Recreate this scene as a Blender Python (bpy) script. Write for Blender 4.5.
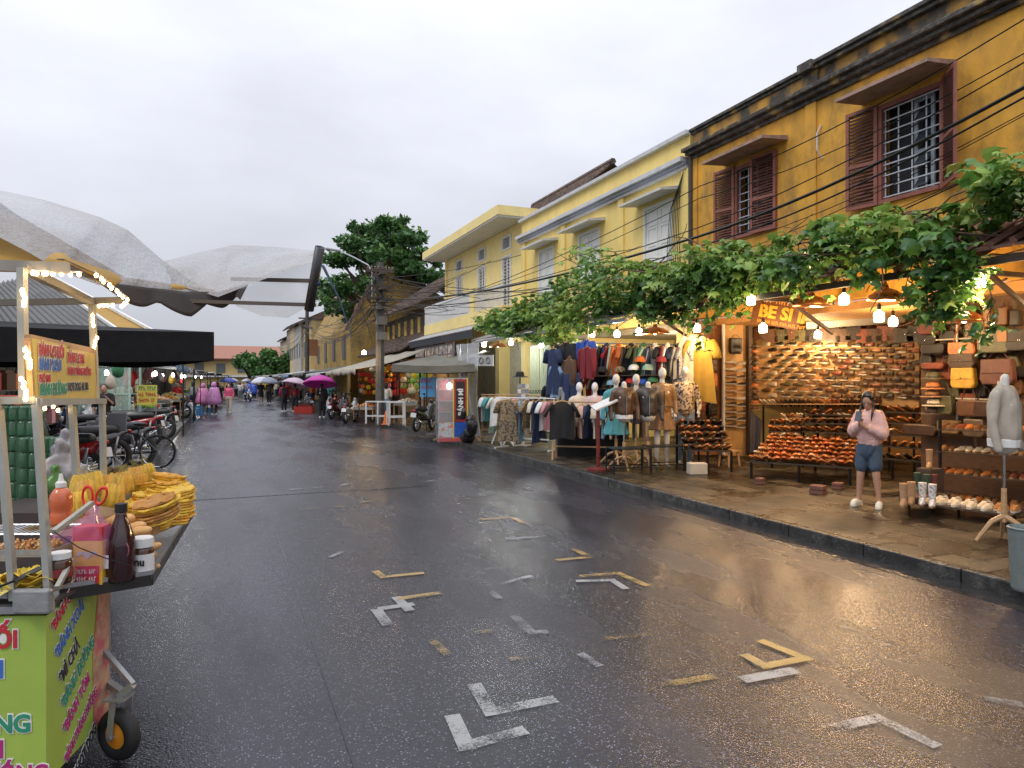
import bpy, bmesh, math, random
from mathutils import Vector, Matrix, Euler, noise as mnoise
random.seed(7)
R = math.radians
PI = math.pi
scene = bpy.context.scene
COL = scene.collection
for o in list(bpy.data.objects):
    bpy.data.objects.remove(o)

# ------------------------------------------------------------------ camera
F = 680.0; CH = 1.8; YAW = R(22.9)
cam_d = bpy.data.cameras.new('camera'); cam = bpy.data.objects.new('camera', cam_d); COL.objects.link(cam)
cam.location = (0, 0, CH); cam.rotation_euler = (PI/2, 0, -YAW)
cam_d.sensor_width = 36; cam_d.lens = F/1024*36; cam_d.shift_y = -4/1024.0
cam_d.clip_start = 0.05; cam_d.clip_end = 3000
scene.camera = cam

# ------------------------------------------------------------------ world: overcast sky
w = bpy.data.worlds.new("World"); scene.world = w; w.use_nodes = True
nt = w.node_tree; nt.nodes.clear()
def N(t, **k):
    n = nt.nodes.new(t)
    for a, b in k.items(): setattr(n, a, b)
    return n
out = N('ShaderNodeOutputWorld'); bg = N('ShaderNodeBackground'); bg.inputs[1].default_value = 0.1
sky = N('ShaderNodeTexSky', sky_type='NISHITA'); sky.sun_disc = False
SUN_EL = R(52); SUN_AZ = R(250)
sky.sun_elevation = SUN_EL; sky.sun_rotation = SUN_AZ
tc = N('ShaderNodeTexCoord'); sep = N('ShaderNodeSeparateXYZ')
nt.links.new(tc.outputs['Generated'], sep.inputs[0])
mr = N('ShaderNodeMapRange'); nt.links.new(sep.outputs[2], mr.inputs[0])
mr.inputs[1].default_value = 0; mr.inputs[2].default_value = 1; mr.inputs[3].default_value = 5.2; mr.inputs[4].default_value = 16.5
mp = N('ShaderNodeMapping'); mp.inputs['Scale'].default_value = (1.0, 1.0, 2.6); mp.inputs['Location'].default_value = (3.1, 1.2, .4)
nt.links.new(tc.outputs['Generated'], mp.inputs[0])
nz = N('ShaderNodeTexNoise'); nz.inputs['Scale'].default_value = 2.3; nz.inputs['Detail'].default_value = 5; nz.inputs['Roughness'].default_value = .5
nt.links.new(mp.outputs[0], nz.inputs['Vector'])
cr = N('ShaderNodeMapRange'); nt.links.new(nz.outputs[0], cr.inputs[0])
cr.inputs[1].default_value = .3; cr.inputs[2].default_value = .7; cr.inputs[3].default_value = .86; cr.inputs[4].default_value = 1.10
mu = N('ShaderNodeMath', operation='MULTIPLY'); nt.links.new(mr.outputs[0], mu.inputs[0]); nt.links.new(cr.outputs[0], mu.inputs[1])
vm = N('ShaderNodeVectorMath', operation='SCALE'); vm.inputs[0].default_value = (0.94, 0.965, 1.07); nt.links.new(mu.outputs[0], vm.inputs['Scale'])
mx = N('ShaderNodeMix', data_type='RGBA'); mx.inputs[0].default_value = .94
nt.links.new(sky.outputs[0], mx.inputs[6]); nt.links.new(vm.outputs[0], mx.inputs[7])
nt.links.new(mx.outputs[2], bg.inputs[0]); nt.links.new(bg.outputs[0], out.inputs[0])
# ------------------------------------------------------------------ sun (overcast: weak, wide)
sd = bpy.data.lights.new('sun', 'SUN'); sd.energy = 0.9; sd.angle = R(18); sd.color = (1, .96, .9)
so = bpy.data.objects.new('sun', sd); COL.objects.link(so)
sdir = Vector((math.sin(SUN_AZ)*math.cos(SUN_EL), math.cos(SUN_AZ)*math.cos(SUN_EL), math.sin(SUN_EL)))
so.rotation_euler = sdir.to_track_quat('Z', 'Y').to_euler(); so.location = (0, 0, 30)
vs = scene.view_settings; vs.view_transform = 'Standard'; vs.look = 'None'; vs.exposure = 0.12; vs.gamma = 1; vs.use_curve_mapping = False
scene.cycles.sample_clamp_indirect = 4.0
scene.render.resolution_x = 1024; scene.render.resolution_y = 768

# ------------------------------------------------------------------ picture-to-place measuring
SY, CY = math.sin(YAW), math.cos(YAW)
def ray(px, py):
    r = (px-512)/F
    return (r*CY+SY, -r*SY+CY, (380-py)/F)
def G(px, py, z=0.0):
    d = ray(px, py); t = (z-CH)/d[2]; return Vector((d[0]*t, d[1]*t, z))
def PX(px, py, X):
    d = ray(px, py); t = X/d[0]; return Vector((X, d[1]*t, CH+d[2]*t))
def PD(px, py, t):
    d = ray(px, py); return Vector((d[0]*t, d[1]*t, CH+d[2]*t))

# ------------------------------------------------------------------ materials
MATS = {}
def mat(name, col=(.5,.5,.5), rough=.6, metal=0.0, var=.12, scale=8.0, bump=0.0, bscale=40., dirt=None, dscale=2.0, damt=.5,
        emit=None, es=0, alpha=1.0, trans=0.0, coat=0.0, stretch=(1,1,1), col2=None, c2scale=6., c2pos=.5, c2soft=.05, backlit=0, sss=0):
    if name in MATS: return MATS[name]
    m = bpy.data.materials.new(name); m.use_nodes = True; t = m.node_tree; b = t.nodes['Principled BSDF']
    L = t.links.new
    def n(ty, **k):
        q = t.nodes.new(ty)
        for a, v in k.items(): setattr(q, a, v)
        return q
    c = n('ShaderNodeTexCoord'); mp = n('ShaderNodeMapping'); mp.inputs['Scale'].default_value = stretch; L(c.outputs['Object'], mp.inputs[0])
    z = n('ShaderNodeTexNoise'); z.inputs['Scale'].default_value = scale; z.inputs['Detail'].default_value = 6; z.inputs['Roughness'].default_value = .6; L(mp.outputs[0], z.inputs['Vector'])
    r = n('ShaderNodeMapRange'); L(z.outputs[0], r.inputs[0]); r.inputs[1].default_value = .3; r.inputs[2].default_value = .7
    r.inputs[3].default_value = 1-var; r.inputs[4].default_value = 1+var
    v = n('ShaderNodeVectorMath', operation='SCALE'); v.inputs[0].default_value = col; L(r.outputs[0], v.inputs['Scale'])
    last = v.outputs[0]
    if col2:
        z2 = n('ShaderNodeTexNoise'); z2.inputs['Scale'].default_value = c2scale; z2.inputs['Detail'].default_value = 4; L(mp.outputs[0], z2.inputs['Vector'])
        r2 = n('ShaderNodeMapRange'); L(z2.outputs[0], r2.inputs[0]); r2.inputs[1].default_value = c2pos-c2soft; r2.inputs[2].default_value = c2pos+c2soft
        x = n('ShaderNodeMix', data_type='RGBA'); L(r2.outputs[0], x.inputs[0]); L(last, x.inputs[6]); x.inputs[7].default_value = (*col2, 1); last = x.outputs[2]
    if dirt:
        z3 = n('ShaderNodeTexNoise'); z3.inputs['Scale'].default_value = dscale; z3.inputs['Detail'].default_value = 8; z3.inputs['Roughness'].default_value = .7; L(mp.outputs[0], z3.inputs['Vector'])
        r3 = n('ShaderNodeMapRange'); L(z3.outputs[0], r3.inputs[0]); r3.inputs[1].default_value = .48; r3.inputs[2].default_value = .72; r3.inputs[4].default_value = damt
        x = n('ShaderNodeMix', data_type='RGBA'); L(r3.outputs[0], x.inputs[0]); L(last, x.inputs[6]); x.inputs[7].default_value = (*dirt, 1); last = x.outputs[2]
    L(last, b.inputs['Base Color'])
    rr = n('ShaderNodeMapRange'); L(z.outputs[0], rr.inputs[0]); rr.inputs[1].default_value = .3; rr.inputs[2].default_value = .7
    rr.inputs[3].default_value = max(.03, rough-.08); rr.inputs[4].default_value = min(1, rough+.1); L(rr.outputs[0], b.inputs['Roughness'])
    b.inputs['Metallic'].default_value = metal
    if bump:
        zb = n('ShaderNodeTexNoise'); zb.inputs['Scale'].default_value = bscale; zb.inputs['Detail'].default_value = 4; L(mp.outputs[0], zb.inputs['Vector'])
        bp = n('ShaderNodeBump'); bp.inputs['Strength'].default_value = bump; bp.inputs['Distance'].default_value = .02; L(zb.outputs[0], bp.inputs['Height']); L(bp.outputs[0], b.inputs['Normal'])
    if emit: b.inputs['Emission Color'].default_value = (*emit, 1); b.inputs['Emission Strength'].default_value = es
    if alpha < 1: b.inputs['Alpha'].default_value = alpha
    if trans: b.inputs['Transmission Weight'].default_value = trans; b.inputs['IOR'].default_value = 1.3
    if coat: b.inputs['Coat Weight'].default_value = coat; b.inputs['Coat Roughness'].default_value = .1
    if sss: b.inputs['Subsurface Weight'].default_value = sss; b.inputs['Subsurface Radius'].default_value = (.02,.008,.004)
    if backlit:
        tr = n('ShaderNodeBsdfTranslucent'); L(last, tr.inputs['Color']); ms = n('ShaderNodeMixShader'); ms.inputs[0].default_value = backlit
        o_ = t.nodes['Material Output']; L(b.outputs[0], ms.inputs[1]); L(tr.outputs[0], ms.inputs[2]); L(ms.outputs[0], o_.inputs[0])
    MATS[name] = m
    return m

def hsvmat(name, col, **k): return mat(name, col, **k)

# ------------------------------------------------------------------ mesh builder
class MB:
    def __init__(s): s.v = []; s.f = []; s.m = []
    def add(s, vs, fs, m=0):
        k = len(s.v); s.v += [tuple(p) for p in vs]; s.f += [tuple(i+k for i in f) for f in fs]; s.m += [m]*len(fs); return s
    def box(s, x0, x1, y0, y1, z0, z1, m=0):
        return s.add([(x0,y0,z0),(x1,y0,z0),(x1,y1,z0),(x0,y1,z0),(x0,y0,z1),(x1,y0,z1),(x1,y1,z1),(x0,y1,z1)],
                     [(3,2,1,0),(4,5,6,7),(0,1,5,4),(1,2,6,5),(2,3,7,6),(3,0,4,7)], m)
    def obox(s, c, sx, sy, sz, M=None, m=0):      # oriented box, centre c
        M = M or Matrix.Identity(3); c = Vector(c); k = []
        for dz in (-1,1):
            for dx, dy in ((-1,-1),(1,-1),(1,1),(-1,1)):
                k.append(c + M @ Vector((dx*sx/2, dy*sy/2, dz*sz/2)))
        return s.add(k, [(3,2,1,0),(4,5,6,7),(0,1,5,4),(1,2,6,5),(2,3,7,6),(3,0,4,7)], m)
    def bar(s, a, b, wd, ht=None, m=0):           # rectangular bar between two points
        a = Vector(a); b = Vector(b); d = b-a
        if d.length < 1e-6: return s
        M = d.to_track_quat('Y', 'Z').to_matrix(); return s.obox((a+b)/2, wd, d.length, ht or wd, M, m)
    def tube(s, pts, r, seg=6, m=0, cap=True, flat=1.0):
        pts = [Vector(p) for p in pts]; n = len(pts); rs = r if isinstance(r, (list, tuple)) else [r]*n
        ring = []; prev = None
        for i, p in enumerate(pts):
            d = (pts[min(i+1, n-1)]-pts[max(i-1, 0)])
            if d.length < 1e-9: d = Vector((0,0,1))
            d.normalize()
            if prev is None:
                u = d.orthogonal().normalized()
                if abs(d.z) < .9: u = d.cross(Vector((0,0,1))).normalized()
            else:
                u = prev - d*prev.dot(d)
                u = u.normalized() if u.length > 1e-6 else d.orthogonal().normalized()
            prev = u; q = d.cross(u)
            ring.append([p + (u*math.cos(2*PI*j/seg) + q*flat*math.sin(2*PI*j/seg))*rs[i] for j in range(seg)])
        vs = [x for g in ring for x in g]; fs = []
        for i in range(n-1):
            for j in range(seg):
                a = i*seg+j; b_ = i*seg+(j+1) % seg; fs.append((a, b_, b_+seg, a+seg))
        if cap: fs.append(tuple(range(seg-1, -1, -1))); fs.append(tuple((n-1)*seg+j for j in range(seg)))
        return s.add(vs, fs, m)
    def lathe(s, prof, c=(0,0,0), seg=12, M=None, m=0, sx=1, sy=1):   # prof: (r, z)
        M = M or Matrix.Identity(3); c = Vector(c); vs = []
        for r, z in prof:
            for j in range(seg):
                a = 2*PI*j/seg; vs.append(c + M @ Vector((r*math.cos(a)*sx, r*math.sin(a)*sy, z)))
        fs = []
        for i in range(len(prof)-1):
            for j in range(seg):
                a = i*seg+j; b_ = i*seg+(j+1) % seg; fs.append((a, b_, b_+seg, a+seg))
        if prof[0][0] > 1e-5: fs.append(tuple(range(seg-1, -1, -1)))
        if prof[-1][0] > 1e-5: fs.append(tuple((len(prof)-1)*seg+j for j in range(seg)))
        return s.add(vs, fs, m)
    def ball(s, c, rx, ry=None, rz=None, seg=10, rings=7, M=None, m=0):
        ry = ry or rx; rz = rz or rx
        prof = [(math.cos(-PI/2+PI*i/rings), math.sin(-PI/2+PI*i/rings)*rz) for i in range(rings+1)]
        prof[0] = (.001, -rz); prof[-1] = (.001, rz)
        return s.lathe(prof, c, seg, M, m, rx, ry)
    def cap(s, a, b, ra, rb, seg=10, m=0):         # tapered capsule
        a = Vector(a); b = Vector(b); d = (b-a); L = d.length; d = d.normalized() if L > 1e-6 else Vector((0,0,1))
        pts = []; rs = []
        for i in range(5): t = -PI/2+PI/2*i/5; pts.append(a+d*math.sin(t)*ra*.98); rs.append(max(.001, ra*math.cos(t)))
        pts += [a, b]; rs += [ra, rb]
        for i in range(1, 6): t = PI/2*i/5; pts.append(b+d*math.sin(t)*rb*.98); rs.append(max(.001, rb*math.cos(t)))
        return s.tube(pts, rs, seg, m)
    def prism(s, poly, z0, z1, M=None, c=(0,0,0), m=0):   # poly in local xy, extruded in local z
        M = M or Matrix.Identity(3); c = Vector(c); n = len(poly)
        vs = [c + M @ Vector((x, y, z0)) for x, y in poly] + [c + M @ Vector((x, y, z1)) for x, y in poly]
        fs = [tuple(range(n-1, -1, -1)), tuple(range(n, 2*n))] + [(i, (i+1) % n, n+(i+1) % n, n+i) for i in range(n)]
        return s.add(vs, fs, m)
    def quad(s, a, b, c, d, m=0): return s.add([a, b, c, d], [(0,1,2,3)], m)
    def grid(s, fn, nu, nv, m=0):
        vs = [fn(i/nu, j/nv) for j in range(nv+1) for i in range(nu+1)]
        fs = [(j*(nu+1)+i, j*(nu+1)+i+1, (j+1)*(nu+1)+i+1, (j+1)*(nu+1)+i) for j in range(nv) for i in range(nu)]
        return s.add(vs, fs, m)
    def torus(s, c, R_, r, M=None, seg=20, sec=6, m=0, a0=0, a1=2*PI):
        M = M or Matrix.Identity(3); c = Vector(c); full = abs(a1-a0-2*PI) < 1e-6
        n = seg if full else seg+1; vs = []
        for i in range(n):
            a = a0+(a1-a0)*i/seg
            for j in range(sec):
                b = 2*PI*j/sec; rr = R_+r*math.cos(b); vs.append(c + M @ Vector((rr*math.cos(a), rr*math.sin(a), r*math.sin(b))))
        fs = []
        for i in range(seg):
            for j in range(sec):
                a = i*sec+j; b_ = i*sec+(j+1) % sec; i2 = ((i+1) % n)*sec; fs.append((a, b_, i2+(j+1) % sec, i2+j))
        return s.add(vs, fs, m)
    def merge(s, o, M=None, c=(0,0,0), m=None):
        k = len(s.v); c = Vector(c)
        for p in o.v: s.v.append(tuple((M @ Vector(p) if M else Vector(p)) + c))
        s.f += [tuple(i+k for i in f) for f in o.f]; s.m += (o.m if m is None else [m]*len(o.f)); return s

ROOT = {}
def root_inv(par):
    p = par
    while p is not None and p.parent is not None: p = p.parent
    if p is None: return None
    return ROOT.get(p.name)
def link(name, me, parent=None, smooth=False, bevel=0, solid=0, label=None, sub=0):
    o = bpy.data.objects.new(name, me); COL.objects.link(o)
    if parent is not None: o.parent = parent
    if smooth:
        for p in me.polygons: p.use_smooth = True
    if solid:
        md = o.modifiers.new('solid', 'SOLIDIFY'); md.thickness = solid; md.offset = 0
    if bevel:
        md = o.modifiers.new('bevel', 'BEVEL'); md.width = bevel; md.segments = 2; md.limit_method = 'ANGLE'
    if sub:
        md = o.modifiers.new('sub', 'SUBSURF'); md.levels = sub; md.render_levels = sub
    if label: o['label'] = label
    return o
def mesh(name, mb, mats):
    me = bpy.data.meshes.new(name); me.from_pydata([tuple(v) for v in mb.v], [], mb.f)
    for m in (mats if isinstance(mats, (list, tuple)) else [mats]): me.materials.append(m)
    for i, p in enumerate(me.polygons): p.material_index = mb.m[i]
    me.update(); return me
def part(name, mb, mats, parent=None, world=False, **k):
    """one mesh object; world=True: the builder holds place coordinates"""
    if world and parent is not None:
        inv = root_inv(parent)
        if inv is not None: mb.v = [tuple(inv @ Vector(v)) for v in mb.v]
    return link(name, mesh(name, mb, mats), parent, **k)
def tag(o, label, cat, group=None):
    o['label'] = label; o['category'] = cat
    if group: o['group'] = group
    return o
def thing(name, label, cat, loc=(0,0,0), rz=0, group=None, rot=None):
    o = bpy.data.objects.new(name, None); COL.objects.link(o); o.location = loc
    o.rotation_euler = rot or (0, 0, rz); o.empty_display_size = .1
    ROOT[o.name] = (Matrix.Translation(Vector(loc)) @ Euler(o.rotation_euler).to_matrix().to_4x4()).inverted()
    return tag(o, label, cat, group)
def one(name, mb, mats, label, cat, group=None, loc=(0,0,0), rz=0, world=False, rot=None, **k):
    """a thing that is a single mesh, with its origin at loc"""
    if world:
        inv = (Matrix.Translation(Vector(loc)) @ Euler(rot or (0,0,rz)).to_matrix().to_4x4()).inverted(); mb.v = [tuple(inv @ Vector(v)) for v in mb.v]
    o = link(name, mesh(name, mb, mats), None, **k); o.location = loc; o.rotation_euler = rot or (0,0,rz)
    return tag(o, label, cat, group)
def struct(name, mb, mats, **k):
    o = link(name, mesh(name, mb, mats), None, **k); o['kind'] = 'structure'; return o
def kids(o): return [c for c in bpy.data.objects if c.parent == o]
KID = {}
def dup(root, loc, rz=0, label=None, group=None, rot=None, scale=None, recol=None):
    if root.name not in KID:
        KID[root.name] = [(c, kids(c)) for c in kids(root)]
    r = root.copy(); COL.objects.link(r); r.location = loc; r.rotation_euler = rot or (0,0,rz)
    if scale: r.scale = (scale,)*3 if not isinstance(scale, tuple) else scale
    if label: r['label'] = label
    if group: r['group'] = group
    if recol and r.type == 'MESH': r.data = recol(r.data)
    for c, gs in KID[root.name]:
        d = c.copy(); COL.objects.link(d); d.parent = r
        if recol: d.data = recol(d.data)
        for g in gs:
            e = g.copy(); COL.objects.link(e); e.parent = d
            if recol: e.data = recol(e.data)
    return r
RC = {}
def recolour(mp):            # mp: {old material name: new material}; meshes copied once per colour
    key0 = tuple(sorted((a, b.name) for a, b in mp.items()))
    def f(me):
        if not any(m and m.name in mp for m in me.materials): return me
        k = (me.name, key0)
        if k not in RC:
            n = me.copy()
            for i, m in enumerate(n.materials):
                if m and m.name in mp: n.materials[i] = mp[m.name]
            RC[k] = n
        return RC[k]
    return f
ORD = ['zeroth','first','second','third','fourth','fifth','sixth','seventh','eighth','ninth','tenth','eleventh','twelfth','thirteenth','fourteenth','fifteenth','sixteenth','seventeenth','eighteenth','nineteenth','twentieth','twenty-first','twenty-second','twenty-third','twenty-fourth','twenty-fifth','twenty-sixth','twenty-seventh','twenty-eighth','twenty-ninth','thirtieth','thirty-first','thirty-second','thirty-third','thirty-fourth','thirty-fifth','thirty-sixth']
def text_mb(s, size=.1, depth=.004, bold=0.0, spacing=1.0, xs=1.0, align='LEFT', m=0):
    cu = bpy.data.curves.new('t', 'FONT'); cu.body = s; cu.size = size; cu.extrude = depth/2; cu.offset = bold; cu.space_character = spacing
    cu.align_x = align; cu.resolution_u = 3
    o = bpy.data.objects.new('t', cu); COL.objects.link(o)
    dg = bpy.context.evaluated_depsgraph_get(); me = bpy.data.meshes.new_from_object(o.evaluated_get(dg))
    b = MB(); b.add([(v.co.x*xs, v.co.y, v.co.z) for v in me.vertices], [tuple(p.vertices) for p in me.polygons], m)
    bpy.data.objects.remove(o); bpy.data.curves.remove(cu); bpy.data.meshes.remove(me); return b
def frame_M(xdir, up):      # columns: x, y(up), normal
    x = Vector(xdir).normalized(); y = Vector(up); y = (y - x*y.dot(x)).normalized(); z = x.cross(y)
    return Matrix((x, y, z)).transposed()
def remesh(mb, vox, smooth=4, it_name='r'):
    me = mesh(it_name, mb, []); o = bpy.data.objects.new('r', me); COL.objects.link(o)
    a = o.modifiers.new('a', 'REMESH'); a.mode = 'VOXEL'; a.voxel_size = vox
    b = o.modifiers.new('b', 'SMOOTH'); b.iterations = smooth; b.factor = .5
    dg = bpy.context.evaluated_depsgraph_get(); n = bpy.data.meshes.new_from_object(o.evaluated_get(dg))
    bpy.data.objects.remove(o); bpy.data.meshes.remove(me)
    for p in n.polygons: p.use_smooth = True
    return n
def rv(a, b): return random.uniform(a, b)
# ================================================================== materials
white_paint = mat('white paint', (.72,.72,.70), .5, dirt=(.35,.33,.28), dscale=5, damt=.3)
metal_grey = mat('painted steel', (.36,.38,.40), .35, .6, dirt=(.2,.15,.1), dscale=9, damt=.5)
black_metal = mat('black steel', (.02,.02,.022), .4, .5)
dark_wood = mat('dark wood', (.07,.045,.03), .6, stretch=(1,1,8), scale=6, var=.4)
light_wood = mat('light wood', (.45,.27,.13), .5, stretch=(1,1,6), scale=6, var=.25)
black_rubber = mat('black rubber', (.018,.018,.018), .6)
chrome = mat('chrome', (.7,.7,.72), .15, 1.0)
cable_m = mat('cable', (.012,.012,.014), .5)

# ================================================================== ground, road, pavements
def ground_mat():
    m = bpy.data.materials.new('wet asphalt'); m.use_nodes = True; t = m.node_tree; b = t.nodes['Principled BSDF']; L = t.links.new
    n = t.nodes.new
    c = n('ShaderNodeTexCoord')
    def noise(sc, det=4, ro=.6, st=None):
        z = n('ShaderNodeTexNoise'); z.inputs['Scale'].default_value = sc; z.inputs['Detail'].default_value = det; z.inputs['Roughness'].default_value = ro
        if st:
            mp = n('ShaderNodeMapping'); mp.inputs['Scale'].default_value = st; L(c.outputs['Object'], mp.inputs[0]); L(mp.outputs[0], z.inputs['Vector'])
        else: L(c.outputs['Object'], z.inputs['Vector'])
        return z.outputs[0]
    def mr(x, a, b_, p, q):
        r = n('ShaderNodeMapRange'); L(x, r.inputs[0]); r.inputs[1].default_value = a; r.inputs[2].default_value = b_; r.inputs[3].default_value = p; r.inputs[4].default_value = q; return r.outputs[0]
    big = noise(.55, 6, .65, (1, .45, 1)); mid = noise(2.2, 5); 
    vo = n('ShaderNodeTexVoronoi'); vo.inputs['Scale'].default_value = 75; L(c.outputs['Object'], vo.inputs['Vector'])
    vs_ = n('ShaderNodeSeparateColor'); L(vo.outputs['Color'], vs_.inputs[0])
    base = mr(big, .35, .65, .016, .032)
    spk = mr(vs_.outputs[0], .60, 1.0, 0, .20)
    dst = mr(vo.outputs['Distance'], .25, .42, 1, 0)
    mm = n('ShaderNodeMath'); mm.operation = 'MULTIPLY'; L(spk, mm.inputs[0]); L(dst, mm.inputs[1])
    ad = n('ShaderNodeMath'); ad.operation = 'ADD'; L(base, ad.inputs[0]); L(mm.outputs[0], ad.inputs[1])
    cc = n('ShaderNodeCombineColor')
    L(ad.outputs[0], cc.inputs[0]); L(ad.outputs[0], cc.inputs[1])
    m2 = n('ShaderNodeMath'); m2.operation = 'MULTIPLY'; L(ad.outputs[0], m2.inputs[0]); m2.inputs[1].default_value = 1.3; L(m2.outputs[0], cc.inputs[2])
    L(cc.outputs[0], b.inputs['Base Color'])
    wet = noise(1.0, 6, .62, (1, .3, 1))
    L(mr(wet, .38, .60, .09, .34), b.inputs['Roughness'])
    b.inputs['Specular IOR Level'].default_value = .45
    v2 = n('ShaderNodeTexVoronoi'); v2.inputs['Scale'].default_value = 105; L(c.outputs['Object'], v2.inputs['Vector'])
    g = noise(9, 3)
    b1 = n('ShaderNodeBump'); b1.inputs['Strength'].default_value = .42; b1.inputs['Distance'].default_value = .004; b1.invert = True; L(v2.outputs['Distance'], b1.inputs['Height'])
    b2 = n('ShaderNodeBump'); b2.inputs['Strength'].default_value = .05; b2.inputs['Distance'].default_value = .02; L(g, b2.inputs['Height']); L(b1.outputs[0], b2.inputs['Normal'])
    L(b2.outputs[0], b.inputs['Normal'])
    return m
asphalt = ground_mat()
def paver_mat(name, c1, c2, mort, bw=.42, bh=.28, wet0=.08, wet1=.5):
    m = bpy.data.materials.new(name); m.use_nodes = True; t = m.node_tree; b = t.nodes['Principled BSDF']; L = t.links.new; n = t.nodes.new
    c = n('ShaderNodeTexCoord'); mp = n('ShaderNodeMapping'); mp.inputs['Rotation'].default_value = (0,0,PI/2); L(c.outputs['Object'], mp.inputs[0])
    br = n('ShaderNodeTexBrick'); L(mp.outputs[0], br.inputs['Vector']); br.inputs['Scale'].default_value = 1; br.inputs['Brick Width'].default_value = bw; br.inputs['Row Height'].default_value = bh
    br.inputs['Mortar Size'].default_value = .016; br.inputs['Color1'].default_value = (*c1,1); br.inputs['Color2'].default_value = (*c2,1); br.inputs['Mortar'].default_value = (*mort,1); br.inputs['Bias'].default_value = 0
    z = n('ShaderNodeTexNoise'); z.inputs['Scale'].default_value = 2.6; z.inputs['Detail'].default_value = 9; z.inputs['Roughness'].default_value = .7; L(c.outputs['Object'], z.inputs['Vector'])
    r = n('ShaderNodeMapRange'); L(z.outputs[0], r.inputs[0]); r.inputs[1].default_value = .35; r.inputs[2].default_value = .65; r.inputs[3].default_value = .25; r.inputs[4].default_value = 1.5
    v = n('ShaderNodeVectorMath'); v.operation = 'SCALE'; L(br.outputs[0], v.inputs[0]); L(r.outputs[0], v.inputs['Scale']); L(v.outputs[0], b.inputs['Base Color'])
    z2 = n('ShaderNodeTexNoise'); z2.inputs['Scale'].default_value = 1.1; z2.inputs['Detail'].default_value = 4; L(c.outputs['Object'], z2.inputs['Vector'])
    r2 = n('ShaderNodeMapRange'); sc_ = n('ShaderNodeMath'); sc_.operation = 'MULTIPLY_ADD'; sx_ = n('ShaderNodeSeparateColor'); L(br.outputs[0], sx_.inputs[0]); L(sx_.outputs[0], sc_.inputs[0]); sc_.inputs[1].default_value = 2.0; L(z2.outputs[0], sc_.inputs[2]); L(sc_.outputs[0], r2.inputs[0]); r2.inputs[1].default_value = .45; r2.inputs[2].default_value = .75; r2.inputs[3].default_value = wet0; r2.inputs[4].default_value = wet1; L(r2.outputs[0], b.inputs['Roughness'])
    zz = n('ShaderNodeTexNoise'); zz.inputs['Scale'].default_value = 45; L(c.outputs['Object'], zz.inputs['Vector'])
    b1 = n('ShaderNodeBump'); b1.inputs['Strength'].default_value = 1.0; b1.inputs['Distance'].default_value = .02; L(br.outputs[1], b1.inputs['Height']); b1.invert = True
    b2 = n('ShaderNodeBump'); b2.inputs['Strength'].default_value = .6; b2.inputs['Distance'].default_value = .02; L(zz.outputs[0], b2.inputs['Height']); L(b1.outputs[0], b2.inputs['Normal']); L(b2.outputs[0], b.inputs['Normal'])
    return m
pave_r = paver_mat('wet stone paving', (.005,.004,.003), (.090,.064,.036), (.003,.003,.003), .55, .36, .20, .60)
pave_l = paver_mat('wet grey paving', (.06,.06,.062), (.10,.10,.10), (.015,.015,.015), .5, .3)
struct('ground', MB().quad((-900,-300,-.004),(900,-300,-.004),(900,1500,-.004),(-900,1500,-.004)), mat('dull ground', (.06,.06,.055), .7))
def strip(x0, x1, y0, y1, z, ny=60):
    return MB().grid(lambda u, v: (x0+(x1-x0)*u, y0+(y1-y0)*v**2, z), 4, ny)
struct('road', strip(-1.5, 6.2, -20, 170, 0.0), asphalt)
struct('right_pavement', MB().box(6.083, 14, -6, 120, -.1, .12), pave_r)
struct('left_pavement', MB().box(-12, -1.62, -6, 120, -.1, .10), pave_l)
kerb_m = mat('kerb stone', (.035,.035,.034), .3, var=.4, scale=3, bump=.5, dirt=(.20,.20,.19), dscale=5, damt=.5)
kb = MB()
y = -4.0
while y < 120:
    L_ = 1.0
    kb.box(6.0, 6.08, y+.006, y+L_-.006, -.1, .128+rv(-.003,.003)); y += L_
struct('right_kerb', kb, kerb_m, bevel=.012)
kb = MB(); y = -4.0
while y < 120:
    kb.box(-1.617, -1.45, y+.006, y+.994, -.1, .108+rv(-.003,.003)); y += 1
struct('left_kerb', kb, kerb_m, bevel=.012)
struct('gutter', MB().box(5.72, 5.997, -6, 120, -.05, .004), mat('wet gutter stone', (.03,.03,.03), .16, bump=.3, bscale=20, var=.4))
struct('gutter', MB().box(-1.447, -1.2, -6, 120, -.05, .004), MATS['wet gutter stone'])
# long patched trench in the near lane and a cross seam
sm = MB()
for yy, xb in ((11.2,3.2),): sm.box(-1.2, xb, yy, yy+.012, -.01, .0041)
sm.box(.55,.562,2.0,8.6,-.01,.0041)
struct('road_seams', sm, mat('tar seam', (.015,.015,.016), .25))
# ---- road paint: angle brackets that mark stall corners
def worn(name, col, thr):
    m = bpy.data.materials.new(name); m.use_nodes = True; t = m.node_tree; b = t.nodes['Principled BSDF']; L = t.links.new; n = t.nodes.new
    b.inputs['Base Color'].default_value = (*col, 1); b.inputs['Roughness'].default_value = .35
    c = n('ShaderNodeTexCoord'); z = n('ShaderNodeTexNoise'); z.inputs['Scale'].default_value = 75; z.inputs['Detail'].default_value = 5; z.inputs['Roughness'].default_value = .75; L(c.outputs['Object'], z.inputs['Vector'])
    z2 = n('ShaderNodeTexNoise'); z2.inputs['Scale'].default_value = 4; L(c.outputs['Object'], z2.inputs['Vector'])
    ad = n('ShaderNodeMath'); ad.operation = 'ADD'; L(z.outputs[0], ad.inputs[0]); L(z2.outputs[0], ad.inputs[1])
    r = n('ShaderNodeMapRange'); L(ad.outputs[0], r.inputs[0]); r.inputs[1].default_value = thr-.12; r.inputs[2].default_value = thr+.16; r.inputs[3].default_value = .66; r.inputs[4].default_value = .0
    L(r.outputs[0], b.inputs['Alpha']); return m
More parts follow.
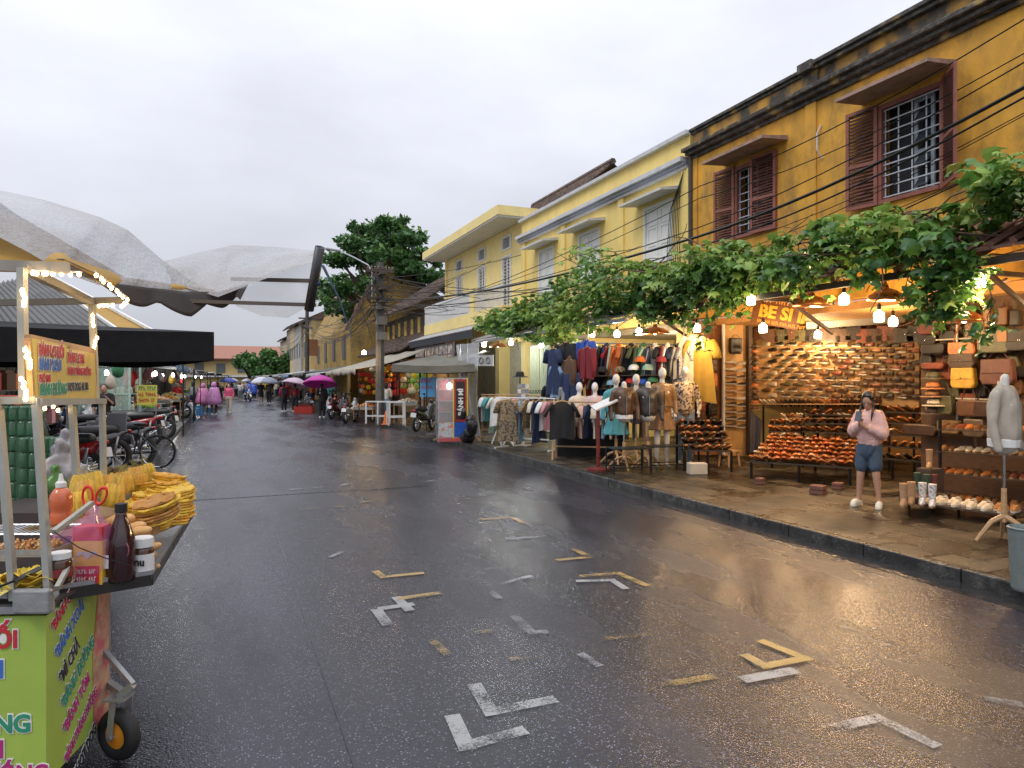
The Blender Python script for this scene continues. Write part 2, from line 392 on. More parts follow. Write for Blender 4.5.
wp = worn('worn white paint', (.46,.47,.47), 1.07); yp = worn('worn yellow paint', (.55,.37,.12), 1.05)
wp2 = worn('faded white paint', (.34,.35,.36), .93); yp2 = worn('faded yellow paint', (.42,.28,.09), .91)
MK = [0]
def mark(pts, wd, m):
    mb = MB(); P = [G(*p) for p in pts]
    for i in range(len(P)-1):
        a, b = P[i], P[i+1]; d = (b-a).normalized(); q = Vector((-d.y, d.x, 0))*wd/2
        e0 = a - d*(wd/2 if i else 0)
        if i: e0 = a + d*(wd/2)     # butt against the previous stroke
        e1 = b + d*(wd/2 if i < len(P)-2 else 0)
        mb.quad(*[(v.x, v.y, .0075+.0008*MK[0]) for v in (e0-q, e1-q, e1+q, e0+q)])
    MK[0] = (MK[0]+1) % 9
    o = struct('road_marking', mb, m); return o
mark([(452,716),(466,747),(526,731)], .085, wp)
mark([(474,685),(491,713),(556,700)], .085, wp)
mark([(376,610),(388,626)], .085, wp); mark([(378,610),(414,605)], .08, wp); mark([(396,598),(410,612)], .08, wp)
mark([(398,600),(440,594)], .08, yp)
mark([(375,572),(383,578),(424,574)], .07, yp)
mark([(744,656),(765,668),(805,660),(760,642)], .075, yp); mark([(742,682),(796,672)], .09, wp); mark([(742,652),(760,667)], .07, wp2)
mark([(826,731),(878,719),(938,748)], .075, wp)
mark([(580,577),(618,574),(648,587)], .075, yp); mark([(576,582),(612,581),(626,590)], .07, wp)
mark([(556,561),(590,558),(572,549)], .07, yp)
mark([(480,520),(512,518),(524,524)], .07, yp); mark([(500,540),(534,538)], .07, wp2)
mark([(514,617),(532,634),(548,633)], .07, wp2); mark([(500,585),(532,577)], .06, wp2)
mark([(984,699),(1023,706)], .07, wp2); mark([(640,690),(716,677)], .07, yp2); mark([(510,660),(548,657)], .06, yp2)
mark([(484,570),(506,568)], .06, wp2); mark([(488,590),(500,600)], .06, wp2); mark([(440,500),(470,499)], .07, yp2)
mark([(340,486),(372,480)], .08, wp2); mark([(360,503),(384,500)], .08, yp2); mark([(300,510),(344,507)], .08, yp2)
mark([(418,482),(450,480)], .08, wp2); mark([(290,490),(330,487)], .08, wp2); mark([(600,640),(660,634)], .06, yp2); mark([(470,634),(492,632)], .06, yp2)
mark([(330,558),(344,552)], .06, wp2); mark([(430,640),(448,656)], .06, yp2); mark([(580,655),(600,668)], .06, wp2)
# ================================================================== buildings on the right
def wall_holes(mb, x0, x1, y0, y1, z0, z1, holes, m=0):
    ys = sorted(set([y0, y1]+[h[0] for h in holes]+[h[1] for h in holes])); ys = [y for y in ys if y0 <= y <= y1]
    for a, b in zip(ys[:-1], ys[1:]):
        hs = sorted([h for h in holes if h[0] <= a+1e-6 and h[1] >= b-1e-6], key=lambda h: h[2]); z = z0
        for h in hs:
            if h[2] > z: mb.box(x0, x1, a, b, z, h[2], m)
            z = h[3]
        if z < z1: mb.box(x0, x1, a, b, z, z1, m)
ochre = mat('weathered ochre plaster', (.68,.35,.045), .75, var=.22, scale=3, bump=.25, bscale=25, dirt=(.13,.09,.045), dscale=2.2, damt=.75, stretch=(1,1,.55))
ochre_clean = mat('ochre plaster', (.75,.42,.07), .7, var=.1, scale=2, dirt=(.45,.22,.05), dscale=2, damt=.3)
yellow = mat('yellow plaster', (.90,.68,.22), .7, var=.07, scale=2, bump=.15, bscale=20, dirt=(.5,.36,.14), dscale=1.3, damt=.4, stretch=(1,1,.5))
pale_yel = mat('pale yellow plaster', (.90,.73,.30), .7, var=.06, scale=2, dirt=(.6,.45,.2), dscale=1.5, damt=.3)
mould = mat('mouldy cornice', (.055,.05,.042), .8, var=.5, scale=4, bump=.5, bscale=18, col2=(.36,.25,.09), c2scale=3.2, c2pos=.64, c2soft=.06, dirt=(.3,.29,.26), dscale=7, damt=.5, stretch=(1,1,1.5))
mould2 = mat('streaked parapet', (.6,.31,.045), .8, var=.3, scale=4, bump=.3, bscale=18, col2=(.07,.06,.045), c2scale=2.0, c2pos=.47, c2soft=.10, stretch=(1,1,.7))
grey_trim = mat('grey white trim', (.62,.63,.64), .6, dirt=(.25,.25,.24), dscale=4, damt=.5)
maroon = mat('maroon shutter paint', (.125,.042,.03), .5, var=.3, scale=6, dirt=(.3,.2,.16), dscale=12, damt=.25)
maroon_edge = mat('faded red frame', (.28,.10,.07), .6, var=.2)
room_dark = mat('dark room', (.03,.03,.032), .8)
tile = mat('old roof tiles', (.06,.05,.045), .8, var=.5, scale=10, bump=.5, bscale=12, col2=(.16,.10,.07), c2scale=9)
tile_red = mat('red roof tiles', (.34,.15,.10), .7, var=.3, scale=10)
glass_m = mat('window glass', (.05,.06,.07), .06)
cream_sh = mat('cream shutter paint', (.80,.80,.76), .5, var=.05, dirt=(.45,.43,.38), dscale=8, damt=.2)
pink_hood = mat('stained pink concrete', (.40,.26,.21), .8, dirt=(.1,.09,.08), dscale=5, damt=.7)

def louvre(mb, M, c, wd, ht, rows, m=0, mf=0, t=.035):
    """shutter leaf: local x from 0..wd, y 0..ht, z thickness"""
    fr = .055
    def lb(x0, x1, y0, y1, z0, z1, mm): 
        cc = Vector(c) + M @ Vector(((x0+x1)/2, (y0+y1)/2, (z0+z1)/2)); mb.obox(cc, x1-x0, y1-y0, z1-z0, M, mm)
    lb(0, fr, 0, ht, -t/2, t/2, mf); lb(wd-fr, wd, 0, ht, -t/2, t/2, mf)
    lb(fr, wd-fr, 0, fr, -t/2, t/2, mf); lb(fr, wd-fr, ht-fr, ht, -t/2, t/2, mf); lb(fr, wd-fr, ht*.42, ht*.42+fr, -t/2, t/2, mf)
    for i in range(rows):
        y = fr+(ht-2*fr)*(i+.5)/rows
        if abs(y-(ht*.42+fr/2)) < fr*.7: continue
        M2 = M @ Matrix.Rotation(R(38), 3, 'X')
        mb.obox(Vector(c)+M @ Vector((wd/2, y, 0)), wd-2*fr, (ht-2*fr)/rows*1.05, .007, M2, m)

# ---------------- ochre building ----------------
FX = 9.6
ob = thing('ochre_building', 'weathered ochre two storey building with maroon shutters and mouldy black cornice', 'building', (FX, 8, .12))
W1 = (6.63, 7.70, 4.58, 6.15); W2 = (9.86, 11.0, 4.66, 6.12)
w_ = MB(); wall_holes(w_, FX, FX+.25, -3.0, 12.42, 3.15, 6.7, [W1, W2])
w_.box(FX, FX+.25, -3, -.5, .12, 3.15); 
part('wall', w_, ochre, ob, True)
w_ = MB(); w_.box(FX-.035, FX, 8.93, 9.17, 3.5, 6.7); w_.box(FX-.035, FX, 12.2, 12.42, 3.5, 6.7); part('pilaster', w_, ochre, ob, True)
w_ = MB(); w_.box(FX+.02, FX+.22, -3, 12.42, 6.98, 7.26); w_.box(FX-.03, FX+.02, 8.9, 9.25, 6.98, 7.26); part('parapet', w_, mould2, ob, True)
w_ = MB(); w_.box(FX-.06, FX+.25, -3, 12.44, 6.70, 6.78); w_.box(FX-.16, FX+.25, -3, 12.46, 6.78, 6.86); w_.box(FX-.24, FX+.25, -3, 12.50, 6.86, 6.94); w_.box(FX-.10, FX+.25, -3, 12.46, 6.94, 6.98)
part('cornice', w_, mould, ob, True, bevel=.012)
w_ = MB(); w_.box(FX-.08, FX+.32, -3, 8.92, 7.262, 7.33); w_.box(FX-.13, FX+.34, -3, 8.92, 7.33, 7.40); w_.box(FX-.02, FX+.32, 9.25, 12.45, 7.262, 7.32); w_.box(FX-.07, FX+.34, 9.25, 12.45, 7.32, 7.385); w_.box(FX-.16, FX+.34, 8.925, 9.245, 7.262, 7.43)
part('coping', w_, mould, ob, True, bevel=.012)
for W, hooda in ((W1, (6.45, 8.0)), (W2, (9.6, 11.3))):
    y0, y1, z0, z1 = W
    fr = MB(); fr.box(FX-.03, FX+.12, y0, y0+.06, z0, z1); fr.box(FX-.03, FX+.12, y1-.06, y1, z0, z1); fr.box(FX-.03, FX+.12, y0+.06, y1-.06, z1-.07, z1); fr.box(FX-.05, FX+.12, y0+.06, y1-.06, z0, z0+.06)
    wo = part('window', fr, maroon_edge, ob, True)
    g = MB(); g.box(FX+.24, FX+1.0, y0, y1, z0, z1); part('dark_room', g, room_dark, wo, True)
    bars = MB()
    for i in range(9):
        z = z0+.1+(z1-z0-.2)*i/8; bars.box(FX+.02, FX+.035, y0+.06, y1-.06, z, z+.018)
    for k in range(5):
        yy = y0+.08+(y1-y0-.16)*k/4; bars.box(FX+.036, FX+.05, yy-.009, yy+.009, z0+.06, z1-.07)
    part('window_bars', bars, mat('pale bar paint', (.5,.53,.58), .5), wo, True)
    lf = MB(); ym = (y0+y1)/2; louvre(lf, frame_M((0,1,0),(0,0,1)), (FX+.13, ym-.3, z0+.06), .32, z1-z0-.13, 4, 1, 0)
    if W is W1: part('casement', lf, [mat('blue grey casement', (.33,.38,.42), .5), glass_m], wo, True)
    # far leaf folded open, a hand off the wall
    s1 = MB(); louvre(s1, frame_M((-.18,1,0),(0,0,1)), (FX-.04, y1, z0), .52, z1-z0+.03, 26, 0, 1)
    part('shutter', s1, [maroon, maroon_edge], wo, True)
    s2 = MB()
    if W is W1: louvre(s2, frame_M((-.62,-.78,0),(0,0,1)), (FX-.04, y0, z0), .52, z1-z0+.03, 26, 0, 1)
    else: louvre(s2, frame_M((-.12,1,0),(0,0,1)), (FX-.045, y0, z0), .60, z1-z0+.03, 26, 0, 1)
    part('shutter', s2, [maroon, maroon_edge], wo, True)
    h = MB(); h.prism([(0,0),(-.62,-.05),(-.62,.0),(0,.08)], hooda[0], hooda[1], Matrix(((1,0,0),(0,0,1),(0,1,0))), (FX, 0, z1+.13))
    part('window_hood', h, pink_hood, wo, True)
sp = MB(); sp.box(FX+.26, FX+6, -3, 12.4, 7.0, 7.1); part('roof', sp, tile, ob, True)
dp = MB(); dp.tube([(FX-.06, 12.38, 6.9), (FX-.06, 12.38, 3.3)], .05, 8); part('drain_pipe', dp, mat('dark pipe', (.06,.05,.04), .5), ob, True)
cp = MB(); cp.tube([(FX-.02,8.83,6.25),(FX-.08,8.86,6.1),(FX-.1,8.84,5.8),(FX-.02,8.80,5.65)], .014, 5); part('loose_cable', cp, mat('white cable', (.6,.6,.58)), ob, True)
# shop floor, ceiling, dividing walls inside
inn = MB(); inn.box(FX+.251, 14.2, -3, 12.4, 3.0, 3.14); inn.box(13.6, 13.8, -3, 12.4, .121, 3.0)
part('shop_interior', inn, mat('shop inner wall', (.50,.27,.09), .7, var=.15), ob, True)

# ---------------- yellow terrace ----------------
yb = thing('yellow_building', 'bright yellow two storey house with white cornice and three cream shuttered windows', 'building', (FX, 17, .12))
wins = [(13.1, 14.3, 4.6, 6.06), (16.45, 17.7, 4.6, 6.08), (19.3, 20.45, 4.6, 6.08)]
w_ = MB(); wall_holes(w_, FX+.0, FX+.25, 12.43, 21.9, 3.15, 6.55, wins); part('wall', w_, yellow, yb, True)
w_ = MB()
for yy in (12.6, 15.3, 18.6, 21.6): w_.box(FX-.06, FX-.0, yy-.13, yy+.13, 3.3, 6.55)
part('pilaster', w_, yellow, yb, True)
w_ = MB(); w_.box(FX-.10, FX+.25, 12.51, 21.9, 6.55, 6.62); w_.box(FX-.16, FX+.25, 12.51, 21.9, 6.62, 6.70, 1); w_.box(FX-.24, FX+.25, 12.51, 21.9, 6.70, 6.80); part('cornice', w_, [grey_trim, mat('blue grey trim', (.30,.33,.38), .6)], yb, True)
w_ = MB(); w_.box(FX+.02, FX+.25, 12.51, 21.9, 6.80, 7.32); part('parapet', w_, yellow, yb, True)
w_ = MB(); w_.box(FX-.10, FX+.3, 12.51, 21.95, 7.32, 7.41); part('coping', w_, grey_trim, yb, True)
w_ = MB(); w_.add([(FX+.35,12.6,7.2),(FX+.35,21.9,7.2),(FX+4.5,21.9,9.3),(FX+4.5,12.6,9.3)], [(0,1,2,3)]);
for k in range(26): yy = 12.7+k*.36; w_.tube([(FX+.4,yy,7.27),(FX+4.4,yy,9.33)], .07, 5)
part('roof', w_, tile, yb, True)
for (y0, y1, z0, z1) in wins:
    fr = MB(); fr.box(FX-.02, FX+.1, y0, y0+.07, z0, z1); fr.box(FX-.02, FX+.1, y1-.07, y1, z0, z1); fr.box(FX-.02, FX+.1, y0+.07, y1-.07, z1-.08, z1); fr.box(FX-.05, FX+.1, y0+.07, y1-.07, z0, z0+.06)
    wo = part('window', fr, cream_sh, yb, True)
    for a in (y0+.07, (y0+y1)/2+.005):
        lw = (y1-y0)/2-.075; l = MB(); l.box(FX+.03, FX+.06, a, a+lw, z0+.06, z1-.08)
        for q in range(3):
            za = z0+.12+q*(z1-z0-.2)/3; 
            l.box(FX+.015, FX+.03, a+.06, a+.1, za, za+.38); l.box(FX+.015, FX+.03, a+lw-.1, a+lw-.06, za, za+.38); l.box(FX+.015, FX+.03, a+.1, a+lw-.1, za, za+.04); l.box(FX+.015, FX+.03, a+.1, a+lw-.1, za+.34, za+.38)
        part('shutter', l, cream_sh, wo, True)
    h = MB(); h.prism([(0,0),(-.55,-.06),(-.55,-.01),(0,.09)], y0-.3, y1+.3, Matrix(((1,0,0),(0,0,1),(0,1,0))), (FX, 0, z1+.1)); part('window_hood', h, grey_trim, wo, True)
inn = MB(); inn.box(FX+.251, 14, 12.43, 21.9, 3.0, 3.14); inn.box(12.6, 12.8, 12.43, 21.9, .121, 3.0); part('shop_interior', inn, mat('shop plaster', (.42,.36,.24), .8), yb, True)
inn = MB(); inn.box(FX, 14, 12.42, 12.6, .121, 3.0); inn.box(FX, 12.5, 17.0, 17.2, .121, 3.0); inn.box(FX, FX+.3, 21.6, 21.9, .121, 3.14); inn.box(9.62, 9.9, 12.6, 13.0, .121, 3.0)
part('dividing_wall', inn, pale_yel, yb, True)

# ---------------- balcony house ----------------
bx = 9.9
bb = thing('balcony_house', 'pale yellow house with deep flat projecting roof slab and white balcony balustrade', 'building', (bx, 27, .12))
sm_ = [(y-.42, y+.42, 6.75, 7.3) for y in (23.95, 26.65, 29.6)]; lg = [(y-.42, y+.42, 4.5, 6.55) for y in (23.95, 26.65, 29.6)]
w_ = MB(); wall_holes(w_, bx, bx+.25, 21.96, 31.6, 3.2, 7.55, sm_+lg); part('wall', w_, pale_yel, bb, True)
w_ = MB(); w_.box(bx+.25, bx+6, 31.4, 31.6, .1, 7.55); w_.box(bx+.25, bx+6, 21.96, 22.1, .1, 7.55); w_.box(bx-.08, bx, 31.4, 31.6, 3.2, 7.55); part('side_wall', w_, pale_yel, bb, True)
w_ = MB(); w_.box(8.85, bx+6, 22.2, 32.0, 7.56, 7.62, 1); w_.box(8.82, bx+6, 22.17, 32.03, 7.622, 7.96); part('roof', w_, [pale_yel, mat('grey soffit', (.55,.55,.54), .7)], bb, True)
for (y0, y1, z0, z1) in sm_+lg:
    fr = MB(); t_ = .07; fr.box(bx-.035, bx+.08, y0-.05, y0+t_, z0, z1); fr.box(bx-.035, bx+.08, y1-t_, y1+.05, z0, z1); fr.box(bx-.035, bx+.08, y0+t_, y1-t_, z1-t_, z1); fr.box(bx-.035, bx+.08, y0+t_, y1-t_, z0, z0+t_)
    wo = part('window', fr, white_paint, bb, True)
    p_ = MB(); nn = 2 if z1-z0 < 1 else 2
    for a in (y0+t_, (y0+y1)/2+.01):
        lw = (y1-y0)/2-t_-.01
        if z1-z0 > 1:
            louvre(p_, frame_M((0,1,0),(0,0,1)), (bx+.03, a, z0+t_), lw, z1-z0-2*t_, 14, 0, 1)
        else:
            for q in range(3): p_.box(bx+.02, bx+.04, a+q*lw/3, a+q*lw/3+.03, z0+t_, z1-t_)
            p_.box(bx+.04, bx+.05, a, a+lw, z0+t_, z1-t_, 2)
    part('shutter', p_, [mat('grey slats', (.35,.36,.37), .5), white_paint, mat('pale pane', (.42,.45,.47), .2)], wo, True)
w_ = MB(); w_.box(8.9, bx, 21.96, 32.0, 3.95, 4.42); w_.box(8.9, 9.1, 24.9, 25.4, 4.42, 5.3); part('balcony', w_, pale_yel, bb, True)
w_ = MB(); yy = 25.42
while yy < 31.95: w_.box(8.93, 8.97, yy, yy+.09, 4.42, 5.2); yy += .125
w_.box(8.9, 9.0, 25.4, 32.0, 5.201, 5.3); w_.box(8.98, 9.0, 25.42, 31.9, 4.43, 5.19); yy = 21.98
while yy < 24.9: w_.box(8.94, 8.97, yy, yy+.04, 4.42, 5.1); yy += .14
w_.box(8.92, 8.99, 21.97, 24.89, 5.101, 5.16); part('balustrade', w_, white_paint, bb, True)
w_ = MB(); w_.add([(8.15,23.0,3.62),(8.15,32.2,3.62),(9.0,32.2,3.95),(9.0,23.0,3.95)], [(0,1,2,3)]); part('awning', w_, mat('grey awning sheet', (.45,.46,.48), .5, dirt=(.2,.2,.2)), bb, True, solid=.03)
w_ = MB(); w_.box(8.17, 8.2, 23.0, 32.2, 3.32, 3.59); part('awning_valance', w_, mat('dark valance', (.03,.035,.045), .7), bb, True)
# ground floor of it
w_ = MB(); w_.box(bx+.4, bx+.6, 22.1, 31.4, .121, 3.2); part('shop_interior', w_, mat('pale shop wall', (.50,.48,.36), .7, var=.2), bb, True)
w_ = MB()
for a, b in ((21.96,22.3),(24.6,25.0),(28.4,28.7),(31.2,31.4)): w_.box(bx-.05, bx+.4, a, b, .121, 3.95)
part('pillar', w_, pale_yel, bb, True)
for a in (17.4, 18.5, 19.6): pass
# cream folding doors between the clothes stall and the plastic curtain
fd = thing('folding_doors', 'pale green cream folding shop doors behind the white hanging lamps', 'door', (9.55, 19.6, .12))
for i, a in enumerate((17.35, 18.15, 19.4, 20.2)):
    l = MB(); l.box(9.5, 9.55, a, a+.74, .15, 2.95)
    for q in range(5): l.box(9.485, 9.5, a+.08+q*.125, a+.12+q*.125, .3, 2.85)
    part('door_leaf', l, mat('pale green cream paint', (.55,.60,.40), .5, var=.08), fd, True)

# ---------------- old tile roofed house ----------------
oh = thing('old_tiled_house', 'dark old house with sagging tiled roof and streaked black walls beside the balcony house', 'building', (9.5, 37, .12))
w_ = MB(); w_.box(9.4, 15, 32.2, 43, .12, 5.4); part('wall', w_, mat('blackened timber wall', (.055,.045,.035), .85, var=.5, scale=5, dirt=(.3,.2,.07), dscale=1.2, damt=.6), oh, True)
w_ = MB()
def slopetile(mb, y0, y1, xa, za, xb, zb, step=.33, r=.08):
    mb.add([(xa,y0,za),(xa,y1,za),(xb,y1,zb),(xb,y0,zb)], [(0,1,2,3)]); y = y0+step/2
    while y < y1: mb.tube([(xa,y,za+.03),(xb,y,zb+.03)], r, 5); y += step
slopetile(w_, 31.9, 43.2, 8.6, 5.5, 12.5, 8.1); slopetile(w_, 31.9, 43.2, 16, 5.5, 12.5, 8.1); part('roof', w_, tile, oh, True)
w_ = MB(); slopetile(w_, 32.0, 43.2, 7.7, 3.2, 9.4, 4.2); part('awning', w_, tile, oh, True)
w_ = MB()
for k in range(7): w_.box(9.36, 9.4, 33+k*1.45, 33.5+k*1.45, 3.9+.2*(k%2), 5.1)
part('peeling_panel', w_, mat('peeling yellow panel', (.6,.38,.08), .8, var=.3, dirt=(.05,.04,.03), dscale=4, damt=.9), oh, True)
# ---------------- ochre gable hall ----------------
gh = thing('ochre_gable_house', 'ochre streaked gable house under the big tree', 'building', (9, 52, .12))
w_ = MB(); w_.prism([(7.4,.12),(16,.12),(16,5.4),(9.6,9.6),(7.4,5.2)], 44, 66, Matrix(((1,0,0),(0,0,1),(0,1,0)))); part('wall', w_, mat('dirty ochre gable', (.38,.24,.06), .8, var=.3, dirt=(.06,.05,.04), dscale=.8, damt=.8), gh, True)
w_ = MB(); w_.bar((7.1,43.9,5.0),(9.6,43.9,9.75), .3, .2); w_.bar((9.6,43.9,9.75),(16.2,43.9,5.4), .3, .2); part('gable_edge', w_, tile, gh, True)
w_ = MB()
for k in range(4):
    yy = 46+k*4.5; w_ = MB(); w_.box(7.34, 7.4, yy, yy+1.1, 3.2, 4.7); part('window', w_, mat('dark shutters', (.08,.09,.10), .6), gh, True)
pass
# ---------------- far terrace, right ----------------
rng = random.Random(3)
cols = [(.5,.36,.14),(.42,.40,.36),(.55,.42,.2),(.3,.27,.23),(.58,.46,.25),(.4,.3,.2)]
labs = ['faded yellow narrow house with grey roof beyond the gable house','grey plaster narrow house, second beyond the gable house','tan narrow house with balcony beside the distant pole','dark weathered house far down the right side','light yellow house far down the right side','small brown house nearest the round trees on the right']
yy = 67.0
for i in range(6):
    wd = 6.5+rng.random()*3; h = 6.6+rng.random()*1.8; x = 7.3+rng.random()*.8
    t_ = thing('terrace_house', labs[i], 'building', (x, yy+wd/2, .12), group='terrace houses far down the street')
    b_ = MB(); b_.box(x, x+7, yy, yy+wd-.1, .12, h); part('wall', b_, mat('far plaster %d' % i, cols[i], .8, var=.2, dirt=(.12,.1,.08), dscale=1, damt=.6), t_, True)
    b_ = MB(); b_.add([(x-.5,yy-.1,h),(x-.5,yy+wd,h),(x+3.5,yy+wd,h+1.9),(x+3.5,yy-.1,h+1.9),(x+7.5,yy+wd,h),(x+7.5,yy-.1,h)], [(0,1,2,3),(3,2,4,5),(0,3,5)]); part('roof', b_, tile, t_, True, solid=.12)
    for k in range(3):
        for zz in (4.2,):
            b_ = MB(); a = yy+.7+k*wd/3; b_.box(x-.05, x, a, a+.9, zz, zz+1.5); part('window', b_, mat('far shutter', (.12,.14,.14), .6), t_, True)
    yy += wd
# ---------------- building closing the street ----------------
eb = thing('red_roofed_building', 'long yellow building with red tiled roof closing the end of the street', 'building', (-3, 125, 0))
w_ = MB(); w_.box(-32, 16, 124, 134, 0, 5.4); part('wall', w_, mat('far yellow wall', (.6,.45,.2), .8, var=.15), eb, True)
w_ = MB(); w_.add([(-33,123,5.3),(17,123,5.3),(17,129,7.7),(-33,129,7.7)], [(0,1,2,3)]); w_.add([(-8,122.4,5.2),(-2,122.4,5.2),(-5,122.4,7.5),(-5,129,7.5),(-8,123,5.2),(-2,123,5.2)], [(0,1,2),(0,2,3,4),(1,5,3,2)]); part('roof', w_, tile_red, eb, True, solid=.2)
for k in range(14):
    b_ = MB(); a = -31+k*3.3; b_.box(a, a+1.4, 123.9, 124, 3.0, 4.6); part('window', b_, MATS['far shutter'], eb, True)
w_ = MB(); w_.box(-32, 16, 123.2, 123.9, 2.3, 2.6); part('ledge', w_, white_paint, eb, True)

# ================================================================== lean-to roofs over the shop fronts
brown_tile = mat('brown pink tiles', (.26,.13,.10), .7, var=.35, scale=5, dirt=(.05,.04,.035), dscale=4, damt=.8)
w_ = MB(); slopetile(w_, 22.3, 29.6, 11.0, 7.97, 13.6, 10.05); slopetile(w_, 22.3, 29.6, 16.5, 7.97, 13.6, 10.05); w_.tube([(13.6,22.3,10.12),(13.6,29.6,10.12)], .13, 6); part('roof', w_, tile, bb, True)
lt = thing('shop_lean_to_roof', 'mossy brown tiled lean-to roof under the vine above the leather shop', 'roof', (8, 8, 3.3))
b_ = MB()
yy = -2.0
while yy < 12.3:
    for k in range(6):
        a, c_ = k/6, (k+1)/6; x0 = 8.0+1.6*a; x1 = 8.0+1.6*c_+.06; z0 = 3.28+.75*a; z1 = 3.28+.75*c_+.015
        b_.add([(x0,yy,z0+.03),(x0,yy+.24,z0+.03),(x1,yy+.24,z1),(x1,yy,z1),(x0,yy,z0),(x0,yy+.24,z0)], [(0,1,2,3),(0,4,5,1)])
    b_.tube([(8.0,yy,3.335),(9.6,yy,4.07)], .045, 5)
    yy += .25
part('tiles', b_, brown_tile, lt, True)
b_ = MB()
for k in range(15): yy = -1.8+k; b_.bar((8.02,yy,3.22),(9.58,yy,3.95), .05, .08)
b_.bar((8.08,-2,3.16),(8.08,12.3,3.16), .06, .09); part('rafter', b_, dark_wood, lt, True)
b_ = MB()
for k in (2.0, 5.4, 8.6, 12.2): b_.bar((8.1,k,3.12),(9.6,k,3.12), .06, .06); b_.bar((8.6,k,3.12),(9.6,k,2.6), .05, .05)
part('bracket', b_, dark_wood, lt, True)
l2 = thing('clothes_stall_roof', 'grey metal lean-to roof over the clothes stall behind the vine', 'roof', (8, 17, 3.2))
b_ = MB(); b_.add([(7.9,12.5,3.18),(7.9,22.4,3.18),(9.6,22.4,3.7),(9.6,12.5,3.7)], [(0,1,2,3)]); part('sheet', b_, mat('grey roof sheet', (.28,.28,.27), .5, dirt=(.12,.1,.08)), l2, True, solid=.03)
b_ = MB(); b_.bar((7.95,12.5,3.1),(7.95,22.4,3.1), .05, .08)
for k in range(8): b_.bar((7.95,12.7+k*1.35,3.12),(9.58,12.7+k*1.35,3.6), .04, .06)
part('frame', b_, metal_grey, l2, True)
# ================================================================== vegetation
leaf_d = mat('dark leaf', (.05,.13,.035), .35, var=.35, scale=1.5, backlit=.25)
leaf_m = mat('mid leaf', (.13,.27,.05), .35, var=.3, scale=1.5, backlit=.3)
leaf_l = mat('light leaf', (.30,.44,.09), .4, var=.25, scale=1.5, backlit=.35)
leaf_y = mat('yellowing leaf', (.32,.30,.06), .45, var=.3, backlit=.3)
bark = mat('bark', (.10,.075,.055), .85, var=.4, scale=9, bump=.5)
twig = mat('dry twig', (.13,.075,.05), .85, var=.4)
def leaf(mb, p, s, out, m, rg=random, droop=.5):
    """lobed leaf folded along its midrib; p stalk end, out pointing direction"""
    o = Vector(out).normalized(); up = Vector((rg.uniform(-.7,.7), rg.uniform(-.7,.7), 1)).normalized()
    x = o.cross(up)
    if x.length < .05: x = Vector((1,0,0))
    x.normalize(); u = x.cross(o).normalized(); p = Vector(p); k = s
    f = .18*k
    pts = [p, p+x*.42*k+o*.10*k-u*f*.5+u*0, p+x*.30*k+o*.42*k-u*f*.2, p+x*.36*k+o*.62*k-u*f, p+x*.10*k+o*.70*k, p+o*k-u*droop*.5*k,
           p-x*.10*k+o*.70*k, p-x*.36*k+o*.62*k-u*f, p-x*.30*k+o*.42*k-u*f*.2, p-x*.42*k+o*.10*k-u*f*.5, p+o*.45*k+u*.05*k]
    mb.add(pts, [(0,1,2,10),(2,3,4,10),(4,5,6,10),(6,7,8,10),(8,9,0,10)], m)
def leaf_s(mb, p, s, out, m, rg=random):
    o = Vector(out).normalized(); x = o.orthogonal().normalized(); x = Matrix.Rotation(rg.uniform(0,6.28),3,o) @ x; p = Vector(p)
    mb.add([p, p+x*.3*s+o*.45*s, p+o*s, p-x*.3*s+o*.45*s], [(0,1,2,3)], m)
prof_px = [(486,319,331),(520,303,338),(560,277,344),(590,246,338),(610,247,330),(640,262,318),(680,262,325),(720,246,305),(760,228,290),(800,236,288),(850,216,284),(900,206,284),(940,200,300),(958,192,318),(985,168,262),(1024,150,225)]
prof = []
for px, a, b in prof_px:
    A = PX(px, a, 7.9); B = PX(px, b, 7.9); prof.append((A.y, B.z, A.z))
prof.append((3.0, 3.4, 4.6)); prof.append((0.5, 3.4, 4.4)); prof.sort()
def vprof(y):
    for (a, l0, h0), (b, l1, h1) in zip(prof[:-1], prof[1:]):
        if a <= y <= b: t = (y-a)/(b-a); return l0+(l1-l0)*t, h0+(h1-h0)*t
    return 3.4, 3.6
vine = thing('climbing_vine', 'leafy green vine sprawling along the roofs and wires above the shops', 'vine', (8, 12, 3.2))
rg = random.Random(11); vb = MB()
cnt = 0; tries = 0
while cnt < 8800 and tries < 90000:
    tries += 1
    y = 2+ (rg.random()**1.15)*18.6; lo, hi = vprof(y); x = rg.gauss(7.95, .33)
    if not 7.15 < x < 9.0: continue
    t = rg.random(); z = lo + (hi-lo)*t
    n = mnoise.noise(Vector((x*1.3, y*1.5, z*2.0))); n2 = mnoise.noise(Vector((y*.9+9, z*1.1, 3)))
    edge = min(t, 1-t)*2
    if n + n2*.7 + edge*.5 < .20: continue
    if z < 3.25 and x > 8.3: continue
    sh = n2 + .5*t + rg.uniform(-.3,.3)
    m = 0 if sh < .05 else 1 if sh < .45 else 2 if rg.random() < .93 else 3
    if y > 14 and rg.random() < .35: m = 2
    s = rg.uniform(.10, .25)**1 * (1.05 if y < 12 else .9)
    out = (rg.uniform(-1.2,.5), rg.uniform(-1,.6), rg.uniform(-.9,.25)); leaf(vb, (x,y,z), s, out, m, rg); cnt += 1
tend = MB()
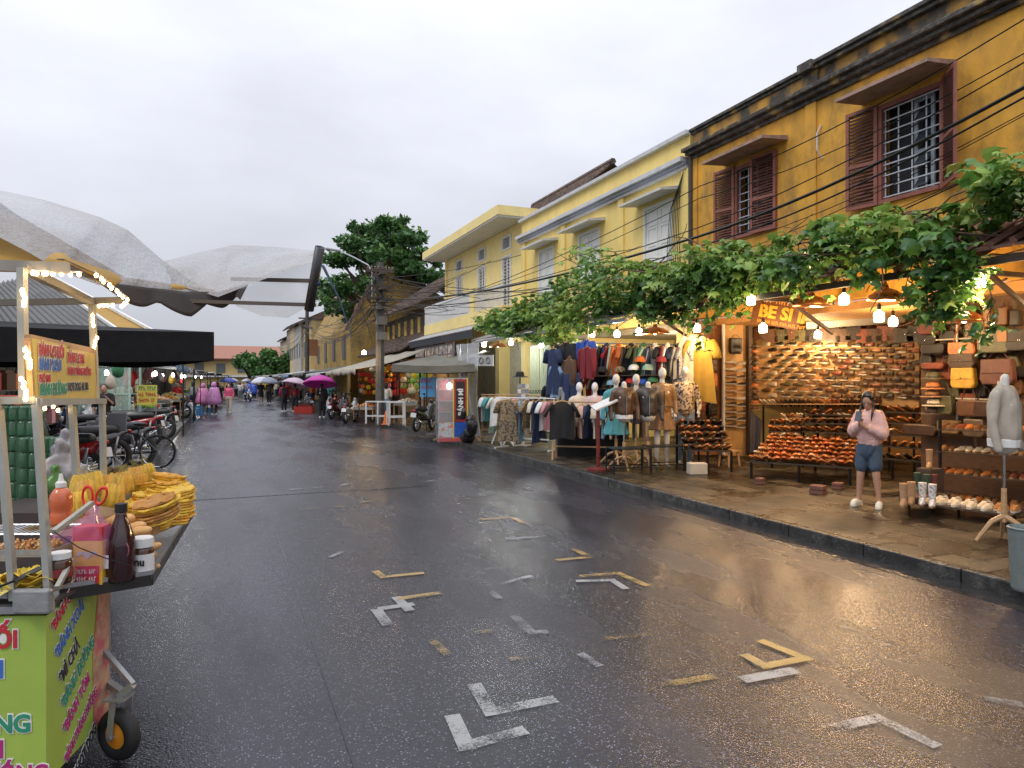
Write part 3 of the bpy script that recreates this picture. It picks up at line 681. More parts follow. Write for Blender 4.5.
def tendril(px, py0, py1, X, n, s=.14, sway=.15):
    A = PX(px, py0, X); B = PX(px, py1, X); pts = []
    for i in range(9):
        t = i/8; q = A.lerp(B, t); q += Vector((math.sin(t*5)*.03, math.sin(t*4+px)*.05, 0)); pts.append(q)
    tend.tube(pts, .006, 4)
    for i in range(n):
        t = rg.random(); q = A.lerp(B, t) + Vector((rg.gauss(0,sway), rg.gauss(0,sway), rg.gauss(0,.05)))
        leaf(vb, q, s*rg.uniform(.7,1.2), (rg.uniform(-1,.4), rg.uniform(-1,1), rg.uniform(-1,0)), 0 if rg.random() < .5 else 1, rg)
for a in ((938,275,325,7.9,60,.16,.10),(925,280,312,7.9,40,.15,.12),(952,280,318,7.85,34,.15,.07),(948,262,300,7.8,50,.16,.14),(988,270,318,7.7,3,.13,.02),(978,318,344,7.7,26,.14,.10),(992,300,326,7.7,7,.12,.04),(910,255,300,7.9,30,.15,.10),
          (706,300,350,8.0,14,.15,.06),(716,290,330,8.0,30,.16,.12),(690,300,330,8.0,26,.15,.1),(735,280,312,8.0,40,.16,.14),(610,300,332,8.0,20,.14,.1),(646,300,330,8,18,.14,.1),(560,320,350,8,20,.14,.1),(810,270,296,8,20,.15,.15),(870,262,292,7.9,22,.15,.12)): tendril(*a)
part('foliage', vb, [leaf_d, leaf_m, leaf_l, leaf_y], vine, True)
# woody stems and dry twigs
for k in range(130):
    y = rg.uniform(2, 20); lo, hi = vprof(y); x = rg.uniform(7.6, 8.9); z = lo+(hi-lo)*rg.uniform(.3, .95); pts = [Vector((x,y,z))]; d = Vector((rg.uniform(-.3,.3), rg.choice((-1,1)), rg.uniform(-.2,.3)))
    for i in range(7): d += Vector((rg.uniform(-.3,.3), rg.uniform(-.3,.3), rg.uniform(-.3,.25))); pts.append(pts[-1]+d.normalized()*.22)
    tend.tube(pts, [.016-.0015*i for i in range(8)], 4)
part('stem', tend, twig, vine, True)

def tree(name, label, base, trunk_h, tr, clumps, leaf_n, ls, mats, group=None, limbs=True, rgseed=1):
    rg = random.Random(rgseed); t = thing(name, label, 'tree', base, 0, group)
    tb = MB(); top = Vector((0,0,trunk_h)); tb.tube([(0,0,-.1),(0.05,0,trunk_h*.5),top], [tr*1.3, tr, tr*.8], 9)
    for c, r in clumps:
        c = Vector(c); mid = top.lerp(c, .5)+Vector((rg.uniform(-.4,.4), rg.uniform(-.4,.4), -.2)); 
        if limbs: tb.tube([top-Vector((0,0,.3)), mid, c], [tr*.45, tr*.25, tr*.08], 5)
    part('trunk', tb, bark, t)
    lb = MB(); tot = sum(r**2 for c, r in clumps)
    for c, r in clumps:
        c = Vector(c); n = int(leaf_n*r*r/tot)
        for i in range(n):
            d = Vector((rg.gauss(0,1), rg.gauss(0,1), rg.gauss(0,.7))).normalized()*(r*rg.random()**.38); d.z *= .62
            p = c+d; nn = mnoise.noise(p*1.1)
            if nn < -.10: continue
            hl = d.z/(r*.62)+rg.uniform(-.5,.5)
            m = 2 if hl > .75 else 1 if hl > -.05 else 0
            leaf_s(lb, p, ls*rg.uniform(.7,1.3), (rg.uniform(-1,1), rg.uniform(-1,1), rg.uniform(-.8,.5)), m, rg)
    part('crown', lb, mats, t); return t
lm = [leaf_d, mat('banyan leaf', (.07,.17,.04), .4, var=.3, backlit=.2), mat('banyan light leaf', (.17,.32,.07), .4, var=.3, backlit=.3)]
# big tree behind the old houses: clumps measured in the photograph, given depth about the trunk
D0 = 47.0
base = PD(385, 400, D0); base.z = 0.1; rg = random.Random(5); cl = []
for px, py, r in ((350,240,1.5),(370,232,1.7),(392,228,1.5),(410,240,1.6),(425,252,1.4),(340,262,1.4),(362,258,2.0),(388,255,2.1),(410,268,1.9),(432,275,1.4),(330,285,1.2),(345,290,1.4),(340,305,1.0),(328,300,.9),(368,285,1.9),(392,290,2.0),(350,318,.7),(334,312,.6),(420,290,1.5),(400,240,1.3),(380,240,1.5),(344,278,1.1),(322,292,.7),(436,262,.8),(360,228,.9),(404,222,.8),(384,222,.8)):
    for q in range(2):
        p = PD(px+rg.uniform(-4,4), py+rg.uniform(-3,3), D0+rg.uniform(-3.2,3.2)); cl.append((p-base, r*rg.uniform(.48,.72)))
tree('banyan_tree', 'big spreading dark green tree behind the utility pole', base, 6.2, .55, cl, 26000, .34, lm)
def round_tree(label, px, py, D, R_, n, seed, mats_, flat=.7):
    b = PD(px, 400, D); b.z = 0; c = PD(px, py, D)-b; rg = random.Random(seed); cl = []
    for i in range(26):
        d = Vector((rg.gauss(0,1), rg.gauss(0,1), rg.gauss(0,1))).normalized()*R_*.72; d.z *= flat; cl.append((c+d, R_*.38))
    tree('round_tree', label, b, c.z*.6, .25, cl, n, .5, mats_, 'trees at the end of the street', rgseed=seed)
round_tree('bright green layered tree at the end of the street', 270, 364, 88, 2.9, 5200, 3, [mat('banyan leaf'), mat('banyan leaf'), mat('banyan light leaf')])
round_tree('dark rounded tree left of the bright layered tree', 249, 363, 92, 2.1, 3600, 4, [leaf_d, mat('banyan leaf'), mat('banyan leaf')])
round_tree('dark green low tree right of the bright layered tree', 296, 366, 95, 2.4, 3800, 6, [leaf_d, mat('banyan leaf'), leaf_m])

# ================================================================== poles and wires
conc = mat('dark concrete pole', (.10,.095,.085), .8, var=.3, bump=.3, dirt=(.03,.03,.03), dscale=3)
up = thing('utility_pole', 'near concrete utility pole hung with tangled cables and a street lamp arm', 'utility pole', (5.72, 27.1, .0))
b_ = MB(); b_.tube([(0,0,0),(0,0,3),(0,0,6.5)], [.19,.17,.14], 8); part('pole', b_, conc, up)
b_ = MB()
for z in (5.0, 5.5, 6.1): b_.box(-.55,.55,-.16,-.06,z,z+.08); b_.box(-.12,.12,-.7,.7,z-.15,z-.07)
part('crossarm', b_, mat('rusty iron', (.08,.06,.05), .7), up)
b_ = MB()
for k in range(8): a = -.5+k*.14; b_.lathe([(.03,0),(.05,.03),(.03,.06),(.05,.09),(.02,.14)], (a,-.11,6.19), 7)
part('insulator', b_, mat('brown porcelain', (.12,.06,.04), .2), up)
b_ = MB(); q = [PD(p, y, 27.3)-Vector((5.72,27.1,0)) for p, y in ((372,300),(372,272),(368,265),(355,258),(340,251),(329,249))]; b_.tube(q, .032, 6); part('lamp_arm', b_, mat('pale pipe', (.5,.52,.54), .4, .5), up)
b_ = MB(); b_.cap(q[-2]+Vector((0,0,.0)), q[-1]+Vector((-.1,0,.0)), .045, .055, 8); part('lamp_head', b_, mat('lamp head grey', (.25,.26,.27), .4), up)
b_ = MB()
for z, s in ((3.4,.3),(4.0,.34),(4.6,.26)): b_.box(-.2,.2,-.33,-.15,z,z+s)
part('meter_box', b_, mat('meter box', (.16,.15,.13), .5), up)
b_ = MB(); rg = random.Random(8)
for k in range(24):
    c = Vector((rg.uniform(-.5,.35), rg.uniform(-.3,.1), rg.uniform(4.4,5.9))); rr = rg.uniform(.12,.38)
    M = Euler((rg.uniform(0,3), rg.uniform(0,3), rg.uniform(0,3))).to_matrix(); b_.torus(c, rr, .012, M, 14, 3)
part('cable_coil', b_, cable_m, up)
b_ = MB(); b_.tube([(-.75,.1,4.7),(-.5,.05,4.0),(-.25,0,3.1),(-.2,0,2.98)], .012, 4); part('lamp_cord', b_, cable_m, up)
far = thing('utility_pole', 'thin distant utility pole rising against the sky', 'utility pole', (5.6, 52.2, 0))
b_ = MB(); b_.tube([(0,0,0),(0,0,7.2)], [.2,.13], 7); part('pole', b_, conc, far)
b_ = MB(); b_.box(-.6,.6,-.08,0,6.3,6.4); b_.box(-.4,.4,-.09,.01,5.6,5.7); part('crossarm', b_, MATS['rusty iron'], far)
b_ = MB(); b_.box(.15,.75,-.3,.1,3.6,4.8); part('meter_box', b_, mat('orange box', (.30,.13,.06), .6), far)
def sag(a, b, s, n=12):
    a = Vector(a); b = Vector(b); return [a.lerp(b, i/n)-Vector((0,0,s*4*(i/n)*(1-i/n))) for i in range(n+1)]
top = Vector((5.7, 27.0, 0)); rg = random.Random(21)
def wire(pts, r, label):
    p0 = pts[0]; b_ = MB(); b_.tube([p-p0 for p in pts], r, 4); one('cable', b_, cable_m, label, 'cable', 'overhead cables along the shop fronts', loc=p0)
# the pictured cables: measured where each leaves the frame at the right and where it meets the pole
def w2(p1, x1, p2, X2, p3, sagv, r, label):
    A = PX(*p1, x1); B = PX(*p2, X2); C_ = p3; A2 = A+(A-B)*.35
    wire([A2]+sag(A, B, sagv*.4, 8)+sag(B, C_, sagv, 12)[1:], r, label)
w2((1023,88),9.0,(700,236),8.6, Vector((5.7,27,5.0)), .35, .028, 'thickest black cable crossing in front of the ochre windows')
w2((1023,98),9.1,(700,246),8.7, Vector((5.7,27,4.8)), .45, .016, 'black cable just under the thickest one')
lab = 'thin black cable strung between the shop fronts and the utility pole'
for i in range(13):
    ys = 20+i*12.5; ye = 186+i*9
    if i in (1, 3, 5, 6, 9): continue
    ys += (0,0,9,0,-7,0,0,6,-4,0,8,-5,3)[i]; ye += (0,0,-6,0,5,0,0,3,7,0,-6,4,0)[i]
    w2((1023,ys),9.3,(700,ye),9.2, Vector((5.7+rg.uniform(-.4,.4),27,4.3+i*.15 if i < 12 else 5.0)), rg.uniform(.1,.6), rg.choice((.007,.009,.011)), 'thin black cable, %s from the top of those crossing the ochre front' % ORD[i+1])
for i in range(12):
    A = Vector((9.85, rg.uniform(22,31), rg.uniform(4.4,6.6))); 
    wire(sag(A, Vector((5.7+rg.uniform(-.3,.3),27,rg.uniform(4.6,6.2))), rg.uniform(.1,.4)), .011, 'thin drop cable from the balcony house to the utility pole')
for i in range(12):
    A = Vector((5.7+rg.uniform(-.4,.4), 27, rg.uniform(4.5,6.3))); B = Vector((5.6+rg.uniform(-.4,.4), 52.2, rg.uniform(5.0,6.5)))
    wire(sag(A, B, rg.uniform(.3,1.6)), .014, 'cable sagging from the near utility pole to the distant one')
for i in range(8):
    A = Vector((5.7, 27, rg.uniform(4.8,6.0))); B = Vector((8.8, rg.uniform(32,40), rg.uniform(4.2,5.4)))
    wire(sag(A, B, rg.uniform(.2,.8)), .012, 'cable from the utility pole to the old tiled house')
for i in range(6):
    A = Vector((5.6, 52.2, rg.uniform(5,6.5))); B = Vector((5.8, 85, rg.uniform(5,6.5))); wire(sag(A, B, rg.uniform(.3,1.4)), .016, 'cable running on beyond the distant pole')
# draped cables on the yellow wall
b_ = MB()
for k in range(7): 
    p = Vector((9.52, 12.62+k*.03, 6.5-.05*k)); b_.tube([p, p+Vector((-.06,.05+.03*k,-.5)), p+Vector((-.04,.12+.04*k,-1.3)), p+Vector((-.05,.02+.06*k,-2.2))], .008, 4)
part('wall_cable', b_, cable_m, yb, True)
# ================================================================== lamps
class Seg:                     # an upright plane through two ground points (depths da, db at columns pa, pb)
    def __init__(s, pa, da, pb, db):
        s.A = PD(pa, 380, da); s.B = PD(pb, 380, db); s.A.z = s.B.z = 0; s.d = (s.B-s.A).normalized(); s.n = Vector((s.d.y, -s.d.x, 0))
        if s.n.dot(Vector((0,0,0))-s.A) < 0: s.n = -s.n
        s.rz = math.atan2(s.d.y, s.d.x); s.M = Matrix.Rotation(s.rz, 3, 'Z')
    def at(s, px, py, off=0.0):
        r = Vector(ray(px, py)); o = s.A + s.n*off; n = s.n; t = o.dot(n)/r.dot(n); return Vector((0,0,CH)) + r*t
    def u(s, px, off=0.0): return (s.at(px, 380, off)-s.A).dot(s.d)
warm = (1.0, .66, .33)
bulb_w = mat('warm bulb glow', (1,.9,.7), .4, emit=(1,.80,.50), es=16)
bulb_c = mat('white bulb glow', (1,1,1), .4, emit=(.93,.97,1), es=16)
copper = mat('copper shade', (.50,.20,.07), .3, .7, var=.25)
def lamp(loc, label, power=26, col=warm, shade=False, m=None, r=.05, cord=.35):
    t = thing('hanging_lamp', label, 'lamp', loc, group='lamps hanging along the shop fronts')
    b_ = MB(); b_.lathe([(.02,.075),(.03,.05),(r*1.25,.035),(r*1.4,.0),(r*1.4,-.075),(r*1.2,-.095),(.001,-.10)], (0,0,0), 12); part('bulb', b_, m or bulb_w, t, smooth=True)
    b_ = MB(); b_.lathe([(.02,.075),(.026,.08),(.026,.15),(.01,.165)], (0,0,0), 8); b_.tube([(0,0,.16),(0,0,.16+cord)], .006, 4); part('cord', b_, black_metal, t)
    if shade:
        b_ = MB(); b_.lathe([(.22,.02),(.215,.05),(.16,.12),(.06,.17),(.02,.18)], (0,0,0), 14); part('lamp_shade', b_, copper, t, smooth=True)
    if power:
        ld = bpy.data.lights.new('bulb_light', 'POINT'); ld.energy = power; ld.color = col; ld.shadow_soft_size = .11
        lo = bpy.data.objects.new('bulb_light', ld); COL.objects.link(lo); lo.parent = t; lo.location = (0,0,-.23)
    return t
LX = 8.25
for (px, py, X, lb, pw, sh, mm) in [
    (979,279,8.1,'bright lamp hanging before the ochre wall at the far right', 75, False, None),
    (879,315,8.6,'bright lamp under the vine above the woman in pink', 75, False, None),
    (844,298,8.2,'lamp under the vine above the middle of the shoe wall', 60, False, None),
    (763,327,8.6,'bright lamp just below the brown shop sign', 75, False, None),
    (697,327,8.6,'lamp above the mannequins near the bag panel', 75, False, None),
    (639,331,8.6,'lamp left of the wide copper shade above the jackets', 55, False, None),
    (592,333,8.6,'small lamp glowing above the dark blue jackets', 34, False, None),
    (751,299,8.0,'small lamp half hidden in the vine above the brown sign', 0, False, None)]:
    lamp(PX(px, py, X), lb, pw*.9, shade=sh)
for (px, py, X, lb, pw) in [(484,344,8.6,'white lamp nearest the plastic curtain', 40), (511,342,8.6,'big white lamp before the cream folding doors', 50), (541,344,8.4,'white lamp under the left end of the vine', 30), (617,333,8.8,'white lamp above the rack of upper garments', 40)]:
    lamp(PX(px, py, X), lb, pw, (.95,.97,1), False, bulb_c)
def bigshade(px, py, X, s, lb):
    p = PX(px, py, X); t = thing('hanging_lamp', lb, 'lamp', p, group='wide copper lamp shades')
    b_ = MB(); b_.lathe([(.30*s,0),(.30*s,.02),(.26*s,.07),(.15*s,.13),(.05*s,.16),(.03*s,.22)], (0,0,0), 18); part('lamp_shade', b_, copper, t, smooth=True)
    b_ = MB(); b_.ball((0,0,.03), .045); part('bulb', b_, bulb_w, t); b_ = MB(); b_.tube([(0,0,.2),(0,0,.5)], .008, 4); part('cord', b_, black_metal, t)
bigshade(655,334,8.8,1.1,'wide copper shade between two bulbs above the jackets'); bigshade(812,306,8.7,1.0,'copper shade right of the brown shop sign'); bigshade(886,300,8.3,.8,'copper shade in front of the ochre wall by the vine')
bigshade(498,347,8.9,1.0,'copper shade between the two white lamps'); bigshade(964,322,9.2,.8,'copper shade low beside the hanging bags')
# ceiling glow inside the shops: plain bulbs deeper in
for (x, y, z, lb, pw) in [(11.2,10.4,2.75,'bare bulb under the ceiling before the shoe wall', 70), (10.3,8.0,2.8,'bare bulb under the ceiling over the tiered sandals', 60), (10.6,14.2,2.8,'bare bulb under the ceiling inside the clothes stall', 50), (9.6,5.2,2.75,'bare bulb above the right hand bag wall', 45), (11.6,19.3,2.8,'bare bulb deep inside the shop behind the folding doors', 40)]:
    lamp(Vector((x,y,z)), lb, pw*1.1, warm if x != 10.6 and x != 11.6 else (1,.85,.65), cord=.15)

# ================================================================== shop goods: builders
def shoe_mb(L=.27, w=.10, h=.10, toe=.045, heel=0.0, ms=0, mu=1, open_=True):
    b = MB(); n = 9; rings = []
    for i in range(n):
        t = i/(n-1); x = (t-.5)*L; hw = w/2*(.72+.28*math.sin(PI*min(1, .15+t*1.05)))*(1-.55*max(0, t-.82)/.18)*(1-.25*max(0,.12-t)/.12)
        lift = heel*max(0, 1-t/.55)**1.3; top = h*(1-.06*t) if t < .38 else h*.9 - (h*.9-toe)*min(1, (t-.38)/.45)
        if t > .93: top = toe*.72
        rings.append((x, hw, lift, top))
    vs = []; 
    for x, hw, l, tp in rings: vs += [(x,-hw,l),(x,hw,l),(x,hw*1.03,l+.022),(x,-hw*1.03,l+.022)]
    fs = []
    for i in range(n-1):
        a = i*4
        for j in range(4): fs.append((a+j, a+(j+1)%4, a+4+(j+1)%4, a+4+j))
    fs += [(3,2,1,0), (4*(n-1),4*(n-1)+1,4*(n-1)+2,4*(n-1)+3)]; b.add(vs, fs, ms)
    vs = []; 
    for x, hw, l, tp in rings: vs += [(x,-hw*.97,l+.0225),(x,-hw*.9,l+tp*.6),(x,-hw*.45,l+tp),(x,hw*.45,l+tp),(x,hw*.9,l+tp*.6),(x,hw*.97,l+.0225)]
    fs = []
    for i in range(n-1):
        a = i*6
        for j in range(5):
            if open_ and j == 2 and i in (1,2): continue
            fs.append((a+j, a+6+j, a+7+j, a+1+j))
    fs += [(5,4,3,2,1,0), tuple(6*(n-1)+k for k in range(6))]; b.add(vs, fs, mu)
    if heel: b.box(-.5*L+.002, -.5*L+.028, -.012, .012, 0, heel, ms) if heel > .03 else None
    return b
def sandal_mb(L=.26, w=.095, m0=0, m1=1):
    b = MB(); n = 8; vs = []; fs = []
    for i in range(n):
        t = i/(n-1); x = (t-.5)*L; hw = w/2*(.75+.25*math.sin(PI*min(1,.2+t)))*(1-.4*max(0,t-.85)/.15); vs += [(x,-hw,0),(x,hw,0),(x,hw,.028),(x,-hw,.028)]
    for i in range(n-1):
        a = i*4
        for j in range(4): fs.append((a+j, a+(j+1)%4, a+4+(j+1)%4, a+4+j))
    fs += [(3,2,1,0), (4*(n-1),4*(n-1)+1,4*(n-1)+2,4*(n-1)+3)]; b.add(vs, fs, m0)
    for xc in (.045, -.01, -.085):
        k = []
        for j in range(7): a = PI*j/6; k.append((xc, -w*.5*math.cos(a), .02+.045*math.sin(a)))
        for q in range(6):
            p0, p1 = k[q], k[q+1]; b.quad((p0[0]-.014,p0[1],p0[2]),(p0[0]+.014,p0[1],p0[2]),(p1[0]+.014,p1[1],p1[2]),(p1[0]-.014,p1[1],p1[2]), m1)
    return b
def leather(nm, c, r=.42): return mat(nm, c, r, var=.25, scale=12, bump=.15, bscale=90)
lea = [leather('black leather', (.022,.018,.016)), leather('dark brown leather', (.065,.032,.016)), leather('brown leather', (.14,.062,.026)), leather('tan leather', (.34,.155,.055)), leather('orange leather', (.52,.17,.04)), leather('red brown leather', (.20,.05,.025)), leather('olive leather', (.10,.09,.04)), leather('cream leather', (.62,.52,.38)), leather('mustard leather', (.62,.36,.05))]
sole_w = mat('pale sole', (.62,.55,.44), .6); sole_b = mat('tan sole', (.30,.17,.08), .6)
# prototypes (each becomes the first of its kind)
PROTO = {}
def goods(kind, mbf, mats_, loc, rz=0, label='', cat='shoe', group=None, rot=None, key=None, scale=None, recol=None, smooth=False, bevel=0):
    k = key or kind
    if k not in PROTO:
        me = mesh(kind, mbf(), mats_)
        if smooth:
            for p in me.polygons: p.use_smooth = True
        PROTO[k] = me
    me = PROTO[k]
    if recol: me = recol(me)
    o = bpy.data.objects.new(kind, me); COL.objects.link(o); o.location = loc; o.rotation_euler = rot or (0,0,rz)
    if scale: o.scale = (scale,)*3 if not isinstance(scale, tuple) else scale
    if bevel: md = o.modifiers.new('bevel', 'BEVEL'); md.width = bevel; md.segments = 2
    return tag(o, label, cat, group)
rg = random.Random(31)
# ---------------- slanted shoe wall ----------------
SW = Seg(756, 15.3, 919, 13.5)
sw = thing('shoe_wall', 'slanted tan board studded with rows of shoes behind the woman in pink', 'display board', (SW.A.x, SW.A.y, .12), SW.rz)
uL, uR = SW.u(756), SW.u(919)
b_ = MB(); vs = [SW.at(756,337,0), SW.at(919,342,0), SW.at(919,408,0), SW.at(756,398,0)]; nn = SW.n*.04; b_.add(vs+[v-nn for v in vs], [(0,1,2,3),(7,6,5,4),(0,4,5,1),(1,5,6,2),(2,6,7,3),(3,7,4,0)])
board_m = mat('tan board', (.56,.33,.13), .55, var=.15, scale=4, dirt=(.25,.12,.04), dscale=3, damt=.4); part('board', b_, board_m, sw, True)
b_ = MB()
rows = 10; ncol = 12
slots = []
for r_ in range(rows):
    for c_ in range(ncol):
        px = 766+c_*12.9+(6.4 if r_ % 2 else 0)+rg.uniform(-.6,.6); py = 345.5+(c_/ncol)*1.5+r_*5.7+rg.uniform(-.3,.3)
        if px > 916: continue
        slots.append((r_, c_, px, py))
for r_, c_, px, py in slots:
    p = SW.at(px, py, 0); q = p+SW.n*.13; b_.bar((p.x,p.y,p.z-.012), (q.x,q.y,q.z-.012), .02, .006)
part('bracket', b_, mat('wire bracket', (.25,.16,.08), .4, .5), sw, True)
for r_, c_, px, py in slots:
    p = SW.at(px, py, .075); dark = c_/ncol + rg.uniform(-.3,.3) > .55
    u = rg.choice([0,1,1,5,2] if dark else [2,1,1,0,6,3,0]); 
    if px < 775 and rg.random() < .5: u = 7
    s_ = sole_w if not dark and rg.random() < .8 or rg.random() < .15 else lea[1]
    goods('shoe', lambda: shoe_mb(.27,.10,.075), [sole_w, lea[0]], p, label='%s shoe, %s from the left in the %s row of the slanted shoe wall' % (['black','dark brown','brown','tan','orange','red brown','olive','cream','mustard'][u], ORD[c_+1], ORD[r_+1]),
          group='shoes on the slanted shoe wall', rot=(R(-12), R(-4), SW.rz+PI+R(rg.uniform(-26,-18))), recol=recolour({'black leather': lea[u], 'pale sole': s_}) if True else None, scale=(.80,.85,1.15))
# bags hung above the wall, grey awning and shelf rails
for i in range(16):
    px = 757+i*10.3; u = rg.choice([0,1,1,2,5,0,6]); p = SW.at(px+4, 336 if i % 3 else 334, .12)
    def bagf():
        b = MB(); pr = [(-.16,-.13),(.16,-.13),(.175,-.10),(.16,.12),(.14,.14),(-.14,.14),(-.16,.12),(-.175,-.10)]
        M = Matrix(((1,0,0),(0,0,-1),(0,1,0))); b.prism(pr, -.05, .05, M); b.prism([(-.155,0),(.155,0),(.162,.125),(.14,.145),(-.14,.145),(-.162,.125)], .051, .062, M, m=0)
        b.torus((0,0,.14), .09, .009, M, 12, 4, 1, 0, PI); b.tube([(-.15,0,.12),(-.06,0,.42),(.06,0,.42),(.15,0,.12)], .007, 4, 1); b.ball((0,-.068,.03), .015, m=2); return b
    goods('hanging_bag', bagf, [lea[0], lea[1], chrome], p, SW.rz, '%s bag, %s from the left in the row hung over the shoe wall' % (['black','dark brown','brown','tan','orange','red brown','olive'][u], ORD[i+1]), 'bag', 'bags hung over the shoe wall', recol=recolour({'black leather': lea[u]}), key='bag', scale=(.85,.85,rg.uniform(.85,1.15)))
aw = MB(); a0 = SW.at(806,322,.9); a1 = SW.at(905,315,.9); a2 = SW.at(905,322,.2); a3 = SW.at(806,329,.2); aw.quad(a0,a1,a2,a3)
one('inner_awning', aw, mat('grey sheet', (.42,.40,.36), .5), 'grey metal flap above the hung bags of the shoe shop', 'awning', loc=(a0.x,a0.y,a0.z), world=True, solid=.02)
# heels on the rail under the wall
def rail(pa, pb, py, off, lbl):
    b = MB(); A = SW.at(pa, py, off); B = SW.at(pb, py, off); b.bar(A, B, .26, .018); 
    t = thing('shelf', lbl, 'shelf', (A.x,A.y,.12)); part('board', b, light_wood, t, True); b = MB()
    for q in (A.lerp(B,.02), A.lerp(B,.5), A.lerp(B,.98)): b.bar((q.x-SW.n.x*.1,q.y-SW.n.y*.1,.12),(q.x-SW.n.x*.1,q.y-SW.n.y*.1,q.z-.01), .03)
    part('leg', b, black_metal, t, True); return A, B
heel_mb = lambda: shoe_mb(.23,.08,.075,.035,.085, 0, 1)
cream_r = [7,7,2,0,0,1,2,3,5,0,1,0,1]
A, B = rail(760, 880, 404, .35, 'long pale rail holding upright heels under the shoe wall')
n = 26
for i in range(n):
    p = A.lerp(B, (i+.4)/n)+Vector((0,0,.012)); u = cream_r[(i//2) % 13]
    goods('heeled_shoe', heel_mb, [lea[1], lea[0]], p, label='%s heeled shoe, %s from the left on the pale rail under the shoe wall' % (['black','dark brown','brown','tan','orange','red brown','olive','cream'][u], ORD[i+1]), group='heeled shoes on the pale rail', rot=(0, R(-38), SW.rz-PI/2+R(rg.uniform(-35,-15))), recol=recolour({'black leather': lea[u], 'dark brown leather': lea[u]}), scale=1.1)
A, B = rail(782, 850, 418, .75, 'short second shelf of pale shoes beneath the rail of heels')
n = 13
for i in range(n):
    p = A.lerp(B, (i+.4)/n)+Vector((0,0,.012)); u = [7,2,3,7,7,8,2,3][i % 8]
    goods('heeled_shoe', heel_mb, [lea[1], lea[0]], p, label='%s heeled shoe, %s from the left on the short second shelf' % (['black','dark brown','brown','tan','orange','red brown','olive','cream','mustard'][u], ORD[i+1]), group='heeled shoes on the second shelf', rot=(0, R(-35), SW.rz-PI/2+R(rg.uniform(-45,-5))), recol=recolour({'black leather': lea[u], 'dark brown leather': lea[u]}), scale=1.15)
# tiered sandal stands: four steps and the low table of orange sandals
san = [(.72,.24,.06),(.60,.15,.04),(.66,.30,.10),(.40,.10,.03),(.70,.42,.2),(.28,.08,.03)]
sanm = [leather('sandal leather %d' % i, c, .4) for i, c in enumerate(san)]
sole_o = mat('orange sole', (.45,.17,.05), .5)
def tiers(lbl, name, pa, da, pb, db, z0, dz, dd, rows, per, pal, grp, lift=R(-22), legs=True, kind='sandal', what='strappy sandal', names=None):
    S = Seg(pa, da, pb, db); A = S.A.copy(); B = S.B.copy(); t = thing(name, lbl, 'display stand', (A.x, A.y, .12), S.rz); Ln = (B-A).length
    b = MB()
    for r_ in range(rows):
        z = z0+dz*r_; o = -S.n*dd*r_; b.bar(A+o+Vector((0,0,z)), B+o+Vector((0,0,z)), dd*.94, .02)
    part('shelf_board', b, mat('black board', (.03,.025,.02), .6), t, True)
    if legs:
        b = MB()
        for q in (.01, .5, .99):
            for r_ in (0, rows-1):
                p = A.lerp(B, q)-S.n*dd*r_+S.n*(dd*.4 if r_ == 0 else -dd*.4); b.bar((p.x,p.y,.12),(p.x,p.y,z0+dz*r_-.01), .03)
        part('leg', b, black_metal, t, True)
    for r_ in range(rows):
        for i in range(per):
            p = A.lerp(B, (i+.5)/per)-S.n*dd*(r_-.05)+Vector((0,0,z0+dz*r_+.045+rg.uniform(0,.02))); u = rg.randrange(len(pal))
            goods(kind, sandal_mb, [sole_o, sanm[0]], p, label='%s, %s from left, %s row of the %s' % (what, ORD[min(i+1,36)], ORD[r_+1], grp), cat='sandal', group='sandals on the '+grp,
                  rot=(R(rg.uniform(-8,8)), lift, S.rz-PI/2+R(rg.uniform(-32,32))), recol=recolour({'sandal leather 0': pal[u], 'orange sole': pal[(u+2) % len(pal)] if rg.random() < .4 else sole_o}), scale=rg.uniform(.82,1.08))
    return t
low = tiers('low black table heaped with orange strap sandals at the pavement edge', 'low_display_table', 752, 11.75, 852, 10.9, .40, .045, .27, 6, 18, sanm[:5]+[sanm[5], lea[7], sanm[0], sanm[2]], 'low orange table')
tiers('black tiered stand of dark brown clogs behind the low orange table', 'tiered_stand', 802, 13.2, 872, 12.7, .62, .16, .25, 4, 9, [lea[1], lea[0], leather('clog brown', (.11,.055,.025)), lea[2]], 'dark tiered stand', what='dark sandal')
tiers('small stand of bright orange and cream sandals at the left end under the shoe wall', 'tiered_stand', 768, 13.7, 801, 13.45, .62, .13, .25, 3, 6, [sanm[0], sanm[2], sanm[4], lea[7]], 'small left stand')
tiers('tiered stand of pale and brown sandals right of the woman in pink', 'tiered_stand', 868, 11.9, 922, 11.3, .45, .19, .25, 5, 6, [lea[7], lea[3], sanm[2], lea[1], lea[0]], 'right tiered stand')
for (px, py, s) in ((818,494,(.18,.2,.13)),(838,489,(.16,.14,.10)),(760,484,(.14,.12,.1))):
    p = G(px, py, .12); b = MB(); b.box(-s[0]/2,s[0]/2,-s[1]/2,s[1]/2,0,s[2]/2-.004); b.box(-s[0]/2,s[0]/2,-s[1]/2,s[1]/2,s[2]/2,s[2]); one('brick', b, mat('brick red', (.16,.07,.05), .8, bump=.4), {818:'red brick block at the front right leg of the low orange table',838:'broken brick just right of the brick block by the woman',760:'dark red brick under the left end of the low orange table'}[px], 'brick', loc=p, rz=.4, bevel=.01)
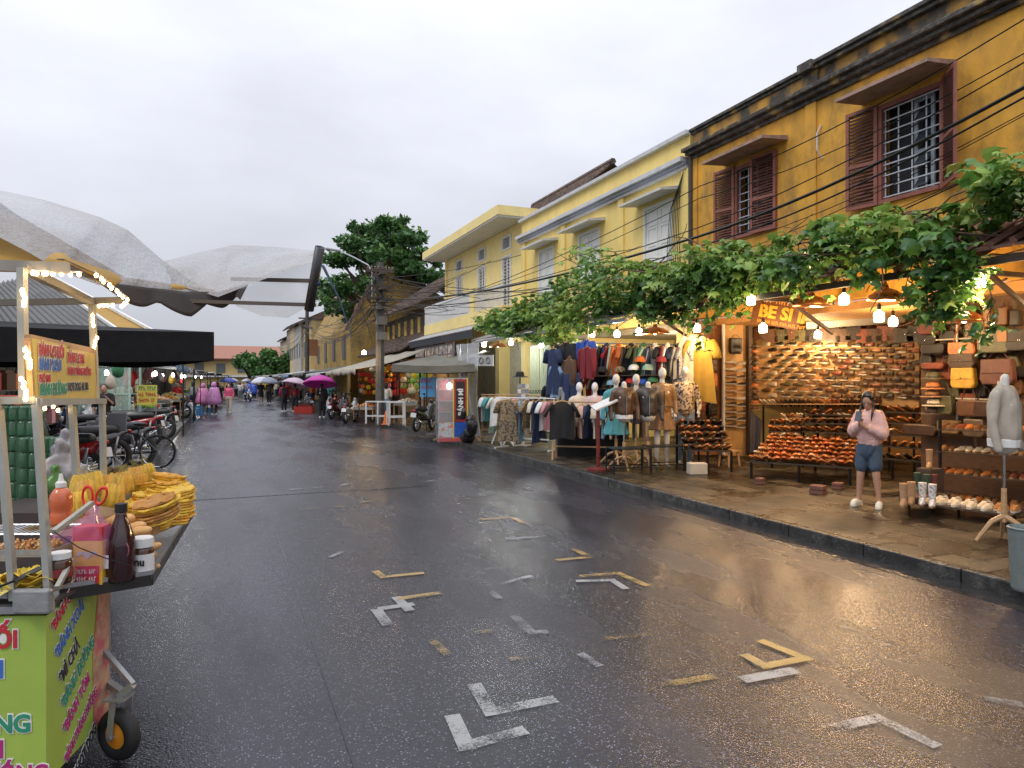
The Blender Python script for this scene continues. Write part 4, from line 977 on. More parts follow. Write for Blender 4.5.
# ---------------- shop sign ----------------
S2 = Seg(750, 12.6, 802, 12.0)
sg = thing('shop_sign', 'brown wooden shop sign with orange lettering hanging under the vine', 'sign', (S2.A.x, S2.A.y, 2.9), S2.rz)
b = MB(); vs = [S2.at(750,322), S2.at(797,330), S2.at(806,300), S2.at(757,290)]; nn = S2.n*.05; b.add(vs+[v-nn for v in vs], [(0,1,2,3),(7,6,5,4),(0,4,5,1),(1,5,6,2),(2,6,7,3),(3,7,4,0)]); part('board', b, mat('sign brown', (.17,.065,.025), .5, var=.3, stretch=(1,8,8)), sg, True, smooth=False)
orange_glow = mat('orange lettering', (.85,.33,.03), .5, emit=(1,.4,.03), es=.25)  # faint glow put into the letter colour; the sign itself is no lamp
Mx = frame_M(S2.at(797,326)-S2.at(750,318), (0,0,1)); 
if Mx.col[2].dot(S2.n) < 0: pass
for s, px, py, sz in (('BE SI II',758,315.5,.30),):
    tb = text_mb(s, sz, .01, .012 if sz > .2 else .004); q = MB(); q.merge(tb, Mx, S2.at(px,py,.012)); part('lettering', q, orange_glow, sg, True)
def scribble(o, M, n_, h, w0, seed):      # a line of lettering too small to read
    rg_ = random.Random(seed); b = MB(); x = 0
    while x < w0:
        for _ in range(rg_.randint(3,6)):
            k = h*rg_.uniform(.35,.6); M0 = M; b.obox(Vector(o)+M@Vector((x+k*.15,h/2,0)), k*.3, h, .004, M); b.obox(Vector(o)+M@Vector((x+k*.55,h*rg_.choice((.1,.5,.9)),0)), k*.5, h*.22, .004, M); x += k*1.15
            if x > w0: break
        x += h*.5
    return b
part('lettering', scribble(S2.at(757,321.5,.012), Mx, 0, .055, .85, 1), orange_glow, sg, True); part('lettering', scribble(S2.at(764,302,.012), Mx, 0, .10, .45, 2), orange_glow, sg, True)
# ---------------- right hand bag wall and shelves ----------------
BW = Seg(921, 10.7, 1060, 9.0)
bw = thing('bag_wall', 'dark boarded wall crowded with hats and leather bags at the far right', 'display wall', (BW.A.x, BW.A.y, .12), BW.rz)
b = MB(); vs = [BW.at(921,300), BW.at(1062,270), BW.at(1062,560), BW.at(921,488)]; nn = BW.n*.05; b.add(vs+[v-nn for v in vs], [(0,1,2,3),(7,6,5,4),(0,4,5,1),(1,5,6,2),(2,6,7,3),(3,7,4,0)]); part('board', b, mat('dark shop board', (.10,.05,.022), .6, var=.4, stretch=(1,1,5)), bw, True)
b = MB(); P_ = [BW.at(939,302,.16), BW.at(1010,290,.16)]; b.tube(P_, .014, 6); b.tube([BW.at(936,340,.12), BW.at(1030,335,.12)], .012, 6); b.tube([BW.at(932,398,.14), BW.at(1010,400,.14)], .012, 6); b.tube([BW.at(957,300,.1), BW.at(957,425,.1)], .016, 6); part('hanging_rail', b, mat('white rail', (.6,.55,.45), .4), bw, True)
def bag_at(px, py, wd, ht, m, lbl, S=BW, off=.2, th=.12, strap=.3, flap=True, slope=0, cat='bag', grp='bags on the right hand wall'):
    p = S.at(px, py, off); t = thing('leather_bag', lbl, cat, p, S.rz, grp); M = Matrix(((1,0,0),(0,0,-1),(0,1,0)))
    b = MB(); h = ht/2; w2_ = wd/2; k = .18*wd
    pr = [(-w2_+k*.5,-h),(w2_-k*.5,-h),(w2_,-h+k),(w2_*(1-slope),h),(-w2_*(1-slope),h),(-w2_,-h+k)]
    b.prism(pr, -th/2, th/2, M); part('body', b, m, t, bevel=.02)
    if flap: b = MB(); b.prism([(-w2_*.9,-h*.1),(w2_*.9,-h*.1),(w2_*.97*(1-slope),h*.98),(-w2_*.97*(1-slope),h*.98)], th/2, th/2+.012, M); b.ball((0,-th/2-.015,-h*.02), .014, m=1); part('flap', b, [m, chrome], t, bevel=.006)
    b = MB(); 
    if strap: b.tube([(-w2_*.8*(1-slope),0,h*.9),(-w2_*.35,0,h+strap*.75),(0,0,h+strap),(w2_*.35,0,h+strap*.75),(w2_*.8*(1-slope),0,h*.9)], .009, 5, flat=.6)
    part('strap', b, m, t); return t
for a in [(930,326,.34,.26,leather('wine leather', (.12,.03,.025)),'dark wine coloured soft bag high at the left of the bag wall',.1),(934,349,.38,.16,lea[0],'black flat clutch second down the left column',0),(934,366,.36,.10,lea[5],'red brown flat clutch third down the left column',0),
          (963,349,.40,.20,leather('orange brown leather',(.50,.17,.05)),'orange brown half moon bag with long strap',.32),(963,361,.38,.22,lea[1],'dark round bag just under the orange half moon bag',0),
          (995,341,.44,.34,leather('green leather',(.10,.095,.045)),'green satchel with two tan patches at the upper right',.12),(998,372,.44,.36,leather('maroon leather',(.14,.055,.04)),'plain maroon brown tote below the green satchel',.1),
          (964,378,.34,.30,lea[8],'mustard yellow folded bag in the centre of the bag wall',0),(944,405,.30,.28,lea[6],'olive green slouchy bag with wide loop handle',.22),(985,409,.30,.24,lea[1],'dark brown handbag beside the cream jacket',.2),
          (969,408,.30,.24,lea[2],'mid brown handbag with thin loop handles',.2),(1022,340,.4,.3,lea[0],'black boxy case at the right edge of the bag wall',.05),(921,430,.55,.17,lea[1],'dark rolled leather bag low on the bag wall',0),(950,427,.34,.2,leather('khaki leather',(.22,.13,.05)),'khaki pouch low on the bag wall',0),(975,428,.3,.26,leather('grey brown leather',(.13,.09,.06)),'round grey brown pouch left of the cream jacket',0),
          (989,318,.12,.26,lea[3],'narrow tan strap bag hung high at the right',.1),(1004,316,.12,.26,lea[2],'narrow brown strap bag hung high at the right',.1),(1016,318,.12,.22,lea[0],'narrow black strap bag hung high at the right',.1)]:
    t = bag_at(*a[:6], strap=a[6], flap=a[2] > .3 and a[3] > .18, slope=.12)
rgb = random.Random(55)
for i, (px, py) in enumerate(((927,340),(949,336),(955,318),(976,330),(950,352),(982,352),(946,372),(981,388),(955,395),(1013,362),(1014,388),(1020,372),(928,402),(968,398),(941,318),(972,312),(1010,345),(927,362))):
    u = rgb.choice([0,1,1,5,6,2,0]); bag_at(px, py, rgb.uniform(.16,.30), rgb.uniform(.14,.28), lea[u], 'small %s bag tucked behind, %s of the back layer of the bag wall' % (['black','dark brown','brown','tan','orange','red brown','olive'][u], ORD[i+1]), off=.08, th=.08, strap=rgb.uniform(.1,.3), flap=i%2 == 0, slope=rgb.uniform(0,.4), grp='bags in the back layer of the right hand wall')
b = MB(); Ms = Matrix(((1,0,0),(0,0,-1),(0,1,0)))
gp = [o for o in bpy.data.objects if o.get('label') == 'green satchel with two tan patches at the upper right'][0]
for x in (-.13, .13): b.box(x-.06, x+.06, -.085, -.074, -.02, .13)
part('patch', b, lea[3], gp)
for i, (px, py, u, lb) in enumerate([(933,379,6,'olive'),(933,389,4,'orange'),(932,397,3,'tan'),(934,406,7,'cream'),(932,414,1,'dark brown')]):
    def hatf():
        b = MB(); b.lathe([(.17,0),(.165,.012),(.10,.02),(.095,.07),(.075,.10),(.02,.112),(.001,.112)], (0,0,0), 14, sx=1, sy=.85); b.lathe([(.1005,.022),(.1,.04)], (0,0,0), 14, sx=1.01, sy=.87, m=1); return b
    goods('leather_hat', hatf, [lea[3], lea[0]], BW.at(px, py, .25), BW.rz, '%s leather hat, %s from the top of the hat column' % (lb, ORD[i+1]), 'hat', 'stacked leather hats', recol=recolour({'tan leather': lea[u]}), smooth=False)
sh = thing('shoe_shelves', 'open shelving of brown shoes beside the cream jacket dummy', 'shelf', (BW.A.x+.5, BW.A.y, .12), BW.rz)
SH = Seg(938, 9.7, 1060, 8.6)
b = MB(); lev = [429, 451, 473, 499]
for ly in lev: b.bar(SH.at(940,ly,0), SH.at(1058,ly*1.0+ (ly-380)*.10,0), .34, .015)
part('shelf_board', b, dark_wood, sh, True)
b = MB()
for px in (940, 1055): q = SH.at(px, 400, -.15); b.bar((q.x,q.y,.12),(q.x,q.y,1.25), .03); q = SH.at(px, 400, .15); b.bar((q.x,q.y,.12),(q.x,q.y,1.25), .03)
part('post', b, black_metal, sh, True)
for li, ly in enumerate(lev):
    A = SH.at(940,ly,0); B = SH.at(1058,ly+(ly-380)*.10,0); n = 13
    for i in range(n):
        u = rg.choice([2,1,3,5,4] if li != 1 else [7,7,3,7,2]); p = A.lerp(B, (i+.5)/n)+Vector((0,0,.01))
        goods('shoe', lambda: shoe_mb(), [sole_w, lea[0]], p, label='%s shoe, %s from the left on the %s shelf from the top' % (['black','dark brown','brown','tan','orange','red brown','olive','cream'][u], ORD[i+1], ORD[li+1]), group='shoes on the open shelves', rot=(0,0,SH.rz-PI/2+R(rg.uniform(-12,12))), recol=recolour({'black leather': lea[u], 'pale sole': sole_b}), key='shoe')
# low rack of boots and white shoes
LR = Seg(905, 8.9, 1022, 7.9)
lr = thing('low_shoe_rack', 'low slanting rack with white shoes and boots at the pavement edge', 'rack', (LR.A.x, LR.A.y, .12), LR.rz)
b = MB(); A = LR.at(906,511,0); B = LR.at(1018,531,0); A.z = B.z = .24; b.bar(A, B, .42, .02); part('shelf_board', b, dark_wood, lr, True)
b = MB()
for q in (.03, .5, .97): p = A.lerp(B, q); b.bar((p.x,p.y,.12),(p.x,p.y,.23), .025)
part('leg', b, black_metal, lr, True)
for i in range(15):
    p = A.lerp(B, (i+.6)/15.2)+LR.n*(.08 if i % 2 else -.06)+Vector((0,0,.012)); u = 7 if i < 12 else 3
    if i < 3: continue
    goods('shoe', lambda: shoe_mb(), [sole_w, lea[0]], p, label='pale trainer, %s from the left on the low slanting rack' % ORD[i-2], group='pale shoes on the low rack', rot=(0,0,LR.rz-PI/2+R(rg.uniform(-12,12))), recol=recolour({'black leather': lea[u]}), key='shoe', scale=1.05)
def boot_mb():
    b = shoe_mb(.25,.09,.10,.05,.0, open_=False); b.tube([(-.075,0,.06),(-.072,0,.16),(-.07,0,.30)], [.045,.045,.055], 10, 1); return b
bm = {'t': leather('tan suede', (.42,.24,.12), .8), 'g': leather('dark green suede', (.035,.07,.045), .7), 'r': leather('dark red suede', (.13,.035,.025), .7), 'w': mat('white patterned leather', (.7,.68,.64), .5, col2=(.3,.1,.08), c2scale=30, c2pos=.58)}
for px, py, k, lb in ((903,506,'t','tan suede boot at the front left of the low rack'),(911,504,'t','second tan suede boot of the pair on the low rack'),(917,492,'g','dark green boot standing behind the tan boots'),(926,494,'g','right hand dark green boot of the low rack'),(922,505,'w','white patterned boot in front of the dark green boots'),(932,507,'w','right hand white patterned boot on the low rack'),(934,494,'r','dark red boot at the right of the green boots'),(929,468,'t','tall tan boot standing at the back above the green boots')):
    z = .252 if py > 500 else (.33 if py > 480 else .62); p = G(px, py, z); goods('boot', boot_mb, [sole_b, bm['t']], p, LR.rz-PI/2+.3, lb, 'boot', 'boots on the low rack', recol=recolour({'tan suede': bm[k]}), key='boot', scale=.82 if z > .3 else .9)
b = MB(); p = G(926,494,.33); b.box(p.x-.35,p.x+.30,p.y-.12,p.y+.12,.252,.328); one('boot_step', b, dark_wood, 'dark wooden step carrying the green boots', 'step', loc=(p.x,p.y,.252), world=True)
b = MB(); p = G(930,468,.62); b.box(p.x-.12,p.x+.14,p.y-.1,p.y+.1,.122,.618); one('boot_step', b, dark_wood, 'tall dark block under the tan boot at the back', 'block', loc=(p.x,p.y,.122), world=True)
b = MB(); b.lathe([(.13,0),(.14,.02),(.17,.50),(.18,.52),(.165,.53),(.15,.50),(.12,.05)], (0,0,0), 14); b.v = [(x*.72,y*.72,z*.95) for x,y,z in b.v]; one('bin', b, mat('grey green plastic', (.16,.19,.18), .45, dirt=(.05,.05,.05), dscale=8), 'grey green plastic bin on the kerb at the right edge', 'bin', loc=G(1026,590,.13))
# ================================================================== clothes stall
def cloth(nm, c, c2=None, r=.8, **k): return mat(nm, c, r, var=.14, scale=5, bump=.2, bscale=16, **({'col2': c2, 'c2scale': 22, 'c2pos': .53, 'c2soft': .03} if c2 else {}), **k)
fab = {'black':cloth('black cloth',(.018,.018,.02)),'navy':cloth('navy cloth',(.02,.035,.09)),'blue':cloth('blue cloth',(.03,.09,.42)),'sky':cloth('light blue cloth',(.22,.36,.5)),'red':cloth('red cloth',(.42,.025,.025)),
 'maroon':cloth('maroon cloth',(.22,.02,.03)),'white':cloth('white cloth',(.72,.72,.70)),'cream':cloth('cream cloth',(.62,.54,.42)),'grey':cloth('grey cloth',(.25,.26,.27)),'olive':cloth('olive cloth',(.10,.11,.05)),
 'green':cloth('green cloth',(.05,.20,.09)),'orange':cloth('orange cloth',(.62,.15,.03)),'pink':cloth('pink cloth',(.62,.28,.30)),'teal':cloth('teal cloth',(.08,.30,.32)),'brown':cloth('brown cloth',(.12,.06,.03)),
 'tan':cloth('tan cloth',(.40,.26,.14)),'camo':cloth('patterned cloth',(.30,.22,.13),(.08,.07,.05)),'mint':cloth('mint cloth',(.35,.52,.42)),'peach':cloth('peach cloth',(.62,.38,.28)),'plaid':cloth('grey patterned cloth',(.35,.35,.38),(.12,.10,.14)), 'yellow':cloth('yellow cloth',(.36,.22,.03))}
hang_m = mat('wooden hanger', (.55,.35,.15), .5)
def garment_mb(kind='tshirt', seed=0):
    rg = random.Random(seed); L_ = {'tshirt':.66,'jacket':.70,'dress':.98,'hoodie':.68}[kind]; W = {'tshirt':.235,'jacket':.25,'dress':.22,'hoodie':.25}[kind]
    b = MB(); n = 12; nv = 12; ph = rg.uniform(0,6)
    def hw(t):
        if t < .12: return .075+(W-.075)*math.sin(t/.12*PI/2)
        if kind == 'dress' : return W*(.92-.12*math.sin(min(1,t/.45)*PI)) if t < .45 else W*(.92+.5*(t-.45))
        return W*(1-.04*math.sin(t*PI))
    def P(u, v, side):
        t = v; x = (u*2-1)*hw(t); z = -.055-.05*min(1, abs(u*2-1)*1.0)*min(1,hw(min(t,.12))/W)-L_*t
        th = (.052 if kind in ('jacket','hoodie') else .034)*math.sqrt(max(0, 1-(u*2-1)**2))*(.5+.5*min(1,t*5))
        fold = .014*math.sin((u*2-1)*9+ph+t*2)*t + .008*math.sin((u*2-1)*21+ph*2)*t
        return (x, side*th+fold, z)
    for s in (-1, 1): b.grid(lambda u, v: P(u, v, s), n, nv)
    lo = {'tshirt':.24,'jacket':.62,'dress':.26,'hoodie':.60}[kind]; sp = {'tshirt':.55,'jacket':.16,'dress':.4,'hoodie':.16}[kind]
    for s in (-1, 1):
        a = Vector((s*(W-.035), 0, -.13)); d = Vector((s*sp, rg.uniform(-.1,.1), -1)).normalized(); e = a+d*lo; m_ = a.lerp(e,.5)+Vector((s*.012,rg.uniform(-.01,.01),0))
        b.tube([a-d*.05, a+d*.03, m_, e], [.06,.085,.075 if lo < .4 else .062,.072 if lo < .4 else .048], 9, flat=.42)
    if kind == 'hoodie': b.ball((0,.03,-.06), .10,.06,.10)
    if kind == 'jacket': b.tube([(-.08,.0,-.05),(0,-.04,-.11),(.08,0,-.05),(0,.05,-.04),(-.08,0,-.05)], .018, 6); b.box(-.006,.006,-.066,-.05,-.75,-.12)
    return b
def hanger_mb():
    b = MB(); b.tube([(-.2,0,-.12),(-.1,0,-.065),(0,0,-.04),(.1,0,-.065),(.2,0,-.12)], .010, 5); b.tube([(0,0,-.045),(0,0,.0),(.02,0,.03),(.04,0,.02),(.03,0,-.0)], .004, 4); return b
GP = {}
def garment(kind, colour, loc, rz, label, group, seed=0, scale=1.0, rot=None):
    k = (kind, seed % 3)
    if k not in GP: GP[k] = mesh(kind, garment_mb(kind, seed % 3), [fab['black']])
    if 'h' not in GP: GP['h'] = mesh('hanger', hanger_mb(), hang_m)
    me = recolour({'black cloth': fab[colour]})(GP[k])
    nm = {'tshirt':'hanging_tshirt','jacket':'hanging_jacket','dress':'hanging_dress','hoodie':'hanging_hoodie'}[kind]
    t = bpy.data.objects.new(nm, None); COL.objects.link(t); t.location = loc; t.rotation_euler = rot or (0,0,rz); t.scale = (scale,)*3; tag(t, label, 'clothing', group)
    for p in me.polygons: p.use_smooth = True
    a = bpy.data.objects.new('cloth', me); COL.objects.link(a); a.parent = t
    h = bpy.data.objects.new('hanger', GP['h']); COL.objects.link(h); h.parent = t
    return t
rg = random.Random(77)
CN = {'sky':'light blue','camo':'patterned khaki','plaid':'grey patterned','peach':'peach','tan':'tan'}
def rack(name, lbl, A, B, h, m, n, kinds, cols_, grp, face=PI/2, legs=True, turn=.25, rail_r=.016, aframe=False, short='rack'):
    A = Vector(A); B = Vector(B); d = (B-A).normalized(); q = Vector((-d.y,d.x,0)); rz = math.atan2(d.y, d.x)
    t = thing(name, lbl, 'clothes rack', (A.x,A.y,.12), rz); b = MB(); b.tube([(A.x,A.y,h),(B.x,B.y,h)], rail_r, 7); part('rail', b, m, t, True)
    if legs:
        b = MB()
        for e in (A+d*.05, B-d*.05):
            if aframe: b.bar((e.x+q.x*.3,e.y+q.y*.3,.12),(e.x,e.y,h), .035); b.bar((e.x-q.x*.3,e.y-q.y*.3,.12),(e.x,e.y,h), .035)
            else: b.bar((e.x,e.y,.12),(e.x,e.y,h), .03); b.bar((e.x-q.x*.28,e.y-q.y*.28,.14),(e.x+q.x*.28,e.y+q.y*.28,.14), .035)
        part('leg', b, m, t, True); b = MB(); b.bar((A.x,A.y,.38),(B.x,B.y,.38), .03); part('cross_bar', b, m, t, True)
    L_ = (B-A).length
    for i in range(n):
        p = A+d*(L_*(i+.7)/(n+.4)); c = cols_[i % len(cols_)]; k = kinds[i % len(kinds)]
        garment(k, c, (p.x,p.y,h), rz+face+rg.uniform(-turn,turn), '%s %s, %s from the left on the %s' % (CN.get(c,c), {'tshirt':'t-shirt','jacket':'jacket','dress':'dress','hoodie':'hooded top'}[k], ORD[i+1], short), grp, i)
    return t
# wooden rack of T-shirts nearest the kerb
A = PD(552,380,14.6); B = PD(648,380,14.2); A.z = B.z = 0
rack('clothes_rack', 'wooden rack of pastel t-shirts standing near the kerb', A, B, 1.33, light_wood, 12, ['tshirt'], ['sky','blue','cream','peach','navy','cream','sky','peach','navy','brown','olive','peach'], 't-shirts on the wooden kerb rack', aframe=True, turn=.35, short='wooden kerb rack')
p = PD(562,380,14.15); garment('tshirt','black',(p.x,p.y,1.42),R(-22.9)+.1,'big black t-shirt facing the street on the end of the wooden kerb rack','t-shirts on the wooden kerb rack',1,1.15)
A = PD(500,380,16.9); B = PD(556,380,16.0); A.z = B.z = 0
rack('clothes_rack', 'white metal rack of patterned shirts behind the grey card stand', A, B, 1.36, white_paint, 9, ['dress','tshirt','tshirt'], ['camo','plaid','pink','sky','camo','cream','navy','white','pink'], 'clothes on the white metal rack', turn=.4, short='white metal rack')
p = PD(508,380,16.3); garment('dress','camo',(p.x,p.y,1.38),R(-22.9),'khaki patterned shirt facing the street at the end of the white rack','clothes on the white metal rack',1,1.0)
A = PD(481,380,19.5); B = PD(540,380,18.2); A.z = B.z = 0
rack('clothes_rack', 'far rack of children clothes beside the plastic curtain', A, B, 1.38, light_wood, 10, ['tshirt','tshirt','dress'], ['white','teal','mint','maroon','grey','plaid','pink','sky','plaid','black'], 'clothes on the far rack', turn=.4, short='far rack')
t = garment('tshirt','white',tuple(PD(500,380,18.3)[:2])+(1.42,),R(-22.9),'white t-shirt with a red picture facing the street on the far rack','clothes on the far rack',1,1.15)
b = MB(); b.prism([(-.09,-.30),(-.02,-.33),(.08,-.26),(.10,-.34),(.04,-.42),(-.05,-.40),(-.10,-.44),(-.07,-.36)], 0, .01, Matrix(((1,0,0),(0,0,-1),(0,1,0))), (0,-.052,0)); part('picture', b, mat('red print', (.5,.03,.04), .7), t)
# big back wall of upper garments: two tiers of hangers, on a rail under the roof
CB = Seg(590, 15.8, 690, 14.2)
rb = thing('wall_rail', 'long rail under the roof crowded with shirts and jackets above the mannequins', 'rail', (CB.A.x,CB.A.y,2.6), CB.rz)
b = MB(); b.tube([CB.at(588,343,0), CB.at(688,345,0)], .016, 6); part('rail', b, metal_grey, rb, True); b = MB(); b.bar(CB.at(588,343,0), CB.at(588,322,0), .02); b.bar(CB.at(684,345,0), CB.at(684,322,0), .02); part('hanging_bar', b, metal_grey, rb, True)
cs = ['cream','white','white','black','navy','red','mint','orange','orange','brown','black','olive','olive','green','mint','navy','white','black','maroon','white','navy','black','grey','plaid']
for i in range(24):
    p = CB.at(592+i*4.05, 344, 0); c = cs[i]; k = ['jacket','hoodie','tshirt'][i % 3]
    garment(k, c, p, CB.rz+PI/2+rg.uniform(-.45,.1), '%s %s, %s from the left on the long rail under the roof' % (CN.get(c,c), {'tshirt':'t-shirt','jacket':'jacket','hoodie':'hooded top'}[k], ORD[i+1]), 'clothes on the long rail under the roof', i, .95)
b = MB(); b.tube([CB.at(592,373,-.2), CB.at(690,373,-.2)], .016, 6); one('wall_rail', b, metal_grey, 'lower rail behind the mannequins', 'rail', loc=CB.at(592,373,-.2), world=True)
for i in range(22):
    p = CB.at(594+i*4.4, 373, -.2); c = rg.choice(['black','white','camo','plaid','grey','olive','cream','mint','black','camo','navy','red']); k = ['tshirt','dress'][i % 2]
    garment(k, c, p, CB.rz+PI/2+rg.uniform(-.5,.2), '%s %s, %s from the left on the lower rail behind the mannequins' % (CN.get(c,c), {'tshirt':'t-shirt','dress':'dress'}[k], ORD[i+1]), 'clothes on the lower rail', i, 1.0)
# face-on jackets at the left end
JS = Seg(545, 16.6, 592, 15.4)
for px, py, c, k, s, lb in ((553,346,'navy','dress',1.1,'long navy coat at the far left of the face-on jackets'),(566,340,'black','jacket',1.15,'large black padded jacket high on the left'),(586,338,'blue','jacket',1.05,'bright blue jacket hung above the maroon one'),(587,345,'maroon','jacket',.98,'maroon zipped jacket facing the street'),(569,357,'brown','hoodie',.85,'brown hooded top below the black padded jacket'),(571,369,'navy','jacket',1.05,'navy jacket below the brown hooded top'),(556,364,'sky','dress',.75,'light blue garment between dark coats'),(568,384,'grey','hoodie',.9,'grey raincoat hanging lowest beside the white dummies'),(551,383,'black','dress',.9,'black dress low at the left of the grey raincoat'),(682,344,'plaid','dress',.95,'patterned grey pink shirt at the right end of the long rail'),(693,332,'cream','dress',1.0,'long cream shirt hung high beside the bag panel'),(701,335,'yellow','dress',1.3,'long mustard cloth hung beside the bag panel')):
    S = JS if px < 600 else CB; garment(k, c, S.at(px, py, .1 if c not in ('blue','black') else -.05), S.rz+rg.uniform(-.15,.15), lb, 'garments hung facing the street', px, s)
# white grid of sunglasses / cards
t = thing('card_stand', 'white metal stand of small cards in front of the far rack', 'stand', G(523,446,.12)); b = MB(); b.tube([(0,0,.02),(0,0,1.55)], .014, 6); b.bar((-.22,0,.02),(.22,0,.02), .03); b.bar((0,-.22,.02),(0,.22,.02), .03); part('post', b, white_paint, t)
for r_ in range(5):
    for c_ in range(3): b = MB(); b.box(-.16+c_*.11,-.065+c_*.11,-.03,-.02,.95+r_*.13,1.06+r_*.13); part('card', b, mat(['pale card','grey card','blue card'][(r_+c_)%3], [(.7,.7,.7),(.3,.32,.36),(.2,.3,.45)][(r_+c_)%3], .5), t)
ht = thing('hat_stand', 'wire stand of dark sunglasses and a black hat above the white rack', 'stand', PD(520,380,17.4)*1.0); ht.location.z = .12; ROOT[ht.name] = Matrix.Translation(ht.location).inverted()
b = MB(); b.tube([(0,0,0),(0,0,1.75)], .015, 6); b.tube([(-.02,0,1.35),(.95,-.4,1.35)], .012, 5); b.tube([(.93,-.39,0),(.93,-.39,1.35)], .015, 6); part('post', b, black_metal, ht)
b = MB()
for i in range(14):
    for j in (0,1): b.ball((.04+i*.065+j*.025, -.02-i*.027, 1.40), .022, .01, .02, 6, 4)
part('sunglasses', b, mat('dark lens', (.02,.02,.025), .1), ht)
goods('sun_hat', lambda: (lambda b: (b.lathe([(.22,0),(.2,.015),(.11,.03),(.105,.11),(.07,.15),(.001,.155)], (0,0,0), 14), b)[1])(MB()), [fab['black']], ht.location+Vector((0,0,1.75)), 0, 'black brimmed hat on top of the wire stand', 'hat')
goods('sun_hat', None, None, PX(541,334,8.9)+Vector((0,0,-.1)), 0, 'straw hat hanging beside the white lamps', 'hat', recol=recolour({'black cloth': mat('straw', (.65,.5,.25), .8)}))
# A-frame white stool frames at the foot of the racks
for px, py, dd, lb in ((502,444,17.4,'white folding stool frame left of the card stand'),(514,445,17.2,'white folding stool frame beside the card stand')):
    p = G(px, py, .12); t = thing('folding_stool', lb, 'stool', p, .4, 'white folding stools'); b = MB()
    for s in (-.2,.2): b.bar((s,-.18,0),(s*.7,.05,.55), .03); b.bar((s,.18,0),(s*.7,-.05,.55), .03)
    b.bar((-.18,-.1,.2),(.18,-.1,.2), .02); part('leg', b, white_paint, t); b = MB(); b.box(-.2,.2,-.14,.14,.55,.575); part('seat', b, white_paint, t)
# red maroon signpost with slanted board
p = G(598,470,.12); t = thing('price_stand', 'dark red post stand with a slanted open booklet', 'stand', p, -.3); b = MB(); b.tube([(0,0,.03),(0,0,1.18)], .035, 8); part('post', b, mat('dark red paint', (.16,.025,.02), .4), t)
b = MB(); b.lathe([(.22,0),(.22,.03),(.05,.06)], (0,0,0), 14); part('base', b, MATS['dark red paint'], t); b = MB(); b.obox((.12,0,1.24), .46,.30,.03, Euler((.25,-.42,0)).to_matrix()); part('booklet', b, mat('paper', (.7,.68,.65), .6), t)

# ================================================================== mannequins
plaster = mat('mannequin plaster', (.66,.62,.56), .4, var=.05); plaster_w = mat('white mannequin plaster', (.75,.75,.76), .35, var=.04)
def bust_mb(legs=False, male=False, arms=True, head=True, z0=.85):
    b = MB(); k = 1.08 if male else 1.0; H_ = .0
    b.cap((0,0,z0+.06),(0,0,z0+.16), .155*k,.13*k, 12); b.cap((0,0,z0+.16),(0,0,z0+.36), .125*k,.145*k, 12)
    b.ball((0,0,z0+.42), .17*k,.115*k,.15, 12,8); 
    if not male:
        for s in (-1,1): b.ball((s*.07,-.085,z0+.38), .062)
    b.cap((-.13*k,0,z0+.50),(.13*k,0,z0+.50), .062*k,.062*k, 10); b.cap((0,.0,z0+.5),(0,-.01,z0+.64), .055*k,.048*k, 10)
    if head: b.ball((0,-.02,z0+.76), .075,.092,.115, 14,10); b.ball((0,-.10,z0+.745), .014,.02,.03)
    if arms:
        for s in (-1,1): b.cap((s*.185*k,0,z0+.49),(s*.235*k,.01,z0+.24), .048*k,.038*k, 9); b.cap((s*.235*k,.01,z0+.24),(s*.24*k,-.06,z0+.02), .037*k,.027, 9)
    if arms and legs:
        for s in (-1,1):
            b.cap((s*.24*k,-.06,z0+.02),(s*.24*k,-.08,z0-.06), .03,.03, 7)
            for f in range(4): b.cap((s*.24*k+(-.024+f*.016),-.085,z0-.06),(s*.24*k+(-.026+f*.017),-.095,z0-.15+abs(f-1.5)*.008), .009,.007, 6)
            b.cap((s*.21*k,-.09,z0-.03),(s*.20*k,-.12,z0-.09), .010,.008, 6)
    if legs:
        for s in (-1,1): b.cap((s*.085,0,z0+.03),(s*.095,-.01,.48), .088,.055, 10); b.cap((s*.095,-.01,.48),(s*.10,.02,.09), .056,.032, 10); b.cap((s*.10,.03,.04),(s*.11,-.13,.025), .036,.026, 8)
    return b
def wear_mb(kind, z0=.85, male=False):
    b = MB(); k = 1.08 if male else 1.0; g = .022
    b.ball((0,0,z0+.42), (.17+g)*k,.125+g,.16, 14,9); b.cap((-.14*k,0,z0+.50),(.14*k,0,z0+.50), .07*k,.07*k, 10)
    low_ = {'jacket':z0+.02,'coat':z0-.02,'shirt':z0-.06}[kind]
    b.cap((0,0,low_+.1),(0,0,z0+.36), .165*k+g*.4,.15*k+g, 14)
    if kind == 'coat': b.lathe([(.145,z0+.22),(.17,z0+.05),(.23,z0-.20),(.27,z0-.34),(.25,z0-.345),(.12,z0)], (0,0,0), 18, sy=.85)
    for s in (-1,1): b.cap((s*.19*k,0,z0+.47),(s*.25*k,.01,z0+.22), .066,.055, 10); b.cap((s*.25*k,.01,z0+.22),(s*.255*k,-.06,z0-.02), .054,.045, 10)
    b.tube([(-.075,.0,z0+.56),(-.05,-.08,z0+.50),(0,-.13,z0+.40),(.05,-.08,z0+.50),(.075,0,z0+.56),(0,.06,z0+.60),(-.075,0,z0+.56)], .024, 7)
    return b
